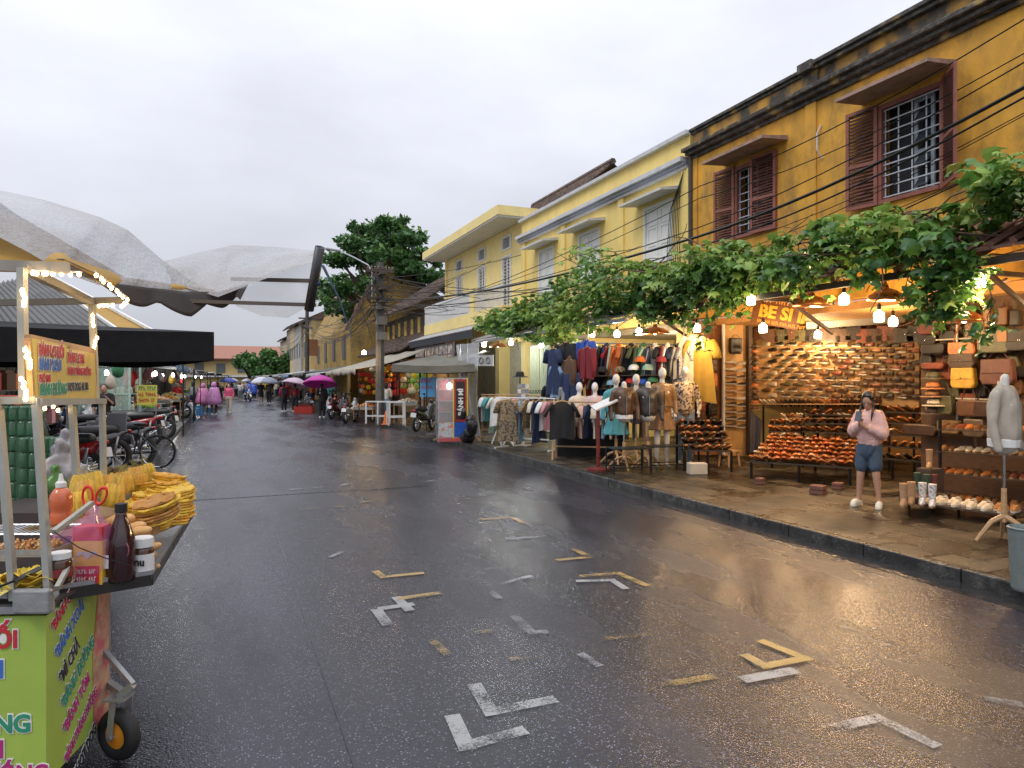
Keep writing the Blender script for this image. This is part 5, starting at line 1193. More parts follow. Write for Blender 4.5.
def mannequin(lbl, loc, rz, wear=None, wm=None, legs=False, male=False, head=True, arms=True, z0=.85, stand='tripod', m=None, white_hem=False, jeans=False):
    t = thing('mannequin', lbl, 'mannequin', loc, rz, 'mannequins outside the clothes stall')
    me = remesh(bust_mb(legs, male, arms, head, z0), .014, 3); me.materials.append(m or plaster); link('body', me, t)
    if wear:
        me = remesh(wear_mb(wear, z0, male), .018, 2)
        for v in me.vertices:
            nrm = v.normal; d = mnoise.noise(Vector((v.co.x*9, v.co.y*9, v.co.z*6)))*.014 + math.sin(math.atan2(v.co.y, v.co.x)*11)*.012*max(0, (z0+.1-v.co.z)/.4); v.co += nrm*d
        me.materials.append(wm); j = link({'jacket':'jacket','coat':'coat','shirt':'shirt'}[wear], me, t)
        if wear in ('jacket','coat'):
            b = MB(); b.box(-.004,.004,-.19,-.165,z0+.05,z0+.42); b.torus((0,0,z0+.12), .172,.013, Matrix.Diagonal((1,.98,1)), 20, 5) if wear == 'coat' else None; part('zip', b, lea[1] if wear == 'coat' else chrome, j)
    if jeans:
        b = MB()
        for s in (-1,1): b.cap((s*.09,0,z0-.02),(s*.10,-.01,.48), .11,.078, 10); b.cap((s*.10,-.01,.48),(s*.105,.02,.10), .078,.062, 10)
        b.cap((-.06,0,z0),(.06,0,z0), .12,.12); me = remesh(b, .014, 2); me.materials.append(cloth('faded denim', (.16,.20,.26), (.24,.28,.33))); link('jeans', me, t)
    if white_hem: b = MB(); b.lathe([(.15,z0-.01),(.165,z0-.01),(.17,z0+.06),(.15,z0+.07)], (0,0,0), 16); part('hem', b, fab['white'], t)
    if stand == 'tripod':
        b = MB(); b.tube([(0,0,z0+.02),(0,0,.5)], .014, 6); part('pole', b, chrome, t); b = MB(); b.tube([(0,0,.52),(0,0,.2)], [.03,.035], 8)
        for q in range(3): a = q*2.094+.5; b.tube([(0,0,.26),(.15*math.cos(a),.15*math.sin(a),.2),(.33*math.cos(a),.33*math.sin(a),.015)], [.03,.026,.018], 6)
        part('tripod_foot', b, light_wood, t)
    return t
cz = R(-22.9)
def gp(px, d, z=.12): p = PD(px, 380, d); p.z = z; return p
mannequin('headless dummy in brown leather jacket with white hem on a wooden tripod', gp(624,12.7), cz+.1, 'jacket', leather('brown jacket leather',(.09,.045,.022),.35), head=False, z0=.97, white_hem=True)
mannequin('headless dummy in dark grey leather jacket on a wooden tripod', gp(648,12.8), cz-.05, 'jacket', leather('grey jacket leather',(.045,.038,.032),.35), head=False, z0=.97)
mannequin('full mannequin in a belted tan leather coat showing white legs', gp(662,13.2), cz+.05, 'coat', leather('tan coat leather',(.23,.12,.045),.38), legs=True, z0=1.05, stand=None)
mannequin('tall mannequin in a patterned jacket and faded jeans', gp(685,13.7), cz-.15, 'shirt', cloth('swirl patterned cloth',(.50,.38,.25),(.05,.03,.02), r=.35), legs=True, male=True, z0=1.08, stand=None, jeans=True)
tb = thing('dummy_table', 'dark draped table carrying the two white half dummies', 'table', gp(590,15.2), cz); b = MB(); b.box(-.75,.75,-.3,.3,.62,.66); part('tabletop', b, dark_wood, tb); b = MB(); b.box(-.74,.74,-.29,.29,.0,.618); part('drape', b, fab['black'], tb)
mannequin('white half dummy in a cream top, left one of the pair', gp(579,15.1,.78), cz+.3, 'jacket', fab['cream'], z0=.10, stand=None, m=plaster_w)
mannequin('white half dummy in a pale pink top, right one of the pair', gp(595,15.0,.78), cz-.2, 'jacket', cloth('pale pink cloth', (.62,.45,.44)), z0=.10, stand=None, m=plaster_w)
mannequin('white headless shoulder form just left of the brown jacket dummy', gp(616,13.6), cz, 'coat', fab['teal'], head=True, z0=.93, m=plaster)
mannequin('white headless shoulder form between the two leather jackets', gp(636,13.6), cz, 'shirt', fab['plaid'], head=True, z0=.93, m=plaster)
mannequin('headless dummy in a cream wool jacket on a wooden tripod at the far right', G(1004,543,.12), R(5), 'jacket', cloth('cream wool', (.42,.37,.30), r=.9), head=False, z0=.93, white_hem=True).scale = (.80,.88,1.08)
for px, py, c, lb in ((631,383,'red','red cap on the shelf behind the jackets'),(644,384,'blue','blue cap between the jacket dummies'),(653,382,'green','dark green round hat behind the tan coat mannequin'),(640,362,'orange','orange cap high behind the mannequins'),(612,385,'sky','pale blue cap left of the jacket dummies'),(620,372,'camo','khaki cap in the row of caps'),(634,370,'white','white cap in the row of caps'),(648,370,'mint','mint cap in the row of caps'),(661,362,'maroon','maroon cap right end of the row of caps'),(602,372,'black','black cap at the left end of the row of caps')):
    goods('cap', lambda: (lambda b: (b.lathe([(.12,0),(.118,.05),(.09,.10),(.04,.125),(.001,.13)], (0,0,0), 12), b.lathe([(.07,0),(.075,.012),(.001,.012)], (0,-.12,0), 10), b)[2])(MB()), [fab['black']], CB.at(px, py, .35), CB.rz, lb, 'cap', 'caps behind the mannequins', recol=recolour({'black cloth': fab[c]}), smooth=False)
b = MB(); b.bar(CB.at(598,389,.35), CB.at(668,387,.35), .28, .02); b.bar(CB.at(598,376,.35), CB.at(668,375,.35), .28, .02); one('cap_shelf', b, dark_wood, 'dark double shelf of caps behind the mannequins', 'shelf', loc=CB.at(598,389,.35), world=True)
# black metal stools in front of the mannequins
for px, py, s, lb in ((628,473,.34,'left black metal table frame in front of the leather jackets'),(664,470,.34,'right black metal table frame in front of the tan coat')):
    p = G(px, py, .12); t = thing('table_frame', lb, 'table', p, cz+.2, 'black metal table frames'); b = MB()
    for x in (-s,s):
        for y in (-.2,.2): b.bar((x,y,0),(x,y,.44), .022)
    b.bar((-s,-.2,.12),(s,-.2,.12), .018); b.bar((-s,.2,.12),(s,.2,.12), .018); part('leg', b, black_metal, t); b = MB(); b.box(-s,s,-.21,.21,.441,.46); part('tabletop', b, black_metal, t)
# dark table of brown sandals
tiers('dark table heaped with dark brown sandals beside the small wooden stool', 'display_table', 683, 12.6, 731, 12.5, .50, .10, .22, 5, 8, [lea[1], lea[2], lea[1], lea[0]], 'dark heaped table', what='brown sandal')
p = G(729,466,.12); t = thing('wooden_stool', 'small tan wooden stool right of the dark heaped table', 'stool', p, .2); b = MB()
for x in (-.13,.13):
    for y in (-.1,.1): b.bar((x*1.25,y*1.2,0),(x,y,.28), .035)
part('leg', b, light_wood, t); b = MB(); b.box(-.19,.19,-.14,.14,.281,.31); part('seat', b, light_wood, t)
b = MB(); b.box(-.16,.16,-.1,.1,0,.2); one('white_block', b, mat('chalky block', (.5,.44,.36), .8, dirt=(.2,.15,.1)), 'chalky white block on the paving under the dark heaped table', 'block', loc=G(697,474,.12), rz=-.3, bevel=.012)
# ---------------- brown panel with backpacks and the narrow shoe panel ----------------
PB = Seg(695, 14.6, 724, 14.9)
pb = thing('bag_panel', 'tall brown board hung with dark leather backpacks left of the narrow shoe panel', 'display board', (PB.A.x,PB.A.y,.12), PB.rz)
b = MB(); vs = [PB.at(695,455), PB.at(723,455), PB.at(723,322), PB.at(695,322)]; nn = PB.n*.06; b.add(vs+[v-nn for v in vs], [(0,1,2,3),(7,6,5,4),(0,4,5,1),(1,5,6,2),(2,6,7,3),(3,7,4,0)]); part('board', b, mat('red brown board', (.27,.11,.045), .5, var=.2), pb, True)
k = 0
for c_, px in enumerate((700,712)):
    for r_ in range(6):
        k += 1; py = 347+r_*14.5+(c_*4); u = {(1,2):4,(0,3):3,(0,4):5}.get((c_,r_), rg.choice([0,1,1,2,0])); S = PB
        p = S.at(px, py, .10); t = thing('backpack', '%s backpack, %s from top in the %s column of the brown board' % (['black leather','dark brown leather','brown leather','tan leather','orange leather','red brown leather'][u], ORD[r_+1], ['left','right'][c_]), 'bag', p, S.rz, 'backpacks on the brown board')
        b = MB(); M = Matrix(((1,0,0),(0,0,-1),(0,1,0))); b.prism([(-.11,-.14),(.11,-.14),(.115,.08),(.08,.14),(-.08,.14),(-.115,.08)], -.05,.05, M); part('body', b, lea[u], t, bevel=.015); b = MB(); b.prism([(-.08,-.11),(.08,-.11),(.08,.0),(-.08,.0)], .051,.075, M); part('pocket', b, lea[u], t, bevel=.01); b = MB(); b.torus((0,0,.14), .04,.006, M, 10, 4, a1=PI); part('strap', b, lea[u], t)
PS = Seg(724, 14.7, 747, 14.9)
ps = thing('display_board', 'narrow white edged panel of shoe pairs with a black bag at its top', 'display board', (PS.A.x,PS.A.y,.12), PS.rz)
b = MB(); vs = [PS.at(724,456), PS.at(747,456), PS.at(747,325), PS.at(724,325)]; nn = PS.n*.06; b.add(vs+[v-nn for v in vs], [(0,1,2,3),(7,6,5,4),(0,4,5,1),(1,5,6,2),(2,6,7,3),(3,7,4,0)]); part('board', b, mat('golden board', (.52,.30,.11), .55, var=.15), ps, True)
b = MB(); b.bar(PS.at(723.5,455,.03), PS.at(723.5,324,.03), .05,.05); part('edge_strip', b, white_paint, ps, True)
b = MB(); b.bar(PS.at(749,455,.05), PS.at(749,326,.05), .10,.10); one('dark_post', b, dark_wood, 'dark timber post between the narrow shoe panel and the shoe wall', 'post', loc=PS.at(749,455,.05), world=True)
bag_at(735.5, 346, .30, .34, lea[0], 'square black bag at the top of the narrow shoe panel', PS, .08, .10, .08, False, 0, 'bag', 'bags hung on the boards')
for r_ in range(10):
    for c_ in range(2):
        u = [7,7,2,0,3,3,0,2,0,1][r_] if not (r_ == 5 and c_) else 7; p = PS.at(731+c_*9, 363+r_*7+c_*1.2, .12)
        goods('shoe', lambda: shoe_mb(), [sole_w, lea[0]], p, label='%s shoe, %s of the pair in the %s row of the narrow shoe panel' % (['black','dark brown','brown','tan','orange','red brown','olive','cream'][u], ['left','right'][c_], ORD[r_+1]), group='shoes on the narrow panel', rot=(R(-12),0,PS.rz+PI-R(20)), recol=recolour({'black leather': lea[u]}), key='shoe', scale=.85)
HC = Seg(750, 14.5, 762, 14.6)
for i in range(12):
    goods('leather_hat', None, None, HC.at(755, 348+i*5.6, .05), HC.rz, '%s leather hat, %s from the top of the column left of the shoe wall' % (['dark brown','orange','brown'][i%3], ORD[i+1]), 'hat', 'hats stacked left of the shoe wall', recol=recolour({'tan leather': lea[[1,4,2][i%3]]}), scale=.8)
for i in range(5):
    b = MB(); A = HC.at(751+i*2, 452, .12); B = HC.at(752+i*2.3, 412+i*2, .0); b.bar(A, B, .05, .015); one('leather_strap', b, [lea[0],lea[1],fab['navy']][i%3], 'dark hanging belt, %s from the left beside the post' % ORD[i+1], 'belt', 'belts hanging beside the post', loc=A, world=True)
# plastic curtain
pc = MB(); CA = PD(456,380,21.5); CBq = PD(476,380,20.2)
pc.grid(lambda u, v: CA.lerp(CBq, u*(1+.3*(1-v)))*1.0 + Vector((math.sin(u*22)*.06+.12*math.sin(v*3+u*4), math.cos(u*17)*.06, -1.8+.15+2.75*v)), 40, 18)
one('plastic_curtain', pc, mat('cloudy plastic', (.50,.53,.56), .2, alpha=.55, bump=.3, bscale=6), 'cloudy plastic sheet hanging beside the vendor kiosk', 'curtain', loc=(CA.x,CA.y,.2), world=True, smooth=True)
# ================================================================== people
skin = mat('skin', (.50,.28,.19), .5, var=.06, sss=.1); skin_d = mat('darker skin', (.36,.19,.12), .5, var=.06); hair_m = mat('black hair', (.012,.010,.010), .35)
def body_mb(P, k=1.0):
    """P: joints dict -> one body of tapered limbs"""
    b = MB(); hip = P['hip']; ch = P['chest']; nk = P['neck']; hd = P['head']
    b.cap(hip+Vector((0,0,-.02)), hip+Vector((0,0,.10)), .15*k, .125*k, 12); b.cap(hip+Vector((0,0,.1)), ch, .125*k, .15*k, 12)
    b.cap(P['shL'], P['shR'], .06*k, .06*k, 10); b.cap(ch, nk, .10*k, .05*k, 10); b.cap(nk, hd-Vector((0,0,.05)), .05*k, .052*k, 10)
    hM = Matrix.Rotation(P.get('nod', 0), 3, P.get('side', Vector((1,0,0))))
    b.ball(hd, .078, .096, .112, 16, 12, hM); b.ball(hd+hM@Vector((0,-.045,-.055)), .052, .055, .055, 10, 8, hM)
    b.ball(hd+hM@Vector((0,-.105,-.018)), .012, .022, .024, 8, 6, hM); b.ball(hd+hM@Vector((0,-.092,-.062)), .024, .012, .009, 8, 6, hM)
    for s in (-1,1): b.ball(hd+hM@Vector((s*.079,0,-.015)), .012, .02, .03, 8, 6, hM); b.ball(hd+hM@Vector((s*.032,-.083,.012)), .018,.012,.010, 8,6, hM)
    for s in 'LR':
        b.cap(P['sh'+s], P['el'+s], .05*k, .038*k, 10); b.cap(P['el'+s], P['wr'+s], .038*k, .026*k, 10)
        b.cap(P['hp'+s], P['kn'+s], .092*k, .058*k, 12); b.cap(P['kn'+s], P['an'+s], .058*k, .034*k, 12); m_ = P['kn'+s].lerp(P['an'+s], .3); b.ball(m_+Vector((0,.018,0)), .052*k,.055*k,.11, 10, 8)
        f = P['ft'+s]; b.cap(P['an'+s]+Vector((0,0,-.02)), f, .036, .030, 8)
    return b
def hand_mb(b, wr, fw, up, side, L=.17, curl=.5):
    """palm, four unequal bent fingers and a thumb; fw towards fingertips, up = back of hand, side = thumb side"""
    fw = Vector(fw).normalized(); up = Vector(up).normalized(); sd = Vector(side).normalized()
    pm = wr+fw*L*.50; b.cap(wr+fw*.01, wr+fw*L*.25, .025,.03, 8)
    for i in range(4): o = sd*(.026-.017*i); b.cap(wr+fw*L*.15+o*.6, wr+fw*L*.48+o, .013,.0115, 7)
    for i in range(4):
        l = L*[.38,.44,.41,.32][i]; o = sd*(.026-.017*i); p = wr+fw*L*.48+o; d = (fw-up*curl*.4).normalized(); q = p+d*l*.5; d2 = (fw-up*curl*1.3).normalized(); r = q+d2*l*.3; d3 = (fw-up*curl*2.4).normalized(); e = r+d3*l*.22
        b.cap(p,q,.0098,.009,7); b.cap(q,r,.009,.0082,7); b.cap(r,e,.0082,.007,7)
    p = wr+fw*L*.12+sd*.022; q = p+(fw*.6+sd*.7).normalized()*.040; b.cap(p,q,.013,.011,7); b.cap(q,q+(fw*.9+sd*.15-up*.3*curl).normalized()*.03,.011,.009,7)
def rm(mb, vox, m, sm=3):
    me = remesh(mb, vox, sm); me.materials.append(m); return me
def crumple(me, amp, f):
    for v in me.vertices: v.co += v.normal*(mnoise.noise(Vector((v.co.x*f, v.co.y*f, v.co.z*f*.6)))*amp + mnoise.noise(Vector((v.co.x*f*2.3, v.co.y*f*2.3, v.co.z*f*1.6)))*amp*.5)
V = Vector
# ---------------- the woman in pink on the pavement ----------------
wp_ = G(869,507,.12)
wo = thing('person', 'woman in a loose pale pink top and denim shorts looking down at her phone', 'person', wp_, R(-66)); wo.scale = (.80,.88,.99)
J = dict(hip=V((0,.0,.80)), chest=V((0,.0,1.13)), neck=V((0,-.01,1.30)), head=V((0,-.055,1.42)), nod=R(28), shL=V((-.165,0,1.24)), shR=V((.165,0,1.24)),
    elL=V((-.225,-.05,1.02)), elR=V((.225,-.06,1.00)), wrL=V((-.06,-.24,1.12)), wrR=V((.02,-.25,1.07)),
    hpL=V((-.085,0,.76)), hpR=V((.085,0,.76)), knL=V((-.12,-.03,.44)), knR=V((.115,-.03,.44)), anL=V((-.165,.02,.085)), anR=V((.155,.02,.085)), ftL=V((-.20,-.11,.045)), ftR=V((.18,-.11,.045)))
bb_ = body_mb(J, 1.04); hand_mb(bb_, J['wrL'], (.05,-.5,.75), (-.8,-.3,.4), (.8,-.2,.2), curl=.7); hand_mb(bb_, J['wrR'], (-.5,-.45,.55), (.3,-.9,.2), (-.3,.1,.9), curl=.6)
link('body', rm(bb_, .0072, skin), wo)
t_ = MB(); t_.cap(V((0,0,.90)), V((0,-.0,1.12)), .182,.185, 16); t_.cap(V((-.14,0,1.215)), V((.14,0,1.215)), .085,.085, 12); t_.cap(V((0,0,1.1)), V((0,0,1.2)), .17,.13, 14)
for s, e in (('L',-1),('R',1)): t_.cap(J['sh'+s]-V((e*.02,0,.02)), J['el'+s], .085,.095, 12); t_.cap(J['el'+s], J['el'+s].lerp(J['wr'+s],.72), .095,.055, 12)
me = rm(t_, .012, mat('pale pink cotton', (.68,.42,.38), .8, var=.06, bump=.2, bscale=14)); crumple(me, .02, 9); top_ = link('top', me, wo)
t_ = MB(); t_.cap(V((0,0,.90)), V((0,0,.78)), .165,.172, 16)
for s in 'LR': t_.cap(J['hp'+s]+V((0,0,.02)), J['hp'+s].lerp(J['kn'+s],.62), .118,.108, 14)
me = rm(t_, .012, mat('blue denim', (.055,.085,.13), .8, var=.2, scale=20, bump=.2, bscale=60)); crumple(me, .012, 9); sh_ = link('shorts', me, wo)
b = MB(); b.torus((0,0,.915), .165, .012, None, 20, 5); part('waistband', b, MATS['blue denim'], sh_)
hM = Matrix.Rotation(R(28),3,'X'); hd = J['head']; t_ = MB(); t_.ball(hd+hM@V((0,.022,.025)), .094,.098,.112, 14, 10, hM); t_.ball(hd+hM@V((0,-.01,.085)), .07,.05,.035, 10,8, hM)
t_.cap(hd+V((0,.07,0)), hd+V((.02,.09,-.22)), .075,.06); 
for s in (-1,1): t_.tube([hd+V((s*.078,-.01,.02)), hd+V((s*.095,-.045,-.09)), hd+V((s*.09,-.10,-.18)), hd+V((s*.08,-.11,-.27))], [.018,.02,.018,.008], 8)
me = rm(t_, .009, hair_m); crumple(me, .008, 22); link('hair', me, wo)
b = MB()
for s in (-1,1): b.ball(hd+hM@V((s*.032,-.088,.028)), .016,.006,.003, 8, 5, hM); b.ball(hd+hM@V((s*.032,-.0915,.010)), .012,.006,.005, 8, 5, hM)
part('eyes', b, hair_m, wo); b = MB(); b.ball(hd+hM@V((0,-.100,-.062)), .022,.008,.007, 8,6, hM); part('lips', b, mat('lips', (.45,.14,.12), .4), wo)
clog_m = mat('cream rubber clog', (.72,.66,.52), .5)
for s in 'LR':
    t_ = MB(); a = J['an'+s]; f = J['ft'+s]; d = (f-a); d.z = 0; d.normalize(); q = V((-d.y,d.x,0)); c = V((a.x,a.y,0))
    t_.cap(c+d*-.02+V((0,0,.04)), c+d*.13+V((0,0,.042)), .048,.056, 12); t_.cap(c+d*.02+V((0,0,.02)), c+d*.15+V((0,0,.02)), .044,.052, 12); t_.ball(c+d*.09+V((0,0,.058)), .056,.07,.045)
    me = rm(t_, .009, clog_m)
    for v in me.vertices: v.co.z = max(v.co.z, .001)
    link('shoe', me, wo)
one('mobile_phone', MB().obox((0,0,0), .072,.148,.009), mat('phone back', (.05,.05,.06), .15), 'dark mobile phone held in both hands by the woman in pink', 'phone', loc=wp_+Matrix.Rotation(R(-66),3,'Z')@V((-.03,-.35,1.215)), rot=(R(55),0,R(-66)), bevel=.003)

# ---------------- walkers further off ----------------
def walker(lbl, px, py, faceaway, top, bottom, pose=0, h=1.62, rz=None, coat=None, hat=None, shorts=False, z=0, sk=None, seat=False, shoe=None, short_sl=True, depth=None):
    p = G(px, py, z) if depth is None else gp(px, depth, z); s = h/1.62; st = [.13,.02,-.1,.2][pose % 4]
    t = thing('person', lbl, 'person', p, R(rz) if rz is not None else (PI if faceaway else 0)); 
    J = dict(hip=V((0,0,.86)), chest=V((0,-.01,1.22)), neck=V((0,-.01,1.38)), head=V((0,-.025,1.50)), shL=V((-.165,0,1.32)), shR=V((.165,0,1.32)), elL=V((-.23,.03,1.06)), elR=V((.23,.0,1.06)),
        wrL=V((-.22,-.08,.84)), wrR=V((.22,-.10,.86)), hpL=V((-.085,0,.84)), hpR=V((.085,0,.84)), knL=V((-.09,-st*.8-.02,.47)), knR=V((.09,st*.4,.47)), anL=V((-.09,-st,.085)), anR=V((.09,st,.09)))
    if pose in (1,3): J['elR'] = V((.22,-.08,1.10)); J['wrR'] = V((.10,-.22,1.26))
    for q in 'LR': J['ft'+q] = J['an'+q]+V((0,-.12,-.045))
    if seat:
        for q, e in (('L',-1),('R',1)): J['hp'+q] = V((e*.085,0,.52)); J['kn'+q] = V((e*.13,-.42,.50)); J['an'+q] = V((e*.14,-.40,.09)); J['ft'+q] = J['an'+q]+V((0,-.12,-.045))
        for k_ in ('hip','chest','neck','head','shL','shR','elL','elR','wrL','wrR'): J[k_] = J[k_]-V((0,0,.33))
        for q, e in (('L',-1),('R',1)): J['wr'+q] = V((e*.16,-.32,.74))
    for k_ in J: J[k_] = J[k_]*s
    b = body_mb(J, s)
    for q, e in (('L',-1),('R',1)):
        w_ = J['wr'+q]; d = (w_-J['el'+q]).normalized(); hand_mb(b, w_, d, V((e,0,.1)), V((0,-1,.2)), L=.16*s, curl=.4)
    link('body', rm(b, .017, sk or skin, 2), t)
    b = MB(); b.cap(J['hip']+V((0,0,.06)), J['chest'], .15*s,.165*s, 12); b.cap(J['shL'], J['shR'], .072,.072, 10)
    for q in 'LR':
        b.cap(J['sh'+q], J['el'+q], .068,.056, 10)
        if not short_sl: b.cap(J['el'+q], J['wr'+q].lerp(J['el'+q],.15), .056,.044, 9)
    me = rm(b, .022, top, 2); crumple(me, .012, 9); link('top', me, t)
    b = MB(); b.cap(J['hip']+V((0,0,.08)), J['hip']-V((0,0,.02)), .152*s,.158*s, 12); e_ = .55 if shorts else 1
    for q in 'LR':
        b.cap(J['hp'+q], J['hp'+q].lerp(J['kn'+q], .75 if shorts else 1), .11,.085 if not shorts else .10, 12)
        if not shorts: b.cap(J['kn'+q], J['kn'+q].lerp(J['an'+q],.85), .082,.062, 10)
    link('shorts' if shorts else 'trousers', rm(b, .022, bottom, 2), t)
    hd = J['head']; b = MB(); b.ball(hd+V((0,.022,.028)), .092,.096,.105, 12, 8)
    if hat is None: b.cap(hd+V((0,.06,0)), hd+V((0,.07,-.12)), .07,.05)
    me = rm(b, .015, hair_m, 1); link('hair', me, t)
    for q in 'LR':
        b = MB(); a = J['an'+q]; b.cap(a+V((0,.03,-.045)), a+V((0,-.12,-.05)), .045,.042, 10); part('shoe', b, shoe or fab['white'], t, smooth=True)
    if coat:
        b = MB(); b.lathe([(.07,1.44*s),(.16,1.38*s),(.25,1.24*s),(.31,1.0*s),(.36,.75*s),(.38,.52*s)], (0,0,0), 22, sy=.8)
        b.lathe([(.11,1.40*s),(.13,1.50*s),(.115,1.60*s),(.05,1.655*s),(.001,1.66*s)], (0,.015,0), 14)
        n_ = len(b.v)
        for i in range(n_):
            x, y, zz = b.v[i]; a = math.atan2(y, x); k_ = 1+.10*math.sin(a*9+zz*3)*max(0,(1.4*s-zz)); b.v[i] = (x*k_, y*k_, zz)
        part('raincoat', b, coat, t, smooth=True)
    return t, p
um_n = {}
def umbrella(lbl, loc, m, r=.58, tilt=(0,0), hh=.8, rz=0):
    t = thing('umbrella', lbl, 'umbrella', loc, rot=(tilt[0], tilt[1], rz)); b = MB(); seg = 8; prof = [(0,.0),(.28,-.05),(.6,-.17),(.85,-.34),(1,-.52)]
    vs = [(0,0,0)]; fs = []
    for k, (q, z_) in enumerate(prof[1:]):
        for j in range(24): a = 2*PI*j/24; sc = 1-.07*abs(math.sin(a*4))*q; vs.append((r*q*sc*math.cos(a), r*q*sc*math.sin(a), z_*r*1.05))
    for j in range(24): fs.append((0, 1+j, 1+(j+1)%24))
    for k in range(3):
        for j in range(24): a = 1+k*24+j; c = 1+k*24+(j+1)%24; fs.append((a, a+24, c+24, c))
    b.add(vs, fs); part('canopy', b, m, t, smooth=True, solid=.004); b = MB(); b.tube([(0,0,.06),(0,0,-hh)], .008, 5); b.tube([(0,0,-hh),(0,0,-hh-.1)], .014, 6); part('shaft', b, chrome, t)
    b = MB()
    for j in range(8): a = 2*PI*j/8; b.tube([(0,0,-.03)]+[(r*q*.98*math.cos(a), r*q*.98*math.sin(a), z_*r*1.05-.01) for q, z_ in prof[1:]], .004, 3)
    part('rib', b, chrome, t); return t
mag = mat('magenta umbrella cloth', (.62,.06,.42), .5, backlit=.25); wh_u = mat('white umbrella cloth', (.68,.68,.76), .5, backlit=.2); pk_u = mat('pale pink umbrella cloth', (.66,.50,.60), .5, backlit=.2); bl_u = mat('blue umbrella cloth', (.05,.09,.40), .5, backlit=.2); gr_u = mat('grey umbrella cloth', (.30,.33,.42), .5, backlit=.2)
rain_p = mat('pink plastic raincoat', (.62,.22,.45), .25, alpha=.93); rain_p2 = mat('violet pink plastic raincoat', (.56,.24,.50), .25); rain_b = mat('blue plastic raincoat', (.04,.10,.50), .3)
t, p = walker('person in black walking under the magenta umbrella', 322, 418, True, fab['black'], fab['black'], 1, 1.62, short_sl=False); umbrella('bright magenta umbrella held over the person in black', p+V((-.05,.1,2.02)), mag, .82, (R(-14),R(4)))
walker('person in a pink plastic raincoat standing left by the fruit stall', 203, 414, True, fab['pink'], fab['tan'], 1, 1.6, coat=rain_p, short_sl=False)
walker('person in a violet pink raincoat right of the other raincoat', 214, 415, True, fab['pink'], fab['brown'], 0, 1.66, coat=rain_p2, short_sl=False)
walker('woman in a bright pink shirt and beige trousers walking nearer on the left', 229, 413, False, cloth('hot pink cloth', (.70,.12,.22)), fab['cream'], 2, 1.60, rz=-12, short_sl=False)
t, p = walker('person in black shorts under the left white umbrella', 261, 404, False, fab['black'], fab['black'], 0, 1.68, rz=-12, shorts=True); umbrella('left one of two white umbrellas in the middle of the street', p+V((-.05,-.1,2.05)), wh_u, .75, (R(6),R(-6)))
t, p = walker('person in dark green top under the right white umbrella', 269, 404, False, fab['olive'], fab['black'], 2, 1.68, rz=-12); umbrella('right one of two white umbrellas in the middle of the street', p+V((.05,-.1,2.02)), gr_u, .78, (R(4),R(6)))
walker('woman in a crimson top with a black rucksack walking away', 284, 412, True, cloth('crimson cloth', (.35,.03,.08)), fab['black'], 0, 1.62, short_sl=False)
t, p = walker('woman in a dark wine top under a pale pink umbrella', 295, 412, True, fab['maroon'], fab['black'], 2, 1.58); umbrella('pale pink umbrella tilted to the right over the woman in wine', p+V((.15,.0,1.92)), pk_u, .8, (R(-8),R(14)))
p_ = gp(284.5,36,0); b = MB(); b.prism([(-.14,-.2),(.14,-.2),(.15,.12),(.08,.22),(-.08,.22),(-.15,.12)], -.07,.07, Matrix(((1,0,0),(0,0,-1),(0,1,0)))); one('rucksack', b, fab['black'], 'black rucksack on the back of the woman in crimson', 'rucksack', loc=V(G(284,412))+V((0,-.21,1.18)), bevel=.03)
for lb, px, d, tp, bt, co in (('person in a blue raincoat far down the street', 254, 62, fab['blue'], fab['navy'], rain_b), ('second person in a blue raincoat behind the scooter', 250, 68, fab['blue'], fab['navy'], rain_b), ('person in white far off beside the blue raincoats', 240, 60, fab['white'], fab['grey'], None), ('person in grey far off near the left stalls', 236, 66, fab['grey'], fab['black'], None), ('person in a peach top far off in the middle', 243, 74, fab['peach'], fab['navy'], None), ('person in black on the left behind the raincoats', 220, 47, fab['black'], fab['black'], None), ('person in teal among the right hand stalls', 331, 44, fab['teal'], fab['black'], None), ('person in cream far off on the right', 277, 66, fab['cream'], fab['navy'], None)):
    walker(lb, px, 0, lb[0:6] != 'person' or 'white' in lb, tp, bt, 1, 1.6, coat=co, depth=d, short_sl=False)
for px, d, m, lb in ((272,75,bl_u,'deep blue umbrella far down the street'),(232,72,wh_u,'white umbrella far off by the left stalls'),(281,84,pk_u,'faint pink umbrella farthest off')):
    walker('dark figure below the '+lb, px, 0, False, fab['navy'], fab['black'], 1, 1.6, depth=d); umbrella(lb, gp(px, d, 2.0), m, .7)
# white shirted person behind the pole; vendor at the left stall
walker('person in a white shirt standing behind the near utility pole', 386, 0, True, fab['white'], fab['sky'], 1, 1.55, depth=28.5, z=.12)
walker('stallholder in black behind the white food counter on the left', 104, 0, False, fab['black'], fab['black'], 1, 1.6, depth=17.0, z=.1)

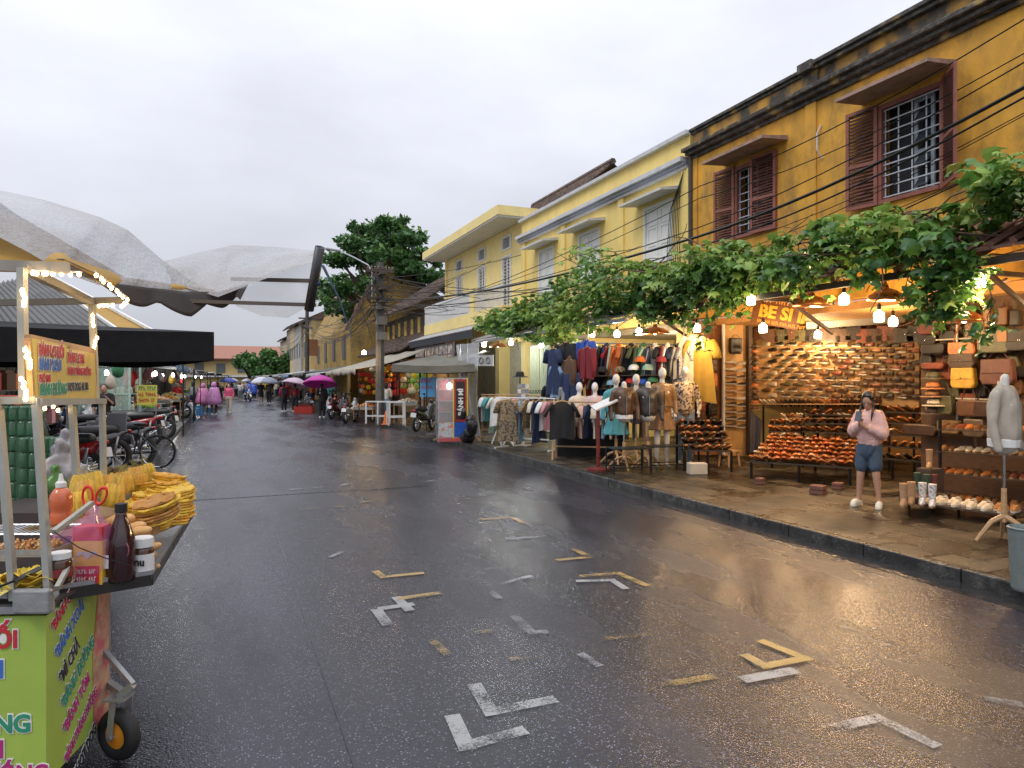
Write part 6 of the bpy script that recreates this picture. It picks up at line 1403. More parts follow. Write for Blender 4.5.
# ================================================================== motorbikes
paint = {k: mat('%s bike paint' % k, c, .2, coat=.6, var=.05) for k, c in dict(black=(.02,.02,.022), red=(.30,.015,.015), silver=(.38,.39,.40), blue=(.03,.06,.16), white=(.65,.65,.64), wine=(.16,.02,.03)).items()}
lamp_red = mat('red tail lens', (.45,.02,.02), .15); lamp_cl = mat('clear lens', (.6,.6,.62), .08); plate_m = mat('plate white', (.7,.7,.7), .4); seat_m = mat('vinyl seat', (.02,.02,.02), .4)
def motorbike_proto():
    t = thing('motorbike', 'proto', 'motorbike', (0,0,-50), 0, 'parked motorbikes'); MX = Matrix(((1,0,0),(0,0,-1),(0,1,0)))
    for x in (-.60,.62):
        b = MB(); b.torus((x,0,.29), .25,.052, MX, 24, 7); wl = part('wheel', b, black_rubber, t, smooth=True)
        b = MB(); b.torus((x,0,.29), .205,.014, MX, 20, 4); b.ball((x,0,.29), .05,.06,.05)
        for k in range(8): a = k*PI/4; b.bar((x,0,.29),(x+.2*math.cos(a),0,.29+.2*math.sin(a)), .012)
        part('rim', b, chrome, wl)
    b = MB(); b.cap((-.62,0,.60),(-.15,0,.50), .12,.13, 10); b.cap((-.45,0,.52),(-.05,0,.42), .12,.13, 10); b.cap((-.15,0,.46),(.28,0,.38), .11,.09, 10); b.cap((.28,0,.40),(.46,0,.80), .10,.11, 10); b.cap((-.62,0,.62),(-.82,0,.70), .075,.04, 8)
    b.cap((.38,-.14,.34),(.52,-.12,.74), .06,.07, 8); b.cap((.38,.14,.34),(.52,.12,.74), .06,.07, 8); b.cap((.50,0,.86),(.46,0,.98), .085,.07, 8)
    me = rm(b, .022, paint['black'], 2); link('body', me, t)
    b = MB(); b.cap((-.62,0,.74),(-.12,0,.72), .085,.10, 12); b.ball((-.05,0,.70), .14,.095,.06); part('seat', b, seat_m, t, smooth=True)
    b = MB(); b.tube([(.46,-.34,.98),(.46,-.2,1.02),(.50,0,.98),(.46,.2,1.02),(.46,.34,.98)], .014, 6); b.tube([(.46,-.36,.98),(.46,-.24,1.0)], .02, 6); b.tube([(.46,.36,.98),(.46,.24,1.0)], .02, 6); hb = part('handlebar', b, black_metal, t)
    for s in (-1,1): b = MB(); b.tube([(.46,s*.22,1.02),(.42,s*.26,1.16)], .006, 4); b.ball((.42,s*.27,1.19), .015,.055,.035); part('mirror', b, black_metal, hb)
    b = MB(); b.tube([(.50,-.07,.78),(.62,-.07,.30)], .02, 6); b.tube([(.50,.07,.78),(.62,.07,.30)], .02, 6); part('fork', b, chrome, t)
    b = MB()
    for k in range(9):
        a0 = .25+k*.2; a1 = a0+.2
        for w1, w2 in ((-.06,.06),): b.quad((.62+.31*math.cos(a0),w1,.29+.31*math.sin(a0)),(.62+.31*math.cos(a1),w1,.29+.31*math.sin(a1)),(.62+.31*math.cos(a1),w2,.29+.31*math.sin(a1)),(.62+.31*math.cos(a0),w2,.29+.31*math.sin(a0)))
    part('fender', b, paint['black'], t, solid=.012)
    b = MB(); b.ball((.57,0,.90), .04,.075,.06); part('headlight', b, lamp_cl, t, smooth=True); b = MB(); b.ball((-.86,0,.70), .035,.08,.035); part('tail_light', b, lamp_red, t, smooth=True)
    b = MB(); b.tube([(.0,-.11,.26),(-.35,-.13,.25),(-.75,-.13,.36)], [.02,.04,.05], 8); part('exhaust', b, chrome, t, smooth=True)
    b = MB(); b.ball((-.02,0,.30), .16,.10,.11); b.tube([(-.05,.1,.25),(-.1,.18,.02)], .012, 5); b.bar((-.6,-.08,.29),(-.1,-.08,.33), .03); b.bar((-.6,.08,.29),(-.1,.08,.33), .03); b.tube([(-.60,.07,.3),(-.66,.09,.62)], .025, 6); part('engine', b, metal_grey, t, smooth=True)
    b = MB(); b.obox((-.90,0,.56), .008,.19,.14, Matrix.Rotation(.25,3,'Y')); part('number_plate', b, plate_m, t); return t
mb0 = motorbike_proto(); first_b = [True]
def bike(lbl, loc, rz, colour='black', lean=.07, scale=1.0):
    rc = recolour({'black bike paint': paint[colour]})
    if first_b[0] and colour == 'black':
        first_b[0] = False; mb0.location = loc; mb0.rotation_euler = (lean,0,rz); mb0['label'] = lbl; mb0.scale = (scale,)*3; return mb0
    return dup(mb0, loc, rz, lbl, rot=(lean,0,rz), recol=rc, scale=scale)
# right side of the street (tails towards us)
bike('silver black motorbike parked nose away at the kerb edge before the lantern stall', G(352,423,0)+V((0,.5,0)), R(62), 'silver')
bike('black motorbike left of the person under the magenta umbrella', G(308,411,0), R(95), 'black')
for i, (px, d, c) in enumerate(((336,32,'wine'),(341,33.5,'black'),(333,35,'red'),(329,37,'silver'),(344,30.5,'black'),(325,39,'blue'))):
    bike('%s motorbike, %s in the row parked beside the magenta umbrella' % (c, ORD[i+1]), gp(px, d, .0 if px < 340 else .12), R(60+i*7), c)
bike('black motorbike on the pavement left of the vendor kiosk', gp(424,22.6,.12), R(50), 'black')
# left pavement: the row parked at an angle
for i, (px, d, c, a, lb) in enumerate(((168,30.0,'black',172,'black scooter with pale seat parked at the far end of the left row'),(160,31.5,'wine',165,'dark wine motorbike beside the far scooter of the left row'),(122,17.2,'red',165,'red and silver motorbike nearest the kerb in the left row'),(108,18.5,'silver',170,'silver motorbike behind the red one in the left row'),(100,13.0,'black',188,'black motorbike with a grey rain cover behind the bicycle'),(72,12.0,'black',200,'dark motorbike just behind the sign posts of the food cart'),(90,20.5,'blue',175,'blue motorbike deep in the left row'),(62,16,'black',185,'black motorbike under the dark parasol'),(80,23,'black',170,'black motorbike farthest in under the dark parasol'),(48,10.5,'red',150,'red tailed motorbike beside the green bottle packs'),(146,24,'silver',168,'silver motorbike just short of the produce tables'),(118,21.5,'wine',172,'wine coloured motorbike in the second rank of the left row'),(142,19.6,'black',160,'black motorbike right behind the yellow banner posts'),(92,15,'blue',176,'dark blue motorbike under the black parasol edge'))):
    bike(lb, gp(px, d, .10), R(a), c, scale=1.07)
bike('white scooter ridden by a person in a blue raincoat', gp(248,58,0), R(-75), 'white'); 
walker('rider in a blue raincoat sitting on the white scooter', 248, 0, False, fab['blue'], fab['navy'], 0, 1.6, coat=None, depth=58.2, seat=True, rz=-12, short_sl=False)
# bicycle
MX = Matrix(((1,0,0),(0,0,-1),(0,1,0)))
bc = thing('bicycle', 'dark bicycle with thin tyres and a front basket in the left row', 'bicycle', gp(128,12.9,.10), R(168))
for x in (-.52,.52):
    b = MB(); b.torus((x,0,.33), .31,.016, MX, 28, 5); wl = part('wheel', b, black_rubber, bc, smooth=True); b = MB(); b.torus((x,0,.33), .292,.008, MX, 26, 4)
    for k in range(14): a = k*PI/7; b.tube([(x,0,.33),(x+.29*math.cos(a),0,.33+.29*math.sin(a))], .0015, 3)
    part('rim', b, chrome, wl)
b = MB(); 
for p, q in (((-.52,0,.33),(-.1,0,.3)),((-.1,0,.3),(-.2,0,.80)),((-.52,0,.33),(-.17,0,.70)),((-.1,0,.3),(.38,0,.72)),((-.18,0,.66),(.36,0,.78)),((.34,0,.92),(.52,0,.33))): b.tube([p,q], .016, 6)
part('frame', b, paint['black'], bc); b = MB(); b.ball((-.22,0,.86), .13,.07,.035); part('saddle', b, seat_m, bc, smooth=True)
b = MB(); b.tube([(.22,-.28,.98),(.34,-.12,1.02),(.34,.12,1.02),(.22,.28,.98)], .011, 5); b.tube([(.34,0,.9),(.34,0,1.02)], .014, 5); part('handlebar', b, chrome, bc)
b = MB(); 
for k in range(8): z = .72+k*.03; b.torus((.56,0,z), .13+.002*k,.003, None, 16, 3)
for k in range(16): a = k*PI/8; b.tube([(.56+.13*math.cos(a),.13*math.sin(a),.72),(.56+.145*math.cos(a),.145*math.sin(a),.94)], .003, 3)
part('basket', b, mat('grey basket wire', (.4,.4,.42), .4), bc)
b = MB(); b.obox((.0,0,0), .36,.02,.34, None); one('rain_cover', b, mat('grey plastic cover', (.25,.26,.28), .35), 'grey square plastic cover on the handlebar behind the bicycle', 'cover', loc=gp(117,12.6,1.02), rz=R(-22), bevel=.01)
# ================================================================== right side beyond the clothes: kiosk, lantern shop, awnings
canvas_g = mat('grey green canvas', (.16,.155,.125), .8, dirt=(.05,.05,.04), dscale=2, damt=.6, bump=.2, bscale=5)
canvas_t = mat('pale tan canvas', (.46,.42,.34), .75, dirt=(.2,.17,.12), dscale=1.5, damt=.5, bump=.2, bscale=4, backlit=.15)
canvas_w = mat('weathered white canvas', (.52,.54,.55), .7, dirt=(.22,.22,.2), dscale=1.2, damt=.5, backlit=.2)
canvas_b = mat('blue grey canvas', (.14,.22,.33), .7, dirt=(.3,.3,.3), dscale=1.5, damt=.5)
canvas_k = mat('black parasol cloth', (.006,.0065,.008), .9)
def canopy(name, lbl, x0, x1, y0, y1, z0, z1, m, posts=True, group=None, val=.25, sagv=.18, cat='awning', seed=0):
    """sagging canvas rising from z0 at x0 to z1 at x1"""
    t = thing(name, lbl, cat, ((x0+x1)/2, (y0+y1)/2, .1), 0, group); rg = random.Random(seed); b = MB(); k = rg.random()*9
    b.grid(lambda u, v: (x0+(x1-x0)*u, y0+(y1-y0)*v, z0+(z1-z0)*u-sagv*math.sin(PI*u)*(.6+.4*math.sin(v*9+k))*.8-.05*abs(math.sin(v*PI*3+k))), 12, 18); part('canvas', b, m, t, True, smooth=True, solid=.012)
    b = MB(); b.grid(lambda u, v: (x0-.02+.02*math.sin(u*30), y0+(y1-y0)*u, z0-.05*abs(math.sin(u*PI*3+k))-v*val*(.85+.15*math.sin(u*40))), 30, 2); part('valance', b, m, t, True, smooth=True, solid=.008)
    if posts:
        for y in (y0+.1, y1-.1):
            for x, z in ((x0+.15, z0),(x1-.1, z1)): b = MB(); b.tube([(x,y,.1),(x,y,z-.06)], .02, 6); part('post', b, black_metal, t, True)
    return t
def square_parasol(lbl, c, half, ze, zp, m, rz=0, val=.2):
    t = thing('parasol', lbl, 'parasol', c, rz); b = MB(); n = 8
    P4 = [(-half,-half),(half,-half),(half,half),(-half,half)]; vs = [(0,0,zp)]; fs = []
    for k in range(4):
        a, d = P4[k], P4[(k+1)%4]
        b.grid(lambda u, v: ((a[0]+(d[0]-a[0])*u)*v, (a[1]+(d[1]-a[1])*u)*v, zp+(ze-zp)*v-.07*math.sin(PI*v)*math.sin(PI*u)-.05*math.sin(PI*u)*v), n, n)
        b.grid(lambda u, v: (a[0]+(d[0]-a[0])*u, a[1]+(d[1]-a[1])*u, ze-.05*math.sin(PI*u)-val*v), n, 1)
    part('canopy', b, m, t, smooth=False, solid=.006); b = MB(); b.tube([(0,0,0),(0,0,zp)], .03, 8); part('pole', b, metal_grey, t); b = MB()
    for x, y in P4: b.tube([(0,0,zp-.06),(x,y,ze-.03)], .012, 4); b.tube([(0,0,zp-.5),(x*.5,y*.5,(zp+ze)/2-.06)], .012, 4)
    part('rib', b, metal_grey, t); b = MB(); b.lathe([(.3,0),(.3,.08),(.05,.12)], (0,0,0), 14); part('base', b, conc, t); return t
# vendor kiosk
K = gp(453,18.6); kz = R(-12)
kt = thing('vendor_kiosk', 'tall narrow vendor kiosk with red and blue lettered panels at the kerb', 'kiosk', K, kz)
red_p = mat('red painted panel', (.36,.03,.025), .35); blue_p = mat('blue painted panel', (.02,.09,.42), .35); yel_p = mat('yellow trim paint', (.75,.55,.06), .4); alu = mat('aluminium frame', (.5,.52,.53), .3, .8); kglass = mat('kiosk glass', (.55,.62,.62), .05, alpha=.28)
b = MB(); 
for x in (-.42,.36):
    for y in (-.25,.25): b.bar((x,y,0),(x,y,1.72), .03)
for z in (.12,.5,1.72): b.bar((-.42,-.25,z),(.36,-.25,z), .03); b.bar((-.42,.25,z),(.36,.25,z), .03); b.bar((-.42,-.25,z),(-.42,.25,z), .03); b.bar((.36,-.25,z),(.36,.25,z), .03)
part('frame', b, alu, kt)
b = MB(); b.box(.0,.345,-.275,-.262,.56,1.70); part('side_panel', b, red_p, kt)
b = MB(); b.box(.0,.345,-.275,-.262,.16,.54); part('lower_panel', b, blue_p, kt)
b = MB(); b.box(-.03,0,-.28,-.262,.1,1.74); b.box(.345,.375,-.28,-.262,.1,1.74); part('trim', b, yel_p, kt)
b = MB(); b.box(-.405,-.03,-.27,-.262,.55,1.70); part('glass', b, kglass, kt); b = MB(); b.box(-.405,-.03,-.27,-.262,.14,.54); part('picture_panel', b, mat('pale picture panel', (.5,.55,.55), .4, col2=(.6,.2,.15), c2scale=9, c2pos=.56), kt)
b = MB(); b.box(-.41,.37,-.28,-.24,.02,.12); b.box(-.41,.35,.262,.27,.15,1.7); part('base_board', b, mat('pink red board', (.55,.10,.10), .4), kt)
b = MB()
for z in (.8,1.1,1.4): b.box(-.4,.34,-.24,.24,z,z+.01)
part('shelf', b, alu, kt)
b = MB(); b.box(.05,.295,-.281,-.276,.62,1.64); part('menu_strip', b, mat('menu black', (.03,.02,.02), .4), kt)
tb = text_mb('BÁNH MÌ', .18, .004, .006); q = MB(); q.merge(tb, frame_M((0,0,1),(-1,0,0)), V((.24,-.288,.72))); q.v = [(x,y,z) for x,y,z in q.v]; part('lettering', q, mat('white lettering', (.8,.8,.78), .5), kt)
lamp(Vector((K.x-.1, K.y, 1.66)), 'small white lamp inside the vendor kiosk', 1.5, (.95,1,1), m=bulb_c, cord=.02)
square_parasol('dark olive canvas roof over the vendor kiosk', gp(436,20.2), 1.15, 2.12, 2.42, canvas_g, R(-20))
# wooden tripod in front of the kiosk
p = G(452,446,.0); t = thing('folded_trestle', 'pale wooden crossed trestle feet at the kerb before the kiosk', 'trestle', p+V((.35,.3,.12)), R(-20)); b = MB()
for a in ((-.75,-.1),(.55,-.35),(.45,.35)): b.bar((a[0],a[1],.015),(0,0,.42), .04)
b.bar((0,0,.4),(0,0,.62), .04); part('leg', b, light_wood, t)
b = MB()
for k in range(5): b.ball((rv(-.15,.15),rv(-.15,.15),.15+k*.16), .22-.03*k,.2-.03*k,.16)
me = rm(b, .03, mat('black bin liner', (.015,.015,.017), .25, bump=.4, bscale=9)); crumple(me, .04, 7); o = link('rubbish_bag', me); o.location = gp(470,18.0); tag(o, 'tall black plastic sack slumped right of the vendor kiosk', 'sack')
# picture board under the awning of the balcony house
t = thing('picture_board', 'board of small pale shirt pictures under the awning of the balcony house', 'board', (8.3,27.5,2.5)); b = MB(); b.box(8.3,8.36,25.6,31.4,2.35,3.3); part('board', b, mat('purple grey board', (.20,.17,.22), .6), t, True)
for r_ in range(2):
    for k in range(9): b = MB(); y = 25.75+k*.63; b.box(8.285,8.3,y,y+.45,2.42+r_*.46,2.80+r_*.42); part('picture', b, [mat('pale picture', (.6,.58,.5), .5, col2=(.25,.2,.2), c2scale=4), mat('ochre picture', (.45,.32,.1), .5, col2=(.6,.55,.5), c2scale=5)][r_ == 0], t, True)
t = thing('blue_sign', 'blue sign with red lettering behind the parked motorbike', 'sign', gp(429,24.5)); S = Seg(419,24.6,439,24.2); b = MB(); A = S.at(420,397); C_ = S.at(438,377); vs = [S.at(420,397),S.at(438,397),S.at(438,377.5),S.at(420,377.5)]; nn = S.n*.04; b.add(vs+[v-nn for v in vs], [(0,1,2,3),(7,6,5,4),(0,4,5,1),(1,5,6,2),(2,6,7,3),(3,7,4,0)]); part('board', b, mat('bright blue board', (.10,.34,.62), .4), t, True)
b = MB(); b.bar(S.at(422,397), V((*S.at(422,397)[:2],.12)), .03); b.bar(S.at(436,397), V((*S.at(436,397)[:2],.12)), .03); part('leg', b, metal_grey, t, True)
for i in range(2): part('lettering', scribble(S.at(420.8, 382.5+i*6, .02), frame_M(S.d,(0,0,1)), 0, .14-.04*i, .48, 3+i), mat('sign red', (.6,.03,.04), .5), t, True)
# sign with three rings on the shop wall
t = thing('ring_sign', 'pale sign board with three dark rings on the shop wall behind the far rack', 'sign', (9.7,21.9,2.1)); S = Seg(468,24.0,494,23.0); b = MB(); vs = [S.at(469,366),S.at(493,366),S.at(493,355),S.at(469,355)]; nn = S.n*.03; b.add(vs+[v-nn for v in vs], [(0,1,2,3),(7,6,5,4),(0,4,5,1),(1,5,6,2),(2,6,7,3),(3,7,4,0)]); part('board', b, mat('pale board', (.5,.5,.48), .5), t, True)
b = MB()
for px in (474,481,488): b.torus(S.at(px,360.5,.02), .10,.018, frame_M(S.d,(0,0,1)), 16, 4)
part('ring', b, mat('dark ring', (.12,.12,.13), .5), t, True)
# lantern shop
ls = thing('lantern_stall_frame', 'timber stall frame hung full of silk lanterns behind the near pole', 'stall', (8.2,31,.12)); b = MB()
for y in (26.5,30,33.5): b.bar((7.2,y,.12),(7.2,y,2.5), .07)
for z in (1.7,2.1,2.5): b.bar((7.25,26.5,z),(7.25,36,z), .03); b.bar((7.9,26.5,z),(7.9,36,z), .03)
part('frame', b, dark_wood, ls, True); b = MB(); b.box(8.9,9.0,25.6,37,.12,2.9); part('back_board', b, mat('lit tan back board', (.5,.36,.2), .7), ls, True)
lc = {'red':(.70,.05,.03),'yellow':(.80,.55,.05),'orange':(.80,.25,.04),'pink':(.75,.22,.30),'cream':(.8,.68,.45),'green':(.30,.55,.10),'blue':(.1,.3,.5)}
lmt = {k: mat('%s lantern silk' % k, c, .6, emit=c, es=.10) for k, c in lc.items()}
def lantern_f():
    b = MB(); seg = 16; pr = [(.05,-.17),(.12,-.14),(.17,-.07),(.185,0),(.17,.07),(.12,.14),(.05,.17)]; b.lathe(pr, (0,0,0), seg)
    b.v = [(x*(1+.04*math.cos(8*math.atan2(y,x))), y*(1+.04*math.cos(8*math.atan2(y,x))), z) for x, y, z in b.v]
    b.lathe([(.055,.17),(.055,.19),(.01,.2)], (0,0,0), 10, m=1); b.lathe([(.05,-.19),(.055,-.17)], (0,0,0), 10, m=1); b.tube([(0,0,.2),(0,0,.3)], .004, 3, 1); b.tube([(0,0,-.19),(0,0,-.38)], [.012,.02], 5, 1); return b
rg = random.Random(41); i = 0
for px0 in range(360, 432, 5):
    for r_ in range(5):
        px = px0+rg.uniform(-2,2); py = 369+r_*5.6+rg.uniform(-1.5,1.5); c = rg.choice(['red','red','orange','yellow','pink','cream','orange','green' if px > 395 else 'red']) if px < 408 else rg.choice(['cream','yellow','cream','green'])
        X = rg.choice((7.3,7.6,7.9)); p = PX(px, py, X); i += 1
        if p.z < .9: continue
        goods('silk_lantern', lantern_f, [lmt['red'], dark_wood], p, rg.uniform(0,3), '%s silk lantern, %s row down, %s across the lantern stall' % (c, ORD[r_+1], ORD[(px0-360)//5+1]), 'lantern', 'silk lanterns in the lantern stall', recol=recolour({'red lantern silk': lmt[c]}), scale=rg.uniform(.6,.95), smooth=True)
lamp(Vector((8.2,29,2.6)), 'bulb lighting the lantern stall from behind', 22, warm, cord=.1); lamp(Vector((8.2,33,2.6)), 'second bulb lighting the far half of the lantern stall', 22, warm, cord=.1)
lamp(PD(364,352,26.6), 'bare bulb hanging from the cables beside the utility pole', 30, warm, cord=.5, r=.06)
canopy('stall_awning', 'long pale tan canvas awning before the lantern stall left of the pole', 4.9, 7.9, 27.9, 36.5, 2.28, 3.15, canvas_t, seed=2, group='canvas awnings on the right side')
canopy('stall_awning', 'grey green canvas awning between the pole and the kiosk', 6.2, 8.6, 22.4, 27.0, 2.4, 2.85, canvas_g, seed=3, group='canvas awnings on the right side')
def table_of(lbl, loc, sx, sy, h, rz, piles, glabel):
    t = thing('goods_table', lbl, 'table', loc, rz); b = MB(); b.box(-sx,sx,-sy,sy,h-.03,h); part('tabletop', b, light_wood, t); b = MB()
    for x in (-sx+.05, sx-.05):
        for y in (-sy+.05, sy-.05): b.bar((x,y,0),(x,y,h-.03), .04)
    part('leg', b, light_wood, t)
    M = Matrix.Rotation(rz, 3, 'Z'); n = len(piles)
    for i, (c, nm) in enumerate(piles):
        p = V(loc)+M@V((-sx+(i+.5)*2*sx/n, 0, h+.002)); produce(c, nm, p, sx/n*.92, sy*.9, rz, '%s, %s tray from left on %s' % (nm, ORD[i+1], glabel))
PM = {}
def produce(c, nm, p, hx, hy, rz, lbl):
    t = thing('produce_tray', lbl, 'tray', p, rz, 'trays of goods on the market tables'); b = MB(); b.box(-hx,hx,-hy,hy,0,.02); b.box(-hx,-hx+.02,-hy,hy,.021,.08); b.box(hx-.02,hx,-hy,hy,.021,.08); b.box(-hx+.021,hx-.021,-hy,-hy+.02,.021,.08); b.box(-hx+.021,hx-.021,hy-.02,hy,.021,.08); part('tray', b, mat('tray plastic', (.25,.30,.33), .5), t)
    b = MB(); rg_ = random.Random(int(p.x*100+p.y*7)); r = .045
    for k in range(46):
        x = rg_.uniform(-hx+.05,hx-.05); y = rg_.uniform(-hy+.05,hy-.05); z = .05+.16*max(0,1-abs(x)/hx)*max(0,1-abs(y)/hy)+.02; b.ball((x,y,z), r*rg_.uniform(.8,1.2), seg=6, rings=4)
    o = part('produce', b, mat('produce '+str(c), c, .5, var=.3, scale=20), t, smooth=True); o['kind'] = 'stuff'; return t
table_of('white clothed goods table beside the barricades', gp(408,27.2), .9, .5, .72, R(70), [((.5,.45,.35),'pale wrapped goods'),((.55,.2,.1),'orange red goods'),((.3,.32,.2),'green goods')], 'the goods table by the pole')
table_of('low table of orange goods behind the first scooter', gp(366,29.5), .8, .45, .45, R(70), [((.6,.28,.10),'peach coloured goods'),((.5,.12,.05),'red goods')], 'the low table by the lantern stall')
for i, (px, d, s, lb) in enumerate(((378,26.2,.45,'left white metal barricade frame by the pole'),(391,26.0,.5,'right white metal barricade frame by the pole'),(396,25.3,.3,'narrow white metal barricade frame nearest the kerb'))):
    t = thing('barricade', lb, 'barricade', gp(px, d), R(-15+i*6), 'white metal frames by the pole'); b = MB()
    for x in (-s,s): b.bar((x,-.2,0),(x,-.2,.85), .035); b.bar((x,.2,0),(x,.2,.85), .035); b.bar((x,-.2,.85),(x,.2,.85), .035)
    for z in (.3,.85): b.bar((-s,-.2,z),(s,-.2,z), .035); b.bar((-s,.2,z),(s,.2,z), .035)
    part('frame', b, white_paint, t)
one('orange_cone', MB().lathe([(.18,0),(.18,.03),(.12,.035),(.03,.5),(.02,.52)], (0,0,0), 12), mat('orange plastic', (.65,.16,.03), .5), 'orange cone standing between the white barricade frames', 'cone', loc=gp(386,25.6))
# far awnings on both sides, and what stands under them
aw = [('pale canvas awning beyond the tan one on the right',4.7,8,37.5,44,2.2,2.8,canvas_w),('grey canvas awning further down the right side',4.6,8,45,52,2.3,2.9,canvas_g),('blue grey awning far down the right side',4.4,8,53.5,61,2.2,2.8,canvas_b),('white awning far down the right side',4.3,8,62,70,2.3,2.9,canvas_w),('tan awning near the far end on the right',4.0,8,71,82,2.3,2.8,canvas_t),('farthest grey awning on the right',3.6,8,83,98,2.3,2.7,canvas_w)]
for i, a in enumerate(aw): canopy('stall_awning', *a, seed=i+5, group='canvas awnings on the right side')
aw = [('white awning over the fruit stall with the raincoats',-5.2,-1.3,31,38.5,2.9,2.3,canvas_w),('grey awning second beyond the dark parasol',-5.2,-1.3,22.5,30,2.85,2.3,canvas_b),('pale awning beyond the fruit stall on the left',-5,-1.0,39.5,47,2.9,2.3,canvas_g),('tan awning far down the left side',-5,-.6,48,57,2.9,2.3,canvas_w),('grey awning near the far end on the left',-5,-.2,58,70,2.8,2.3,canvas_g),('farthest pale awning on the left',-5,.4,71,88,2.8,2.3,canvas_w)]
for i, (lb,x0,x1,y0,y1,za,zb,m_) in enumerate(aw): canopy('stall_awning', lb, x1, x0, y0, y1, zb, za, m_, seed=i+15, group='canvas awnings on the left side')
mh = thing('market_hall', 'dark open market hall behind the left hand stalls', 'building', (-8,60,.1)); b = MB(); b.box(-14,-5.6,11,118,.1,3.9); part('wall', b, mat('dark cluttered wall', (.05,.048,.042), .8, var=.6, scale=6, col2=(.30,.24,.15), c2scale=5, c2pos=.54, c2soft=.03), mh, True)
b = MB(); slopetile(b, 10.5, 118, -5.1, 3.7, -9.5, 5.2, 1.2, .12); part('roof', b, tile, mh, True)
# produce tables down the left side
pal = [((.75,.30,.03),'oranges'),((.25,.42,.06),'green limes'),((.62,.05,.04),'red chillies'),((.75,.60,.12),'yellow mangoes'),((.30,.12,.28),'purple fruit'),((.5,.48,.4),'pale roots'),((.12,.30,.06),'leafy greens'),((.6,.35,.2),'brown packets')]
rg = random.Random(91); k = 0
names = ['the table by the green glass counter','the second left hand table','the fruit table with the raincoats','the fourth left hand table','the fifth left hand table','the sixth left hand table','the seventh left hand table','the eighth left hand table','the ninth left hand table']
for i, y in enumerate((24.0, 28.5, 34.2, 37.4, 42, 46, 51, 56, 62)):
    for row in (0,):
        pl = [rg.choice(pal) for _ in range(4)]
        if i == 2: pl = [pal[0], pal[0], pal[6], pal[1]]
        x = -2.35; table_of('market table heaped with produce, %s along the left side' % ORD[i+1], V((x,y,.1)), 1.3, .55, .78+.1*(i%2), PI/2+.05, pl, names[i])
def hanging_goods(y0, y1, n, seed):
    rg = random.Random(seed)
    for i, y in enumerate(sorted(rg.uniform(y0, y1) for _ in range(n))):
        x = rg.uniform(-4.6,-2.2); c = rg.choice(['white','cream','yellow','red','green','sky','pink','mint','tan'])
        def f():
            b = MB(); b.lathe([(.02,.28),(.035,.2),(.10,.12),(.15,-.05),(.13,-.20),(.04,-.26),(.001,-.265)], (0,0,0), 10); b.tube([(0,0,.27),(0,0,.4)], .004, 3); return b
        goods('hanging_sack', f, [fab['white']], V((x,y,rg.uniform(1.75,2.15))), rg.uniform(0,3), '%s sack, %s nearest of those hung under the left awnings' % (CN.get(c,c), ORD[i+1]), 'bag', 'bags hung under the left awnings', recol=recolour({'white cloth': fab[c]}), scale=rg.uniform(.6,1.3), smooth=True)
hanging_goods(17, 50, 36, 4)
for i, (x, y) in enumerate(((-2.6,20.5),(-3.4,24.5),(-2.3,27.5),(-2.7,31.5),(-2.2,35),(-2.9,38.5),(-2.2,43),(-2.4,49),(-2.0,55),(-1.8,62))):
    lamp(Vector((x,y,2.05)), 'white bulb under the left awnings, %s from the camera' % ORD[i+1], 16, (1,.95,.85), m=bulb_c, cord=.2, r=.045)
# green glass food counter, its yellow banner, the white counter
t = thing('glass_food_counter', 'tall glass food counter with green tinted frame behind the left row of bikes', 'counter', gp(110,19.5,.1), R(-20)); b = MB()
for x in (-.7,.7):
    for y in (-.3,.3): b.bar((x,y,0),(x,y,2.1), .05)
for z in (.8,1.3,2.1): b.bar((-.7,-.3,z),(.7,-.3,z), .04); b.bar((-.7,.3,z),(.7,.3,z), .04)
part('frame', b, mat('pale green frame', (.35,.5,.44), .4), t); b = MB(); b.box(-.68,.68,-.31,-.30,.85,2.05); part('glass', b, mat('green tinted glass', (.45,.62,.55), .08, alpha=.35), t); b = MB(); b.box(-.69,.69,-.29,.29,.02,.78); part('cabinet', b, mat('steel cabinet', (.3,.32,.33), .35, .6), t)
b = MB(); rg = random.Random(2)
for i in range(16): b.lathe([(.05,0),(.05,.12),(.02,.17)], (rg.uniform(-.6,.6), rg.uniform(-.2,.2), rg.choice((.83,1.33))), 8)
o = part('jars', b, fab['cream'], t); o['kind'] = 'stuff'
def banner(lbl, S, pa, pb, ya, yb, base, lines, cat='banner'):
    t = thing('banner', lbl, cat, (S.A.x,S.A.y,S.at(pa,yb).z)); b = MB(); vs = [S.at(pa,yb),S.at(pb,yb),S.at(pb,ya),S.at(pa,ya)]; nn = S.n*.01; b.add(vs+[v-nn for v in vs], [(0,1,2,3),(7,6,5,4),(0,4,5,1),(1,5,6,2),(2,6,7,3),(3,7,4,0)]); part('sheet', b, base, t, True)
    for s, px, py, sz, m_ in lines: part('lettering', scribble(S.at(px,py,.012), frame_M(S.d,(0,0,1)), 0, sz*.75, .42, int(py)), m_, t, True)
    b = MB(); b.bar(S.at(pa+1,ya,-.02), V((*S.at(pa+1,ya,-.02)[:2],.1)), .03); b.bar(S.at(pb-1,ya,-.02), V((*S.at(pb-1,ya,-.02)[:2],.1)), .03); part('leg', b, metal_grey, t, True); return t
t_red = mat('text red', (.55,.03,.04), .5); t_blue = mat('text blue', (.05,.16,.50), .5); t_green = mat('text green', (.03,.28,.16), .5); t_black = mat('text black', (.03,.03,.035), .5); t_mag = mat('text magenta', (.45,.03,.18), .5); t_white = mat('text white', (.78,.78,.74), .5)
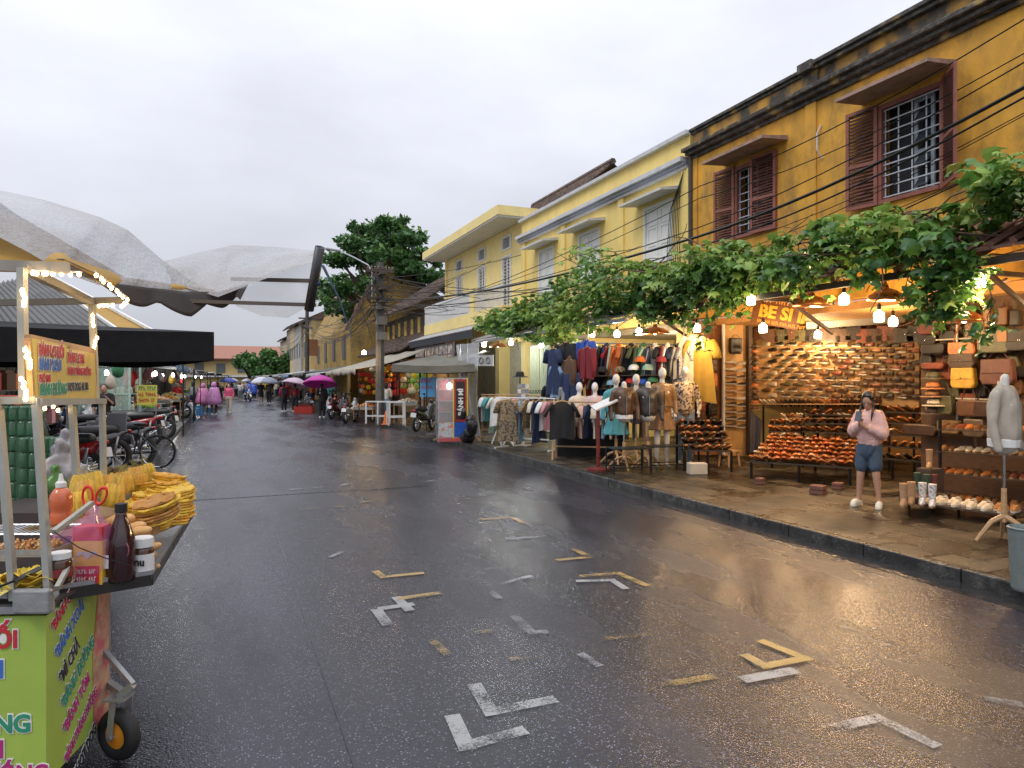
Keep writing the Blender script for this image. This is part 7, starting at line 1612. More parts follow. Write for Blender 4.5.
S = Seg(136,17.5,158,17.5); banner('small yellow banner of food names behind the left row of bikes', S, 137,157,385,405, mat('yellow banner', (.72,.62,.12), .5), [('SINH TỐ',138.5,390,.13,t_green),('NƯỚC ÉP',138.5,396,.12,t_red),('TRÀ ĐÁ',138.5,402,.12,t_red)])
# bits at the kerb on the left
b = MB(); b.ball((0,0,.25), .3,.26,.28); b.ball((.05,0,.5), .2,.18,.2); me = rm(b, .03, mat('white plastic sack', (.45,.48,.50), .25)); crumple(me, .05, 7); o = link('plastic_sack', me); o.location = gp(189,31,.1); tag(o, 'bulging white plastic sack beside the fruit stall', 'sack')
def crate(lbl, loc, m, s=(.55,.38,.28), rz=0):
    b = MB(); x, y, z = s[0]/2, s[1]/2, s[2]; b.box(-x,x,-y,y,0,.02)
    for k in range(4):
        zz = .022+k*(z-.03)/4; h = (z-.03)/4*.7; b.box(-x,x,-y,-y+.015,zz,zz+h); b.box(-x,x,y-.015,y,zz,zz+h); b.box(-x,-x+.015,-y+.016,y-.016,zz,zz+h); b.box(x-.015,x,-y+.016,y-.016,zz,zz+h)
    for sx in (-1,1):
        for sy in (-1,1): b.box(sx*x-.02,sx*x+.02,sy*y-.02,sy*y+.02,0,z)
    return one('plastic_crate', b, m, lbl, 'crate', loc=loc, rz=rz)
bl_pl = mat('blue plastic', (.04,.22,.45), .4); wh_pl = mat('white polystyrene', (.65,.68,.7), .6); rd_pl = mat('red plastic', (.5,.05,.03), .4)
crate('blue crate under the fruit beside the white sack', gp(195,32.5,.1), bl_pl, (.6,.5,.5)); crate('blue crate on the road edge by the raincoats', gp(208,38,0), bl_pl, (.9,.5,.25)); crate('white box on top of the blue crate by the raincoats', gp(208,38,.252), wh_pl, (.8,.45,.15)); crate('red crate among the motorbikes right of the wine dressed woman', gp(303,37.5,0), rd_pl, (.9,.5,.35)); crate('second red crate stacked behind the motorbikes', gp(306,39,0), rd_pl, (.8,.5,.45))
# ================================================================== dark parasol and corrugated roof
square_parasol('huge black square parasol spreading over the left row of bikes', V((-2.75,9.1,.1)), 2.0, 2.22, 2.36, canvas_k, R(24), .31)
t = thing('corrugated_roof', 'grey corrugated stall roof sloping down with an ochre edge strip behind the black parasol', 'roof', PD(40,300,12)); b = MB()
A, B_, C_, D_ = PD(-120,305,12.5), PD(37,276,13.5), PD(118,333,9.2), PD(-160,345,8.2)
def bil(u, v, a=A, b_=B_, c=C_, d=D_): return (a.lerp(b_, u)).lerp(d.lerp(c, u), v)
b.grid(lambda u, v: bil(u,v)+V((0,0,.035*math.sin(u*2*PI*34))), 136, 3); part('sheet', b, mat('corrugated grey', (.17,.17,.165), .5, .3, dirt=(.07,.06,.05), dscale=1), t, True, solid=.01)
b = MB(); E_, F_ = PD(47,275,13.7), PD(153,333,9.4); b.add([B_, E_, F_, C_, B_-V((0,0,.12)), E_-V((0,0,.12)), F_-V((0,0,.12)), C_-V((0,0,.12))], [(0,1,2,3),(7,6,5,4),(0,4,5,1),(1,5,6,2),(2,6,7,3),(3,7,4,0)]); part('edge_strip', b, mat('ochre tarpaulin', (.55,.33,.06), .6, backlit=.3), t, True)
b = MB(); b.bar(E_+V((0,0,.03)), F_+V((0,0,.03)), .04); b.bar(B_+V((0,0,.04)), C_+V((0,0,.04)), .04); part('batten', b, white_paint, t, True)
b = MB(); b.bar(V((*C_[:2],.1))+V((-.6,.2,0)), C_+V((-.6,.2,-.1)), .06); part('post', b, metal_grey, t, True)

# shelves packed with packets behind the left tables
PK = mesh('packet', MB().box(-.11,.11,-.07,.07,0,.22).box(-.09,.09,-.05,.05,.221,.26), [fab['white']])
gs_ = thing('goods_shelves', 'long shelves packed with coloured packets behind the left hand market tables', 'shelf', (-4.2,16,.1)); b = MB()
for z in (.7,1.15,1.6): b.box(-4.4,-4.05,16,46,z-.03,z-.002)
part('shelf_board', b, dark_wood, gs_, True); b = MB()
for y in (16.1,23,30,38,45.9): b.box(-4.4,-4.35,y,y+.05,.1,2.0)
part('post', b, dark_wood, gs_, True); rg = random.Random(14)
for zi, z in enumerate((1.6,1.15,.7)):
    y = 16.2; k = 0
    while y < 45 and k < 36:
        c = rg.choice(['white','red','yellow','green','orange','sky','cream','pink','brown','mint','white','tan']); k += 1
        o = bpy.data.objects.new('goods_packet', recolour({'white cloth': fab[c]})(PK)); COL.objects.link(o); s_ = rg.uniform(.8,1.5); o.location = (-4.18, y, z); o.scale = (s_*1.3,s_*1.4,min(1.55,s_*1.3)); o.rotation_euler = (0,0,rg.uniform(-.3,.3)+PI/2)
        tag(o, '%s packet, %s from the near end on the %s of the left market shelves' % (CN.get(c,c), ORD[k], ['top','middle','bottom'][zi]), 'packet', 'packets on the left market shelves'); y += .35+y*.022
# more of the crowd: copies of the walkers further off
W_ = {o['label']: o for o in bpy.data.objects if o.get('category') in ('person','umbrella') and o.parent is None}
def crowd(src, lbl, px, d, rz=0, rc=None, z=0.0, sc=1.0):
    return dup(W_[src], gp(px, d, z), rz, lbl, recol=recolour(rc) if rc else None, scale=sc)
a_, b2, c2_ = 'person in cream far off on the right', 'person in white far off beside the blue raincoats', 'person in peach top far off in the middle'
c2_ = 'person in a peach top far off in the middle'
for i, (src, lb, px, d, rc) in enumerate(((a_,'person in a red top walking between the distant stalls',287,58,{'cream cloth':fab['red']}),(b2,'person in a navy top at the left of the distant crowd',229,57,{'white cloth':fab['navy']}),(c2_,'person in a mint top by the distant right awnings',300,56,{'peach cloth':fab['mint']}),(a_,'person in black beside the distant left stalls',217,55,{'cream cloth':fab['black']}),(b2,'person in yellow seen small between the white umbrellas',266,70,{'white cloth':fab['yellow']}),(c2_,'person in brown far off by the scooter',256,78,{'peach cloth':fab['brown']}),(a_,'person in maroon far off right of the grey umbrella',280,74,{'cream cloth':fab['maroon']}),(b2,'person in pale blue farthest along the middle',247,86,{'white cloth':fab['sky']}),(c2_,'person in olive farthest on the left',238,84,{'peach cloth':fab['olive']}),(a_,'person in orange under the far right awnings',312,47,{'cream cloth':fab['orange']}),(b2,'person in teal standing at the left stalls beyond the raincoats',211,48,{'white cloth':fab['teal']}),(c2_,'shopper in grey beside the left fruit table',193,36,{'peach cloth':fab['grey']}),(a_,'stallholder in red behind the left fruit table',178,33,{'cream cloth':fab['red']}),(b2,'shopper in pale pink at the near left tables',150,27,{'white cloth':fab['pink']}))):
    crowd(src, lb, px, d, [0,PI,.4,2.6][i%4], rc, .1 if px < 216 else 0)
u_ = 'left one of two white umbrellas in the middle of the street'
for px, d, m_, lb in ((288,60,gr_u,'grey umbrella among the distant crowd on the right'),(300,57,pk_u,'pink umbrella beside the distant right awnings'),(229,58,bl_u,'blue umbrella at the left of the distant crowd'),(247,88,wh_u,'tiny white umbrella farthest along the middle'),(312,48,wh_u,'white umbrella low before the far right awnings'),(266,71,bl_u,'navy umbrella between the two white ones')):
    dup(W_[u_], gp(px, d, 2.0), 0, lb, recol=recolour({'white umbrella cloth': m_}), rot=(rg.uniform(-.15,.15),rg.uniform(-.15,.15),0))
# ================================================================== the food cart at the left
steel = mat('cart steel', (.42,.43,.44), .35, .7, dirt=(.25,.2,.15), dscale=10, damt=.5); galv = mat('galvanised post', (.40,.41,.38), .45, .4, dirt=(.4,.36,.2), dscale=6, damt=.5)
lime = mat('lime vinyl', (.36,.50,.085), .4, var=.08, scale=3, dirt=(.25,.30,.06), dscale=2, damt=.35)
N0 = PD(46,600,2.8); N0.z = 0; F0 = PD(109,600,3.36); F0.z = 0; L0 = PD(-260,600,2.72); L0.z = 0
sd_ = (F0-N0).normalized(); fd_ = (N0-L0).normalized()
ct = thing('food_cart', 'lime green snack cart with sloping red blue and green food names on its side', 'food cart', N0)
B0 = L0+(F0-N0)
def wallq(mb, a, b_, z0, z1, th, inward): 
    n = V(inward).normalized()*th; mb.add([V((a.x,a.y,z0)),V((b_.x,b_.y,z0)),V((b_.x,b_.y,z1)),V((a.x,a.y,z1)),V((a.x,a.y,z0))+n,V((b_.x,b_.y,z0))+n,V((b_.x,b_.y,z1))+n,V((a.x,a.y,z1))+n], [(0,1,2,3),(7,6,5,4),(0,4,5,1),(1,5,6,2),(2,6,7,3),(3,7,4,0)])
sn = V((sd_.y,-sd_.x,0)); fn = V((fd_.y,-fd_.x,0))   # outward normals
b = MB(); wallq(b, L0, N0, .14, .83, .02, -fn); part('front_panel', b, lime, ct, True)
b = MB(); wallq(b, N0+sd_*.001, F0, .14, .83, .02, -sn); part('side_panel', b, lime, ct, True)
b = MB(); wallq(b, F0, B0, .14, .83, .02, -sn.cross(V((0,0,1)))); b.add([V((p.x,p.y,.15)) for p in (L0,N0,F0,B0)]+[V((p.x,p.y,.8)) for p in (L0,N0,F0,B0)], [(3,2,1,0),(4,5,6,7)]); part('body', b, steel, ct, True)
# food picture strip along the far edge of the side
Ls = (F0-N0).length; b = MB()
for k in range(1): 
    vs = [N0+sd_*Ls*.72+V((0,0,.16)), N0+sd_*Ls*.99+V((0,0,.16)), N0+sd_*Ls*.99+V((0,0,.82)), N0+sd_*Ls*.80+V((0,0,.82)), N0+sd_*Ls*.70+V((0,0,.5))]; b.add([v+sn*.002 for v in vs], [(0,1,2,3,4)])
part('food_picture', b, mat('food picture', (.50,.28,.20), .45, var=.3, scale=18, col2=(.55,.12,.16), c2scale=11, c2pos=.52, dirt=(.6,.5,.3), dscale=9, damt=.7), ct, True)
Mf = frame_M(fd_, (0,0,1)); MsN = frame_M(sd_, (0,0,1))
def letter(s, M, o, ang, sz, m_, n, par, xs=1.0, shear=0.0):
    Rm = Matrix.Rotation(ang, 3, 'Z')
    for mm, bo, dz in ((t_white, sz*.085, .0015), (m_, sz*.035, .003)):
        tb = text_mb(s, sz, .001, bo, 1.0, xs); tb.v = [(x+y*shear, y, z) for x, y, z in tb.v]; q = MB(); q.merge(tb, M@Rm, o+V(n)*dz*1.6); part('lettering', q, mm, par, True)
def onside(px, py): 
    r = V(ray(px, py)); t = N0.dot(sn)/r.dot(sn); return V((0,0,CH))+r*t
for s, px, py, m_, sz in (("*BÁNH CHUỐI",52,634,t_red,.072),("*BÁNH XOÀI",56,661,t_blue,.08),("*MÌ CHẢ",60,686,t_black,.085),("*BÁNH ĐƯỜNG",62,711,t_green,.08),("*BÁNH TÔM",64,736,t_mag,.08),("*BÁNH TRÁNG NƯỚNG",65,765,t_mag,.078),("*HOT DOG",75,779,t_black,.075)):
    letter(s, MsN, onside(px, py), R(33), sz*(.95 if len(s) < 16 else .8), m_, sn, ct, .62 if len(s) < 16 else .50, .18)
def onfront(px, py):
    r = V(ray(px, py)); t = N0.dot(fn)/r.dot(fn); return V((0,0,CH))+r*t
for s, px, py, m_, sz in (("CHUỐI",17,647,t_red,.10),("XOÀI",3,677,t_blue,.10),("ĐƯỜNG",30,731,t_green,.10),("CHIÊN",3,757,t_mag,.10),("NƯỚNG",48,779,t_mag,.09)):
    tb = text_mb(s, sz, .001, 0, 1, .95); wd_ = max(v[0] for v in tb.v); letter(s, Mf, onfront(px, py)-fd_*wd_, 0, sz, m_, fn, ct, .95)
# top frame and posts
zt = .86; Fp = PD(97,400,3.9); Fp.z = 0; Nb = PD(36,400,2.8); Nb.z = 0
b = MB(); b.bar(L0+V((0,0,zt)), N0+V((0,0,zt)), .035, .03); b.bar(N0+V((0,0,zt)), Fp+V((0,0,zt)), .035, .03); part('counter_rail', b, steel, ct, True)
def post(px0, py0, px1, py1, d, wd, m_=galv): b = MB(); b.bar(PD(px0,py0,d), PD(px1,py1,d), wd); part('post', b, m_, ct, True)
post(36,398,50,612,2.8,.026); post(-2,398,14,600,2.78,.026); post(102,400,104,493,3.9,.026); post(72,404,78,500,3.6,.028); post(22,268,24,398,2.82,.028); post(92,304,96,400,3.9,.028)
b = MB(); b.bar(PD(-40,401,2.78), PD(37,400,2.8), .03); b.bar(PD(38,402,2.8), PD(104,401,3.92), .03); part('upper_rail', b, galv, ct, True)
b = MB(); b.bar(PD(-60,264,2.78), PD(70,268,3.0), .045); b.bar(PD(-60,304,3.9), PD(132,300,3.95), .035); b.bar(PD(22,268,2.85), PD(92,302,3.9), .035); part('roof_frame', b, mat('dull frame steel', (.30,.29,.26), .5, .4), ct, True)
tp = MB(); tp.obox(PD(33,601,2.75), .15,.035,.10, Matrix.Rotation(-YAW,3,'Z')); part('taped_joint', tp, mat('silver tape', (.30,.31,.31), .35, .3, bump=.4, bscale=12), ct, True, bevel=.01)
b = MB(); b.bar(PD(54,532,2.75), PD(92,503,3.0), .02); b.bar(PD(57,588,2.75), PD(72,560,2.9), .018); part('side_arm', b, galv, ct, True)
b = MB(); b.tube([PD(54,532,2.74), PD(80,548,2.76), PD(105,558,2.82), PD(132,566,2.9)], .0025, 4); part('wire', b, black_metal, ct, True)
# caster
wc = V((*PD(119,735,3.22)[:2], .125)); ax = V((CY,-SY,0)); rad = V((SY,CY,0)); d45 = (ax*.35+rad*.94).normalized(); Mw = frame_M((d45.cross(V((0,0,1)))), (0,0,1))
b = MB(); b.torus(wc, .086,.036, Mw, 26, 9); wl = part('wheel', b, black_rubber, ct, True, smooth=True)
b = MB(); b.lathe([(.064,-.022),(.068,.0),(.064,.022),(.02,.03)], wc, 20, Mw); b.lathe([(.02,-.03),(.064,-.0221)], wc, 20, Mw); part('rim', b, mat('orange rim', (.80,.30,.02), .35), wl, True, smooth=False)
b = MB(); off = d45*.05
for s in (-1,1): b.bar(wc+off*s, wc+off*s*.9+V((0,0,.17))+rad*.02, .03, .006)
b.obox(wc+V((0,0,.175)), .10,.10,.01, Matrix.Rotation(-YAW,3,'Z')); b.bar(V((F0.x,F0.y,.30)), wc+V((0,0,.19))+ax*.02, .03); b.bar(V((F0.x,F0.y,.48))-sd_*.05, wc+V((.06,-.02,.23)), .022); b.bar(wc+V((0,0,.18)), wc+V((.06,-.02,.23)), .03); b.tube([wc-d45*.055, wc+d45*.055], .012, 8); part('wheel_bracket', b, steel, ct, True)
# metal tray fixed on the side
zt2 = .875; ta, tb_, tc_, td = G(60,592,zt2), G(152,577,zt2), G(192,512,zt2), G(84,500,zt2)
tray = thing('steel_tray', 'shallow steel tray jutting over the road beside the snack cart', 'tray', ta)
b = MB(); low_ = V((0,0,-.006)); b.add([ta,tb_,tc_,td,ta+low_,tb_+low_,tc_+low_,td+low_], [(0,1,2,3),(7,6,5,4),(0,4,5,1),(1,5,6,2),(2,6,7,3),(3,7,4,0)]); part('base', b, mat('tray steel', (.38,.36,.33), .3, .7, dirt=(.25,.18,.1), dscale=8), tray, True)
b = MB(); 
for p, q in ((ta,tb_),(tb_,tc_),(tc_,td),(td,ta)): b.bar(p+V((0,0,.012)), q+V((0,0,.012)), .008, .04)
part('rim', b, steel, tray, True)
TZ = zt2+.004
def tp_(px, py, z=TZ): return G(px, py, z)
b = MB()
for p, q in ((ta,tb_),(tb_,tc_)): b.bar(p+V((0,0,-.012))-rad*.004, q+V((0,0,-.012))-rad*.004, .014, .05)
part('rim_edge', b, mat('dark tray rim', (.05,.045,.04), .35, .5), tray, True)
# drinks and packets on the tray
cb = R(-22.9)
t = thing('snack_box', 'yellow and red carton in front on the steel tray', 'carton', tp_(92,583), cb+.1); b = MB(); b.box(-.062,.062,-.04,.04,0,.20); part('carton', b, mat('yellow carton', (.80,.48,.05), .45), t, bevel=.004); b = MB(); b.box(-.0625,.0625,-.0405,.0405,.201,.262); part('carton_top', b, mat('red carton top', (.60,.05,.05), .45), t)
b = MB(); b.box(-.05,.05,-.0435,-.0405,.012,.088); part('label_patch', b, mat('red label', (.62,.03,.05), .4), t); b = MB(); b.prism([(-.05,.13),(-.02,.14),(0,.118),(.02,.14),(.05,.13),(.035,.155),(0,.15),(-.035,.155)], .0405,.043, Matrix(((1,0,0),(0,0,-1),(0,1,0)))); part('emblem', b, mat('silver emblem', (.5,.52,.56), .4), t)
for k in range(2): part('lettering', scribble(V((-.042,-.0455,.055-k*.032)), frame_M((1,0,0),(0,0,1)), 0, .018, .075, 20+k), t_white, t)
b = MB(); b.cap((0,0,.09),(0,0,.22), .085,.082, 12); b.cap((-.02,0,.22),(.0,.0,.33), .05,.03, 10); b.cap((-.04,0,.24),(-.13,-.02,.21), .035,.045, 10); me = rm(b, .014, mat('pink carrier film', (.72,.28,.58), .2, alpha=.24, bump=.5, bscale=20)); crumple(me, .018, 16); o = link('carrier_bag', me); o.location = tp_(92,583); o.rotation_euler = (0,0,cb); tag(o, 'thin pink plastic carrier bag knotted round the yellow carton', 'bag')
b = MB(); b.lathe([(.058,0),(.062,.01),(.062,.15),(.058,.19),(.045,.235),(.028,.28),(.023,.30),(.023,.315)], (0,0,0), 20); t = thing('sauce_bottle', 'tall dark brown syrup bottle between the pink bag and the white lidded jar', 'bottle', tp_(121,580), cb); part('bottle', b, mat('dark brown glass', (.035,.012,.015), .12, coat=.5), t, smooth=True)
b = MB(); b.lathe([(.026,.315),(.027,.352),(.001,.353)], (0,0,0), 16); part('cap', b, black_rubber, t); b = MB(); b.torus((0,-.035,.145), .055,.004, Matrix(((1,0,0),(0,0,-1),(0,1,0))), 20, 4); part('label_ring', b, mat('dull pink ring', (.3,.08,.12), .4), t)
b = MB(); b.box(-.062,-.02,-.066,-.062,.07,.13); part('label', b, fab['white'], t)
t = thing('spread_jar', 'chocolate spread jar with a white lid at the right corner of the steel tray', 'jar', tp_(142,575), cb); b = MB(); b.lathe([(.046,0),(.052,.01),(.052,.12),(.045,.135)], (0,0,0), 18, sy=.9); part('jar', b, mat('chocolate glass', (.07,.025,.012), .1, coat=.5), t, smooth=True)
b = MB(); b.lathe([(.05,.136),(.05,.176),(.046,.18),(.001,.181)], (0,0,0), 18, sy=.92); part('lid', b, fab['white'], t); b = MB(); b.lathe([(.0535,.018),(.0535,.105)], (0,0,0), 18, sy=.9); part('label', b, fab['white'], t)
q = MB(); q.merge(text_mb('nu', .05, .001, .002), frame_M((.9,-.1,0),(0,0,1)), V((-.008,-.0505,.058))); part('lettering', q, t_black, t)
b = MB(); b.torus((-.028,-.048,.075), .014,.003, Matrix(((1,0,0),(0,0,-1),(0,1,0))), 12, 4); part('emblem', b, t_black, t)
bread = mat('bread crust', (.62,.33,.11), .6, var=.18, scale=14, dirt=(.75,.55,.3), dscale=10, damt=.6)
rolls = [(118,525,.13,.19,.9),(128,533,.10,.18,.6),(132,541,.07,.17,.7),(142,548,.05,.13,.9),(126,556,.03,.13,.4),(146,560,.03,.12,1.0),(150,572,.02,.10,1.1),(148,552,.10,.12,.2),(138,536,.15,.14,.3),(120,546,.04,.12,.2),(134,566,.02,.11,.5)]
for i, (px, py, dz, L_, a) in enumerate(rolls):
    p = PD(px, py-4, 3.42-.016*i)
    def rollf():
        b = MB(); b.tube([(x*.095, .006*math.sin(x*3), .004*math.cos(x*5)) for x in (-1,-.93,-.75,-.4,0,.4,.75,.93,1)], [.004,.016,.026,.031,.033,.031,.026,.016,.004], 12); return b
    goods('bread_roll', rollf, [bread], p, 0, 'golden bread stick, %s down the heap behind the brown bottle' % ORD[i+1], 'bread', 'bread sticks on the steel tray', rot=(0, R(-14), R(-22+8*((i*7)%5-2))), scale=L_/.17*.9, smooth=True)
# stacks of yellow wavy crackers
crk = [mat('cracker yellow', (.80,.52,.05), .5, var=.2, scale=25, bump=.3), mat('cracker golden', (.72,.38,.04), .5, var=.25, scale=25, bump=.3), mat('cracker brown', (.50,.24,.05), .5, var=.25, scale=25)]
def crackf(seed, n=9, r=.085):
    rg_ = random.Random(seed); b = MB()
    for k in range(n):
        ph = rg_.uniform(0,6); c = V((rg_.uniform(-.008,.008), rg_.uniform(-.008,.008), k*.0155)); rr = r*rg_.uniform(.88,1.05); vs = [c]; fs = []; m = rg_.choice((0,0,1,0,1))
        for q in (.45, .8, 1):
            for j in range(22): a = 2*PI*j/22; vs.append(c+V((rr*q*math.cos(a)*1.15, rr*q*math.sin(a)*.8, .009*math.sin(a*7+ph)*q+.006*q)))
        nb = len(b.v); b.add(vs, [(0,1+j,1+(j+1)%22) for j in range(22)]+[(1+22*l+j,1+22*(l+1)+j,1+22*(l+1)+(j+1)%22,1+22*l+(j+1)%22) for l in (0,1) for j in range(22)], m)
        b.torus(c+V((0,0,.004)), rr*.93, .006, Matrix.Diagonal((1.15,.8,1)), 22, 4, m)
    return b
spots = [(150,528,.0),(162,522,.0),(174,518,.0),(184,512,.0),(146,512,.02),(158,508,.02),(170,504,.03),(181,500,.03),(152,500,.10),(166,496,.12),(178,494,.10),(140,520,.0)]
for i, (px, py, dz) in enumerate(spots):
    d = [3.7,3.75,3.85,3.95,3.9,4.0,4.1,4.2,4.1,4.2,4.3,3.8][i]; p = PD(px-4, py+5, d); p.z = max(TZ+.004, p.z)
    o = one('cracker_stack', crackf(i, 9 if i % 3 else 11), crk[:2], 'stack of wavy yellow crackers, %s in the heap on the steel tray' % ORD[i+1], 'crackers', 'cracker stacks on the steel tray', loc=p, rot=(R(rv(-12,12)), R(rv(-10,10)), rv(0,3)), solid=.003)
o = one('cracker_stack', crackf(50, 8, .10), [crk[0],crk[2]], 'flat fan of yellow crackers with brown crumbs just behind the bread sticks', 'crackers', 'cracker stacks on the steel tray', loc=PD(160,520,3.62), rot=(R(8),R(-14),.3), solid=.003)
# yellow bagged twists between the posts and the crackers
def twistf(seed):
    rg_ = random.Random(seed); b = MB()
    for k in range(16): a = rg_.uniform(0,6.28); r = rg_.uniform(0,.04); b.tube([(r*math.cos(a),r*math.sin(a),z*.1+.0) for z in (0,.4,.8,1.2)], [.012,.016,.015,.006], 5)
    b.lathe([(.055,0),(.062,.05),(.05,.11),(.015,.14),(.03,.165)], (0,0,0), 10, m=1); return b
film = mat('clear food film', (.8,.65,.2), .1, alpha=.10)
for i, (px, py, d) in enumerate(((96,482,3.7),(104,485,3.75),(112,483,3.85),(120,482,3.9),(128,480,4.0),(136,480,4.1),(108,495,3.6),(118,494,3.65),(77,487,3.5),(86,492,3.45),(78,505,3.3),(136,474,4.3),(150,470,4.5))):
    p = PD(px, py+12, d); one('snack_bag', twistf(i), [crk[i%2], film], 'small bag of yellow crisps, %s along the back of the tray' % ORD[i+1], 'snack bag', 'bags of yellow crisps on the cart', loc=p, rot=(R(rv(-14,14)),R(rv(-14,14)),0), smooth=True)
b = MB(); b.box(-.28,.30,-.14,.16,-.10,.0); 
st = one('cardboard_riser', b, mat('cardboard', (.42,.28,.15), .8), 'low cardboard box under the crisps behind the bread sticks', 'box', loc=PD(112,512,3.75), rz=cb)
# chilli sauce bottle
t = thing('chilli_bottle', 'squat clear bottle of orange chilli sauce with a white nozzle', 'bottle', PD(61,524,3.05), cb); b = MB(); b.lathe([(.042,0),(.045,.01),(.044,.05),(.040,.06),(.046,.075),(.045,.13),(.03,.155),(.018,.165)], (0,0,0), 16); part('bottle', b, mat('orange sauce', (.62,.14,.05), .15, coat=.4), t, smooth=True); b = MB(); b.lathe([(.021,.165),(.022,.185),(.012,.195),(.006,.225),(.001,.226)], (0,0,0), 12); part('cap', b, fab['white'], t)
t = thing('scissors', 'red handled scissors hooked on the crisps bags behind the arm', 'scissors', PD(95,496,3.25), cb); Mx_ = Matrix(((1,0,0),(0,0,-1),(0,1,0))); b = MB(); b.torus((-.035,0,0), .035,.007, Mx_@Matrix.Diagonal((.7,1.3,1)), 18, 6); b.torus((.03,0,.0), .033,.007, Mx_@Matrix.Rotation(-.4,3,'Z')@Matrix.Diagonal((.7,1.3,1)), 18, 6); part('handle', b, mat('red plastic gloss', (.65,.03,.02), .25), t, smooth=True); b = MB(); b.bar((-.01,0,-.04),(.015,0,-.14), .012,.004); b.bar((.01,0,-.04),(.0,.005,-.14), .012,.004); part('blade', b, chrome, t)
# dark jar, wire grill, trays of fillings on the counter
cz_ = .845
b = MB(); b.box(-.55,.02,0,.42,.0,.012); one('counter_board', b, mat('dark counter', (.07,.06,.05), .4), 'dark counter board on top of the snack cart', 'board', loc=N0+V((-.02,.02,.862)), rz=R(-24))
t = thing('spread_jar', 'dark jar with a red printed label lying behind the cart post', 'jar', PD(60,583,2.86), cb); b = MB(); b.lathe([(.04,0),(.045,.01),(.045,.09),(.038,.105)], (0,0,0), 16); part('jar', b, MATS['chocolate glass'], t, smooth=True); b = MB(); b.lathe([(.0465,.03),(.0465,.065)], (0,0,0), 16); part('label', b, mat('dark red label', (.25,.03,.03), .4), t); b = MB(); b.lathe([(.042,.105),(.042,.13),(.001,.131)], (0,0,0), 16); part('lid', b, fab['white'], t)
t = thing('wire_grill', 'wire grill rack lying over the back of the cart top', 'rack', PD(24,530,3.2), cb); b = MB()
for k in range(15): b.tube([(-.18+k*.026,-.09,0),(-.18+k*.026,.12,0)], .0025, 4)
b.tube([(-.19,-.09,0),(.20,-.09,0),(.20,.12,0),(-.19,.12,0),(-.19,-.09,0)], .0045, 5); b.tube([(-.19,-.09,-.05),(.20,-.09,-.05)], .004, 4)
for x in (-.19,.20): b.tube([(x,-.09,0),(x,-.09,-.10)], .004, 4)
part('grill', b, chrome, t)
def tray_food(lbl, px, py, d, hx, hy, m_, kind, seed):
    t = thing('food_tray', lbl, 'tray', PD(px,py,d), cb+rv(-.1,.1)); b = MB(); b.box(-hx,hx,-hy,hy,0,.008); b.box(-hx,-hx+.006,-hy,hy,.009,.03); b.box(hx-.006,hx,-hy,hy,.009,.03); b.box(-hx+.007,hx-.007,-hy,-hy+.006,.009,.03); part('tray', b, steel, t); rg_ = random.Random(seed); b = MB()
    for k in range(170 if kind == 'bits' else 16):
        x, y = rg_.uniform(-hx+.02,hx-.02), rg_.uniform(-hy+.02,hy-.02)
        if kind == 'bits': b.obox((x,y,.02+rg_.random()*.03), .014,.010,.008, Euler((rg_.random()*3,rg_.random()*3,rg_.random()*3)).to_matrix(), rg_.choice((0,1)))
        else:
            a = rg_.uniform(0,3); b.grid(lambda u, v: V((x,y,.02+k*.004))+Matrix.Rotation(a,3,'Z')@V(((u-.5)*.13,(v-.5)*.07,.012*math.sin(u*7+k)+.01*math.cos(v*6))), 6, 4, rg_.choice((0,1)))
    o = part('filling', b, m_, t, solid=.002 if kind != 'bits' else 0); o['kind'] = 'stuff'
tray_food('tray of chopped peanuts and dried shrimp between the cart posts', 34, 553, 2.98, .12,.07, [mat('shrimp bits', (.50,.22,.07), .6), mat('peanut bits', (.58,.36,.14), .6)], 'bits', 1)
tray_food('second tray of brown bits at the left edge of the cart', -2, 557, 2.98, .12,.07, [mat('shrimp bits'), mat('cream bits', (.6,.5,.3), .6)], 'bits', 2)
tray_food('tray of folded yellow wrappers at the front of the cart', 28, 590, 2.86, .13,.08, [crk[0], mat('wrapper yellow', (.70,.55,.06), .35)], 'sheets', 3)
tray_food('second tray of yellow wrappers at the left edge of the cart', -8, 592, 2.86, .13,.08, [crk[0], mat('wrapper pale', (.72,.62,.20), .35)], 'sheets', 4)
one('spatula', MB().obox((0,0,0), .05,.10,.004).bar((0,-.05,0),(0,-.2,.02), .008), black_metal, 'flat black spatula resting on the yellow wrappers', 'spatula', loc=PD(28,574,2.78), rot=(R(20),0,R(-60)))
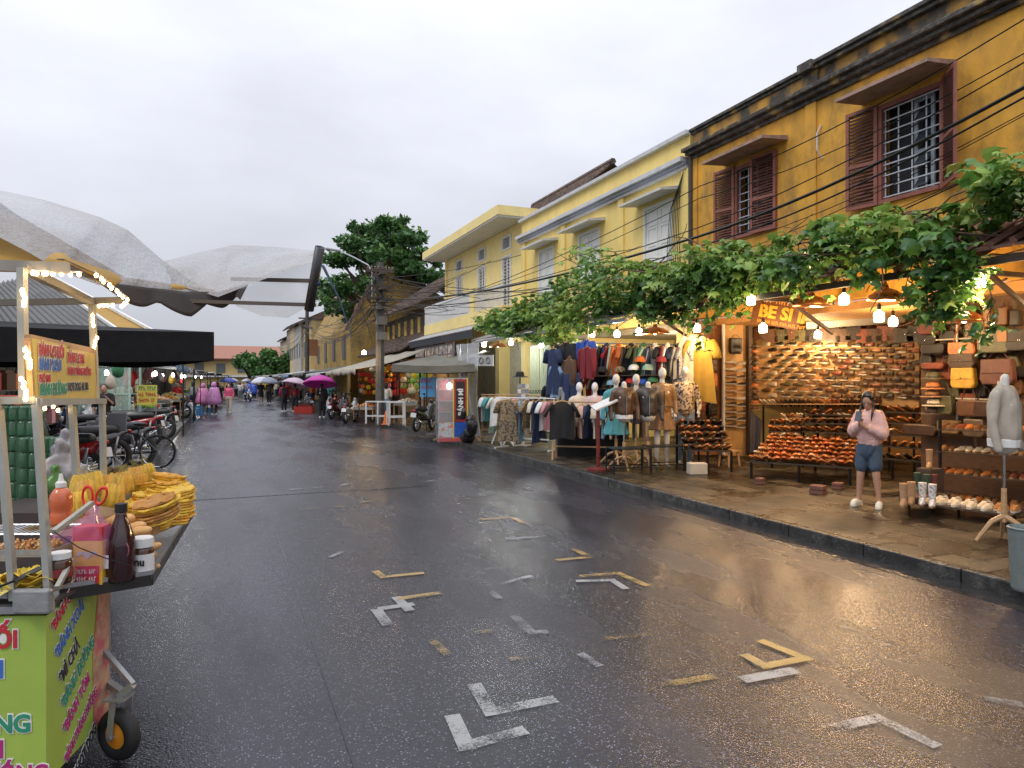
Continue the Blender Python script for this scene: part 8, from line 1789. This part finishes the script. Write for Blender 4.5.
# ---------------- the sign above the cart ----------------
SG = Seg(33,2.8,98,3.92)
sg = thing('menu_sign', 'yellow menu sign with red blue and green food names above the snack cart', 'sign', SG.A+V((0,0,1.72)), SG.rz)
b = MB(); vs = [SG.at(35,402),SG.at(98,401),SG.at(95,351),SG.at(31,338)]; nn = SG.n*.02; b.add(vs+[v-nn for v in vs], [(0,1,2,3),(7,6,5,4),(0,4,5,1),(1,5,6,2),(2,6,7,3),(3,7,4,0)]); part('board', b, mat('yellow sign vinyl', (.66,.50,.10), .45, dirt=(.40,.25,.05), dscale=5, damt=.5), sg, True)
b = MB(); 
for p, q in ((vs[0],vs[1]),(vs[1],vs[2]),(vs[2],vs[3]),(vs[3],vs[0])): b.bar(p-nn*.5, q-nn*.5, .02, .03)
part('frame', b, light_wood, sg, True)
for s, px, py, sz, m_ in (("BÁNH CHUỐI",38,353.5,.068,t_red),("BÁNH CAM",67,360.5,.068,t_red),("BÁNH XOÀI",38,368,.068,t_blue),("BÁNH TRÁNG NƯỚNG",67,373,.050,t_red),("PHÔ MAI",38,380.5,.045,t_red),("BÁNH ĐƯỜNG",39,394,.068,t_green),("HOT DOG  N. 30k",67,389.5,.056,t_black)):
    letter(s, frame_M(SG.d,(0,0,1)), SG.at(px, py+1.2, .001), 0, sz, m_, SG.n, sg, .92)
# ---------------- string lights ----------------
sl = thing('string_lights', 'string of warm little bulbs wound round the cart posts and roof edge', 'string lights', PD(30,300,2.8))
spark = mat('fairy light glow', (1,.8,.5), .4, emit=(1,.66,.28), es=14)
bm_ = None; runs = [([(30,270),(50,271),(82,272)],2.8,3.1,8),([(95,271),(112,285),(128,298),(122,305)],3.1,3.8,13),([(24,286),(25,304)],2.78,2.8,5),([(26,345),(30,366)],2.76,2.78,6),([(21,374),(28,398)],2.74,2.76,6),([(98,304),(114,303)],3.8,3.85,4),([(93,312),(94,325)],3.86,3.88,4),([(96,334),(95,348)],3.86,3.88,4),([(40,407),(54,404),(62,410)],3.3,3.6,3)]
cbm = MB(); first = None
for pts, d0, d1, n in runs:
    P_ = [PD(x,y,d0+(d1-d0)*i/(len(pts)-1)) for i,(x,y) in enumerate(pts)]; cbm.tube(P_, .004, 4)
    for i in range(n):
        u = (i+.5)/n*(len(P_)-1); k = min(int(u), len(P_)-2); p = P_[k].lerp(P_[k+1], u-k)+V((rv(-.006,.006),rv(-.006,.006),-.012))
        if first is None: b = MB(); b.ball((0,0,0), .0085,.0085,.011, 8, 6); first = mesh('bulb', b, spark)
        o = bpy.data.objects.new('bulb', first); COL.objects.link(o); o.parent = sl; o.location = p-V(sl.location)
part('cable', cbm, mat('pale cable', (.5,.5,.48), .5), sl, True)
for p, e in ((PD(60,285,2.95), 5), (PD(120,300,3.6), 5), (PD(26,360,2.75), 4), (PD(94,335,3.8), 3)):
    ld = bpy.data.lights.new('string_glow', 'POINT'); ld.energy = e*.45; ld.color = warm; ld.shadow_soft_size = .15; lo = bpy.data.objects.new('string_glow', ld); COL.objects.link(lo); lo.parent = sl; lo.location = p-V(sl.location)
# ---------------- canopy over the cart and the plastic sheets ----------------
def loft(mb, up, lo, nu, nv, f=None):
    """surface between two measured edges, each a list of (px, py, depth)"""
    def ev(L, u):
        k = min(int(u*(len(L)-1)), len(L)-2); t = u*(len(L)-1)-k; a, b_ = L[k], L[k+1]; t2 = t*t*(3-2*t)*.4+t*.6
        return PD(a[0]+(b_[0]-a[0])*t2, a[1]+(b_[1]-a[1])*t2, a[2]+(b_[2]-a[2])*t)
    def g(u, v):
        p = ev(up, u).lerp(ev(lo, u), v)
        return p+(f(u, v) if f else V((0,0,0)))
    return mb.grid(g, nu, nv)
def puff(a, s=1.0):
    return lambda u, v: (V((0,-1,.3))*(a*1.5*(.6+.5*math.sin(u*9*s+v*2.2)))+V((mnoise.noise(V((u*5,v*3,s)))*a*.8, mnoise.noise(V((u*5,v*3.5,s+4)))*a*.8, mnoise.noise(V((u*6,v*4,s+9)))*a)))*math.sin(PI*v)
cc = thing('cart_canopy', 'ochre cloth canopy with black underside and scalloped edge over the snack cart', 'canopy', PD(60,260,3.3))
b = MB(); loft(b, [(-200,150,3.4),(0,206,3.5),(60,240,3.6),(125,278,3.8),(215,290,4.3)], [(-200,262,2.9),(-10,262,2.95),(66,262,3.1),(112,284,3.5),(140,296,3.9)], 24, 8, puff(.01)); part('cloth', b, mat('ochre canopy cloth', (.60,.38,.10), .7, backlit=.35), cc, True, smooth=True, solid=.008)
b = MB(); loft(b, [(108,283,3.5),(150,288,3.8),(185,292,4.0),(218,292,4.1),(248,284,4.2)], [(112,290,3.5),(150,300,3.75),(192,308,3.95),(222,300,4.1),(240,295,4.2)], 40, 6, lambda u, v: V((0,0,-.05*v*abs(math.sin(u*PI*3.2))))); part('scalloped_edge', b, mat('dark brown cloth', (.035,.028,.025), .8), cc, True, smooth=True, solid=.008)
b = MB(); b.bar(PD(-60,165,3.3), PD(128,299,3.9), .035); b.bar(PD(-80,235,3.1), PD(60,268,3.1), .03); b.bar(PD(60,262,3.1), PD(143,298,3.9), .03); part('rafter', b, mat('dark rafter', (.07,.06,.055), .5), cc, True)
film_m = mat('wet plastic sheet', (.33,.33,.33), .22, alpha=.72, bump=.6, bscale=40, var=.08, dirt=(.20,.15,.10), dscale=1.6, damt=.75)
film2 = mat('thin clear sheet', (.45,.47,.50), .12, alpha=.34, bump=.3, bscale=9)
b = MB(); loft(b, [(-240,150,3.9),(0,190,3.9),(45,200,3.9),(100,217,4.0),(128,230,4.1),(160,258,4.2),(190,280,4.3),(216,292,4.35)], [(-240,200,2.9),(-30,222,2.95),(28,252,3.0),(62,272,3.1),(98,285,3.4),(132,290,3.7),(172,292,4.0),(214,297,4.2)], 70, 26, puff(.025, .6))
ps1 = one('plastic_sheet', b, film_m, 'large cloudy wet plastic sheet draped over the ochre cart canopy', 'plastic sheet', loc=PD(60,240,3.5), world=True, smooth=True)
b = MB(); loft(b, [(160,262,4.3),(200,252,4.4),(234,245,4.5),(278,247,4.5),(320,251,4.4)], [(172,284,4.1),(198,291,4.1),(218,297,4.0),(262,280,4.0),(312,262,3.95)], 50, 18, puff(.028, .7))
one('plastic_sheet', b, film_m, 'cloudy plastic sheet blown out to the right as far as the steel pipe', 'plastic sheet', loc=PD(230,270,4.2), world=True, smooth=True)
b = MB(); loft(b, [(222,292,4.2),(250,280,4.2),(285,268,4.1),(312,262,4.0)], [(236,306,4.2),(262,316,4.15),(288,318,4.1),(309,306,4.0)], 30, 14, puff(.025, .9))
one('plastic_sheet', b, film2, 'thin clear plastic sheet hanging below the horizontal bars', 'plastic sheet', loc=PD(270,295,4.1), world=True, smooth=True)
pf = thing('awning_pipes', 'steel pipe crutch with two bars holding out the plastic sheets', 'pipe frame', PD(312,280,4.0)); b = MB(); b.tube([PD(320,247,3.85), PD(309,310,4.0)], .025, 14, cap=False); part('upright_pipe', b, mat('scuffed steel pipe', (.07,.07,.075), .4, .5), pf, True, smooth=True, solid=.006)
b = MB(); b.bar(PD(232,279,4.3), PD(318,281,3.95), .022); b.bar(PD(150,300,4.0), PD(316,305,4.0), .02); part('bar', b, mat('dark rafter'), pf, True); b = MB(); b.tube([PD(312,278,3.95), PD(318,284,3.93), PD(313,286,3.95)], .02, 6); part('tied_cloth', b, mat('blue black rag', (.03,.06,.12), .8), pf, True)
one('blue_rope', MB().tube([PD(323,266,4.0), PD(340,300,9), PD(352,338,18)], .01, 4), mat('blue rope', (.05,.22,.50), .6), 'blue rope running from the steel pipe down to the right hand stalls', 'rope', loc=PD(323,266,4.0), world=True)
# ---------------- green packs and bags behind the cart ----------------
pk = MB(); 
for x in range(4):
    for y in range(2): pk.lathe([(.034,0),(.036,.02),(.036,.10),(.030,.115)], (-.115+x*.076,-.038+y*.076,0), 8)
grn = mat('green glass', (.015,.085,.03), .12, coat=.5, var=.3); wrap = mat('shrink wrap', (.20,.40,.24), .12, alpha=.14)
b = MB(); b.box(-.155,.155,-.078,.078,-.002,.118)
gpk = thing('bottle_pack', 'green wrapped pack of bottles', 'drinks pack', (0,0,-50), 0, 'green drink packs behind the cart'); part('bottles', pk, grn, gpk, smooth=True); part('wrap', b, wrap, gpk, bevel=.01)
n_ = 0; cnm = ['left','middle','right']
for c_, (px, d) in enumerate(((2,5.6),(22,5.5),(42,5.4))):
    for r_ in range(9):
        p = gp(px, d, .50+r_*.122); lb = 'green wrapped drinks pack, %s from the top of the %s column' % (ORD[9-r_], cnm[c_])
        if c_ == 2 and r_ > 6: continue
        if n_ == 0: gpk.location = p; gpk.rotation_euler = (0,0,cb); gpk['label'] = lb
        else: dup(gpk, p, cb+rv(-.12,.12), lb)
        n_ += 1
b = MB(); b.box(-.7,.6,-.25,.25,0,.385); one('plinth_box', b, mat('dark red box', (.14,.02,.03), .5), 'dark red crate carrying the green drinks packs', 'crate', loc=gp(20,5.5,.1), rz=cb, bevel=.01)
for i, (px, py, d, s, c, lb) in enumerate(((62,474,4.9,.14,(.33,.31,.31),'big white plastic bag right of the green packs'),(66,452,5.1,.10,(.30,.29,.31),'crumpled clear bag above the big white bag'),(56,484,4.8,.08,(.10,.22,.05),'bag of green leaves in front of the drinks packs'),(84,486,4.9,.09,(.32,.30,.29),'small pale bag by the rear cart post'))):
    b = MB(); b.ball((0,0,0), s,s*.8,s); b.cap((0,0,s*.7),(0,0,s*1.5), s*.3,s*.35); me = rm(b, .022, mat('bag film %d' % i, c, .25)); crumple(me, s*.25, 14); o = link('plastic_bag', me); o.location = PD(px,py,d); tag(o, lb, 'bag')
b = MB(); b.box(-.5,.12,-.3,.3,0,.78); one('side_table', b, mat('dark side table', (.06,.045,.04), .6), 'dark covered side table behind the cart carrying the plastic bags', 'table', loc=gp(64,5.0,.1), rz=cb)
p = PD(11,436,5.4); b = MB(); b.lathe([(.14,0),(.17,.06),(.18,.065),(.16,.05),(.12,.01)], (0,0,0), 16); one('red_basin', b, rd_pl, 'red plastic basin on top of the left drinks packs', 'basin', loc=gp(6,5.6,1.605))

# ================================================================== one mesh per separable part
def islands(me):
    n = len(me.vertices); par = list(range(n))
    def f(i):
        while par[i] != i: par[i] = par[par[i]]; i = par[i]
        return i
    for p in me.polygons:
        v = p.vertices; r = f(v[0])
        for k in v[1:]: par[f(k)] = r
    g = {}
    for p in me.polygons: g.setdefault(f(p.vertices[0]), []).append(p)
    return list(g.values())
for o in [o for o in bpy.data.objects if o.type == 'MESH' and o.parent and o.name.split('.')[0] in ('leg','pilaster','pillar','dividing_wall','side_wall','crossarm','post','side_arm','bar','ledge','hem','hanging_bar','drape') and o.data.users == 1]:
    gs = islands(o.data)
    if not 1 < len(gs) < 13: continue
    src = o.data; base_n = o.name.split('.')[0]
    for k, ps_ in enumerate(gs):
        ix = {}; vs_ = []; fs_ = []
        for p in ps_:
            fs_.append(tuple(ix.setdefault(v, len(ix)) for v in p.vertices))
        vs_ = [None]*len(ix)
        for a_, b_ in ix.items(): vs_[b_] = tuple(src.vertices[a_].co)
        me = bpy.data.meshes.new(base_n); me.from_pydata(vs_, [], fs_)
        for m_ in src.materials: me.materials.append(m_)
        for q_, p in zip(me.polygons, ps_): q_.material_index = p.material_index; q_.use_smooth = p.use_smooth
        if k == 0: o.data = me
        else: c = o.copy(); c.data = me; COL.objects.link(c)
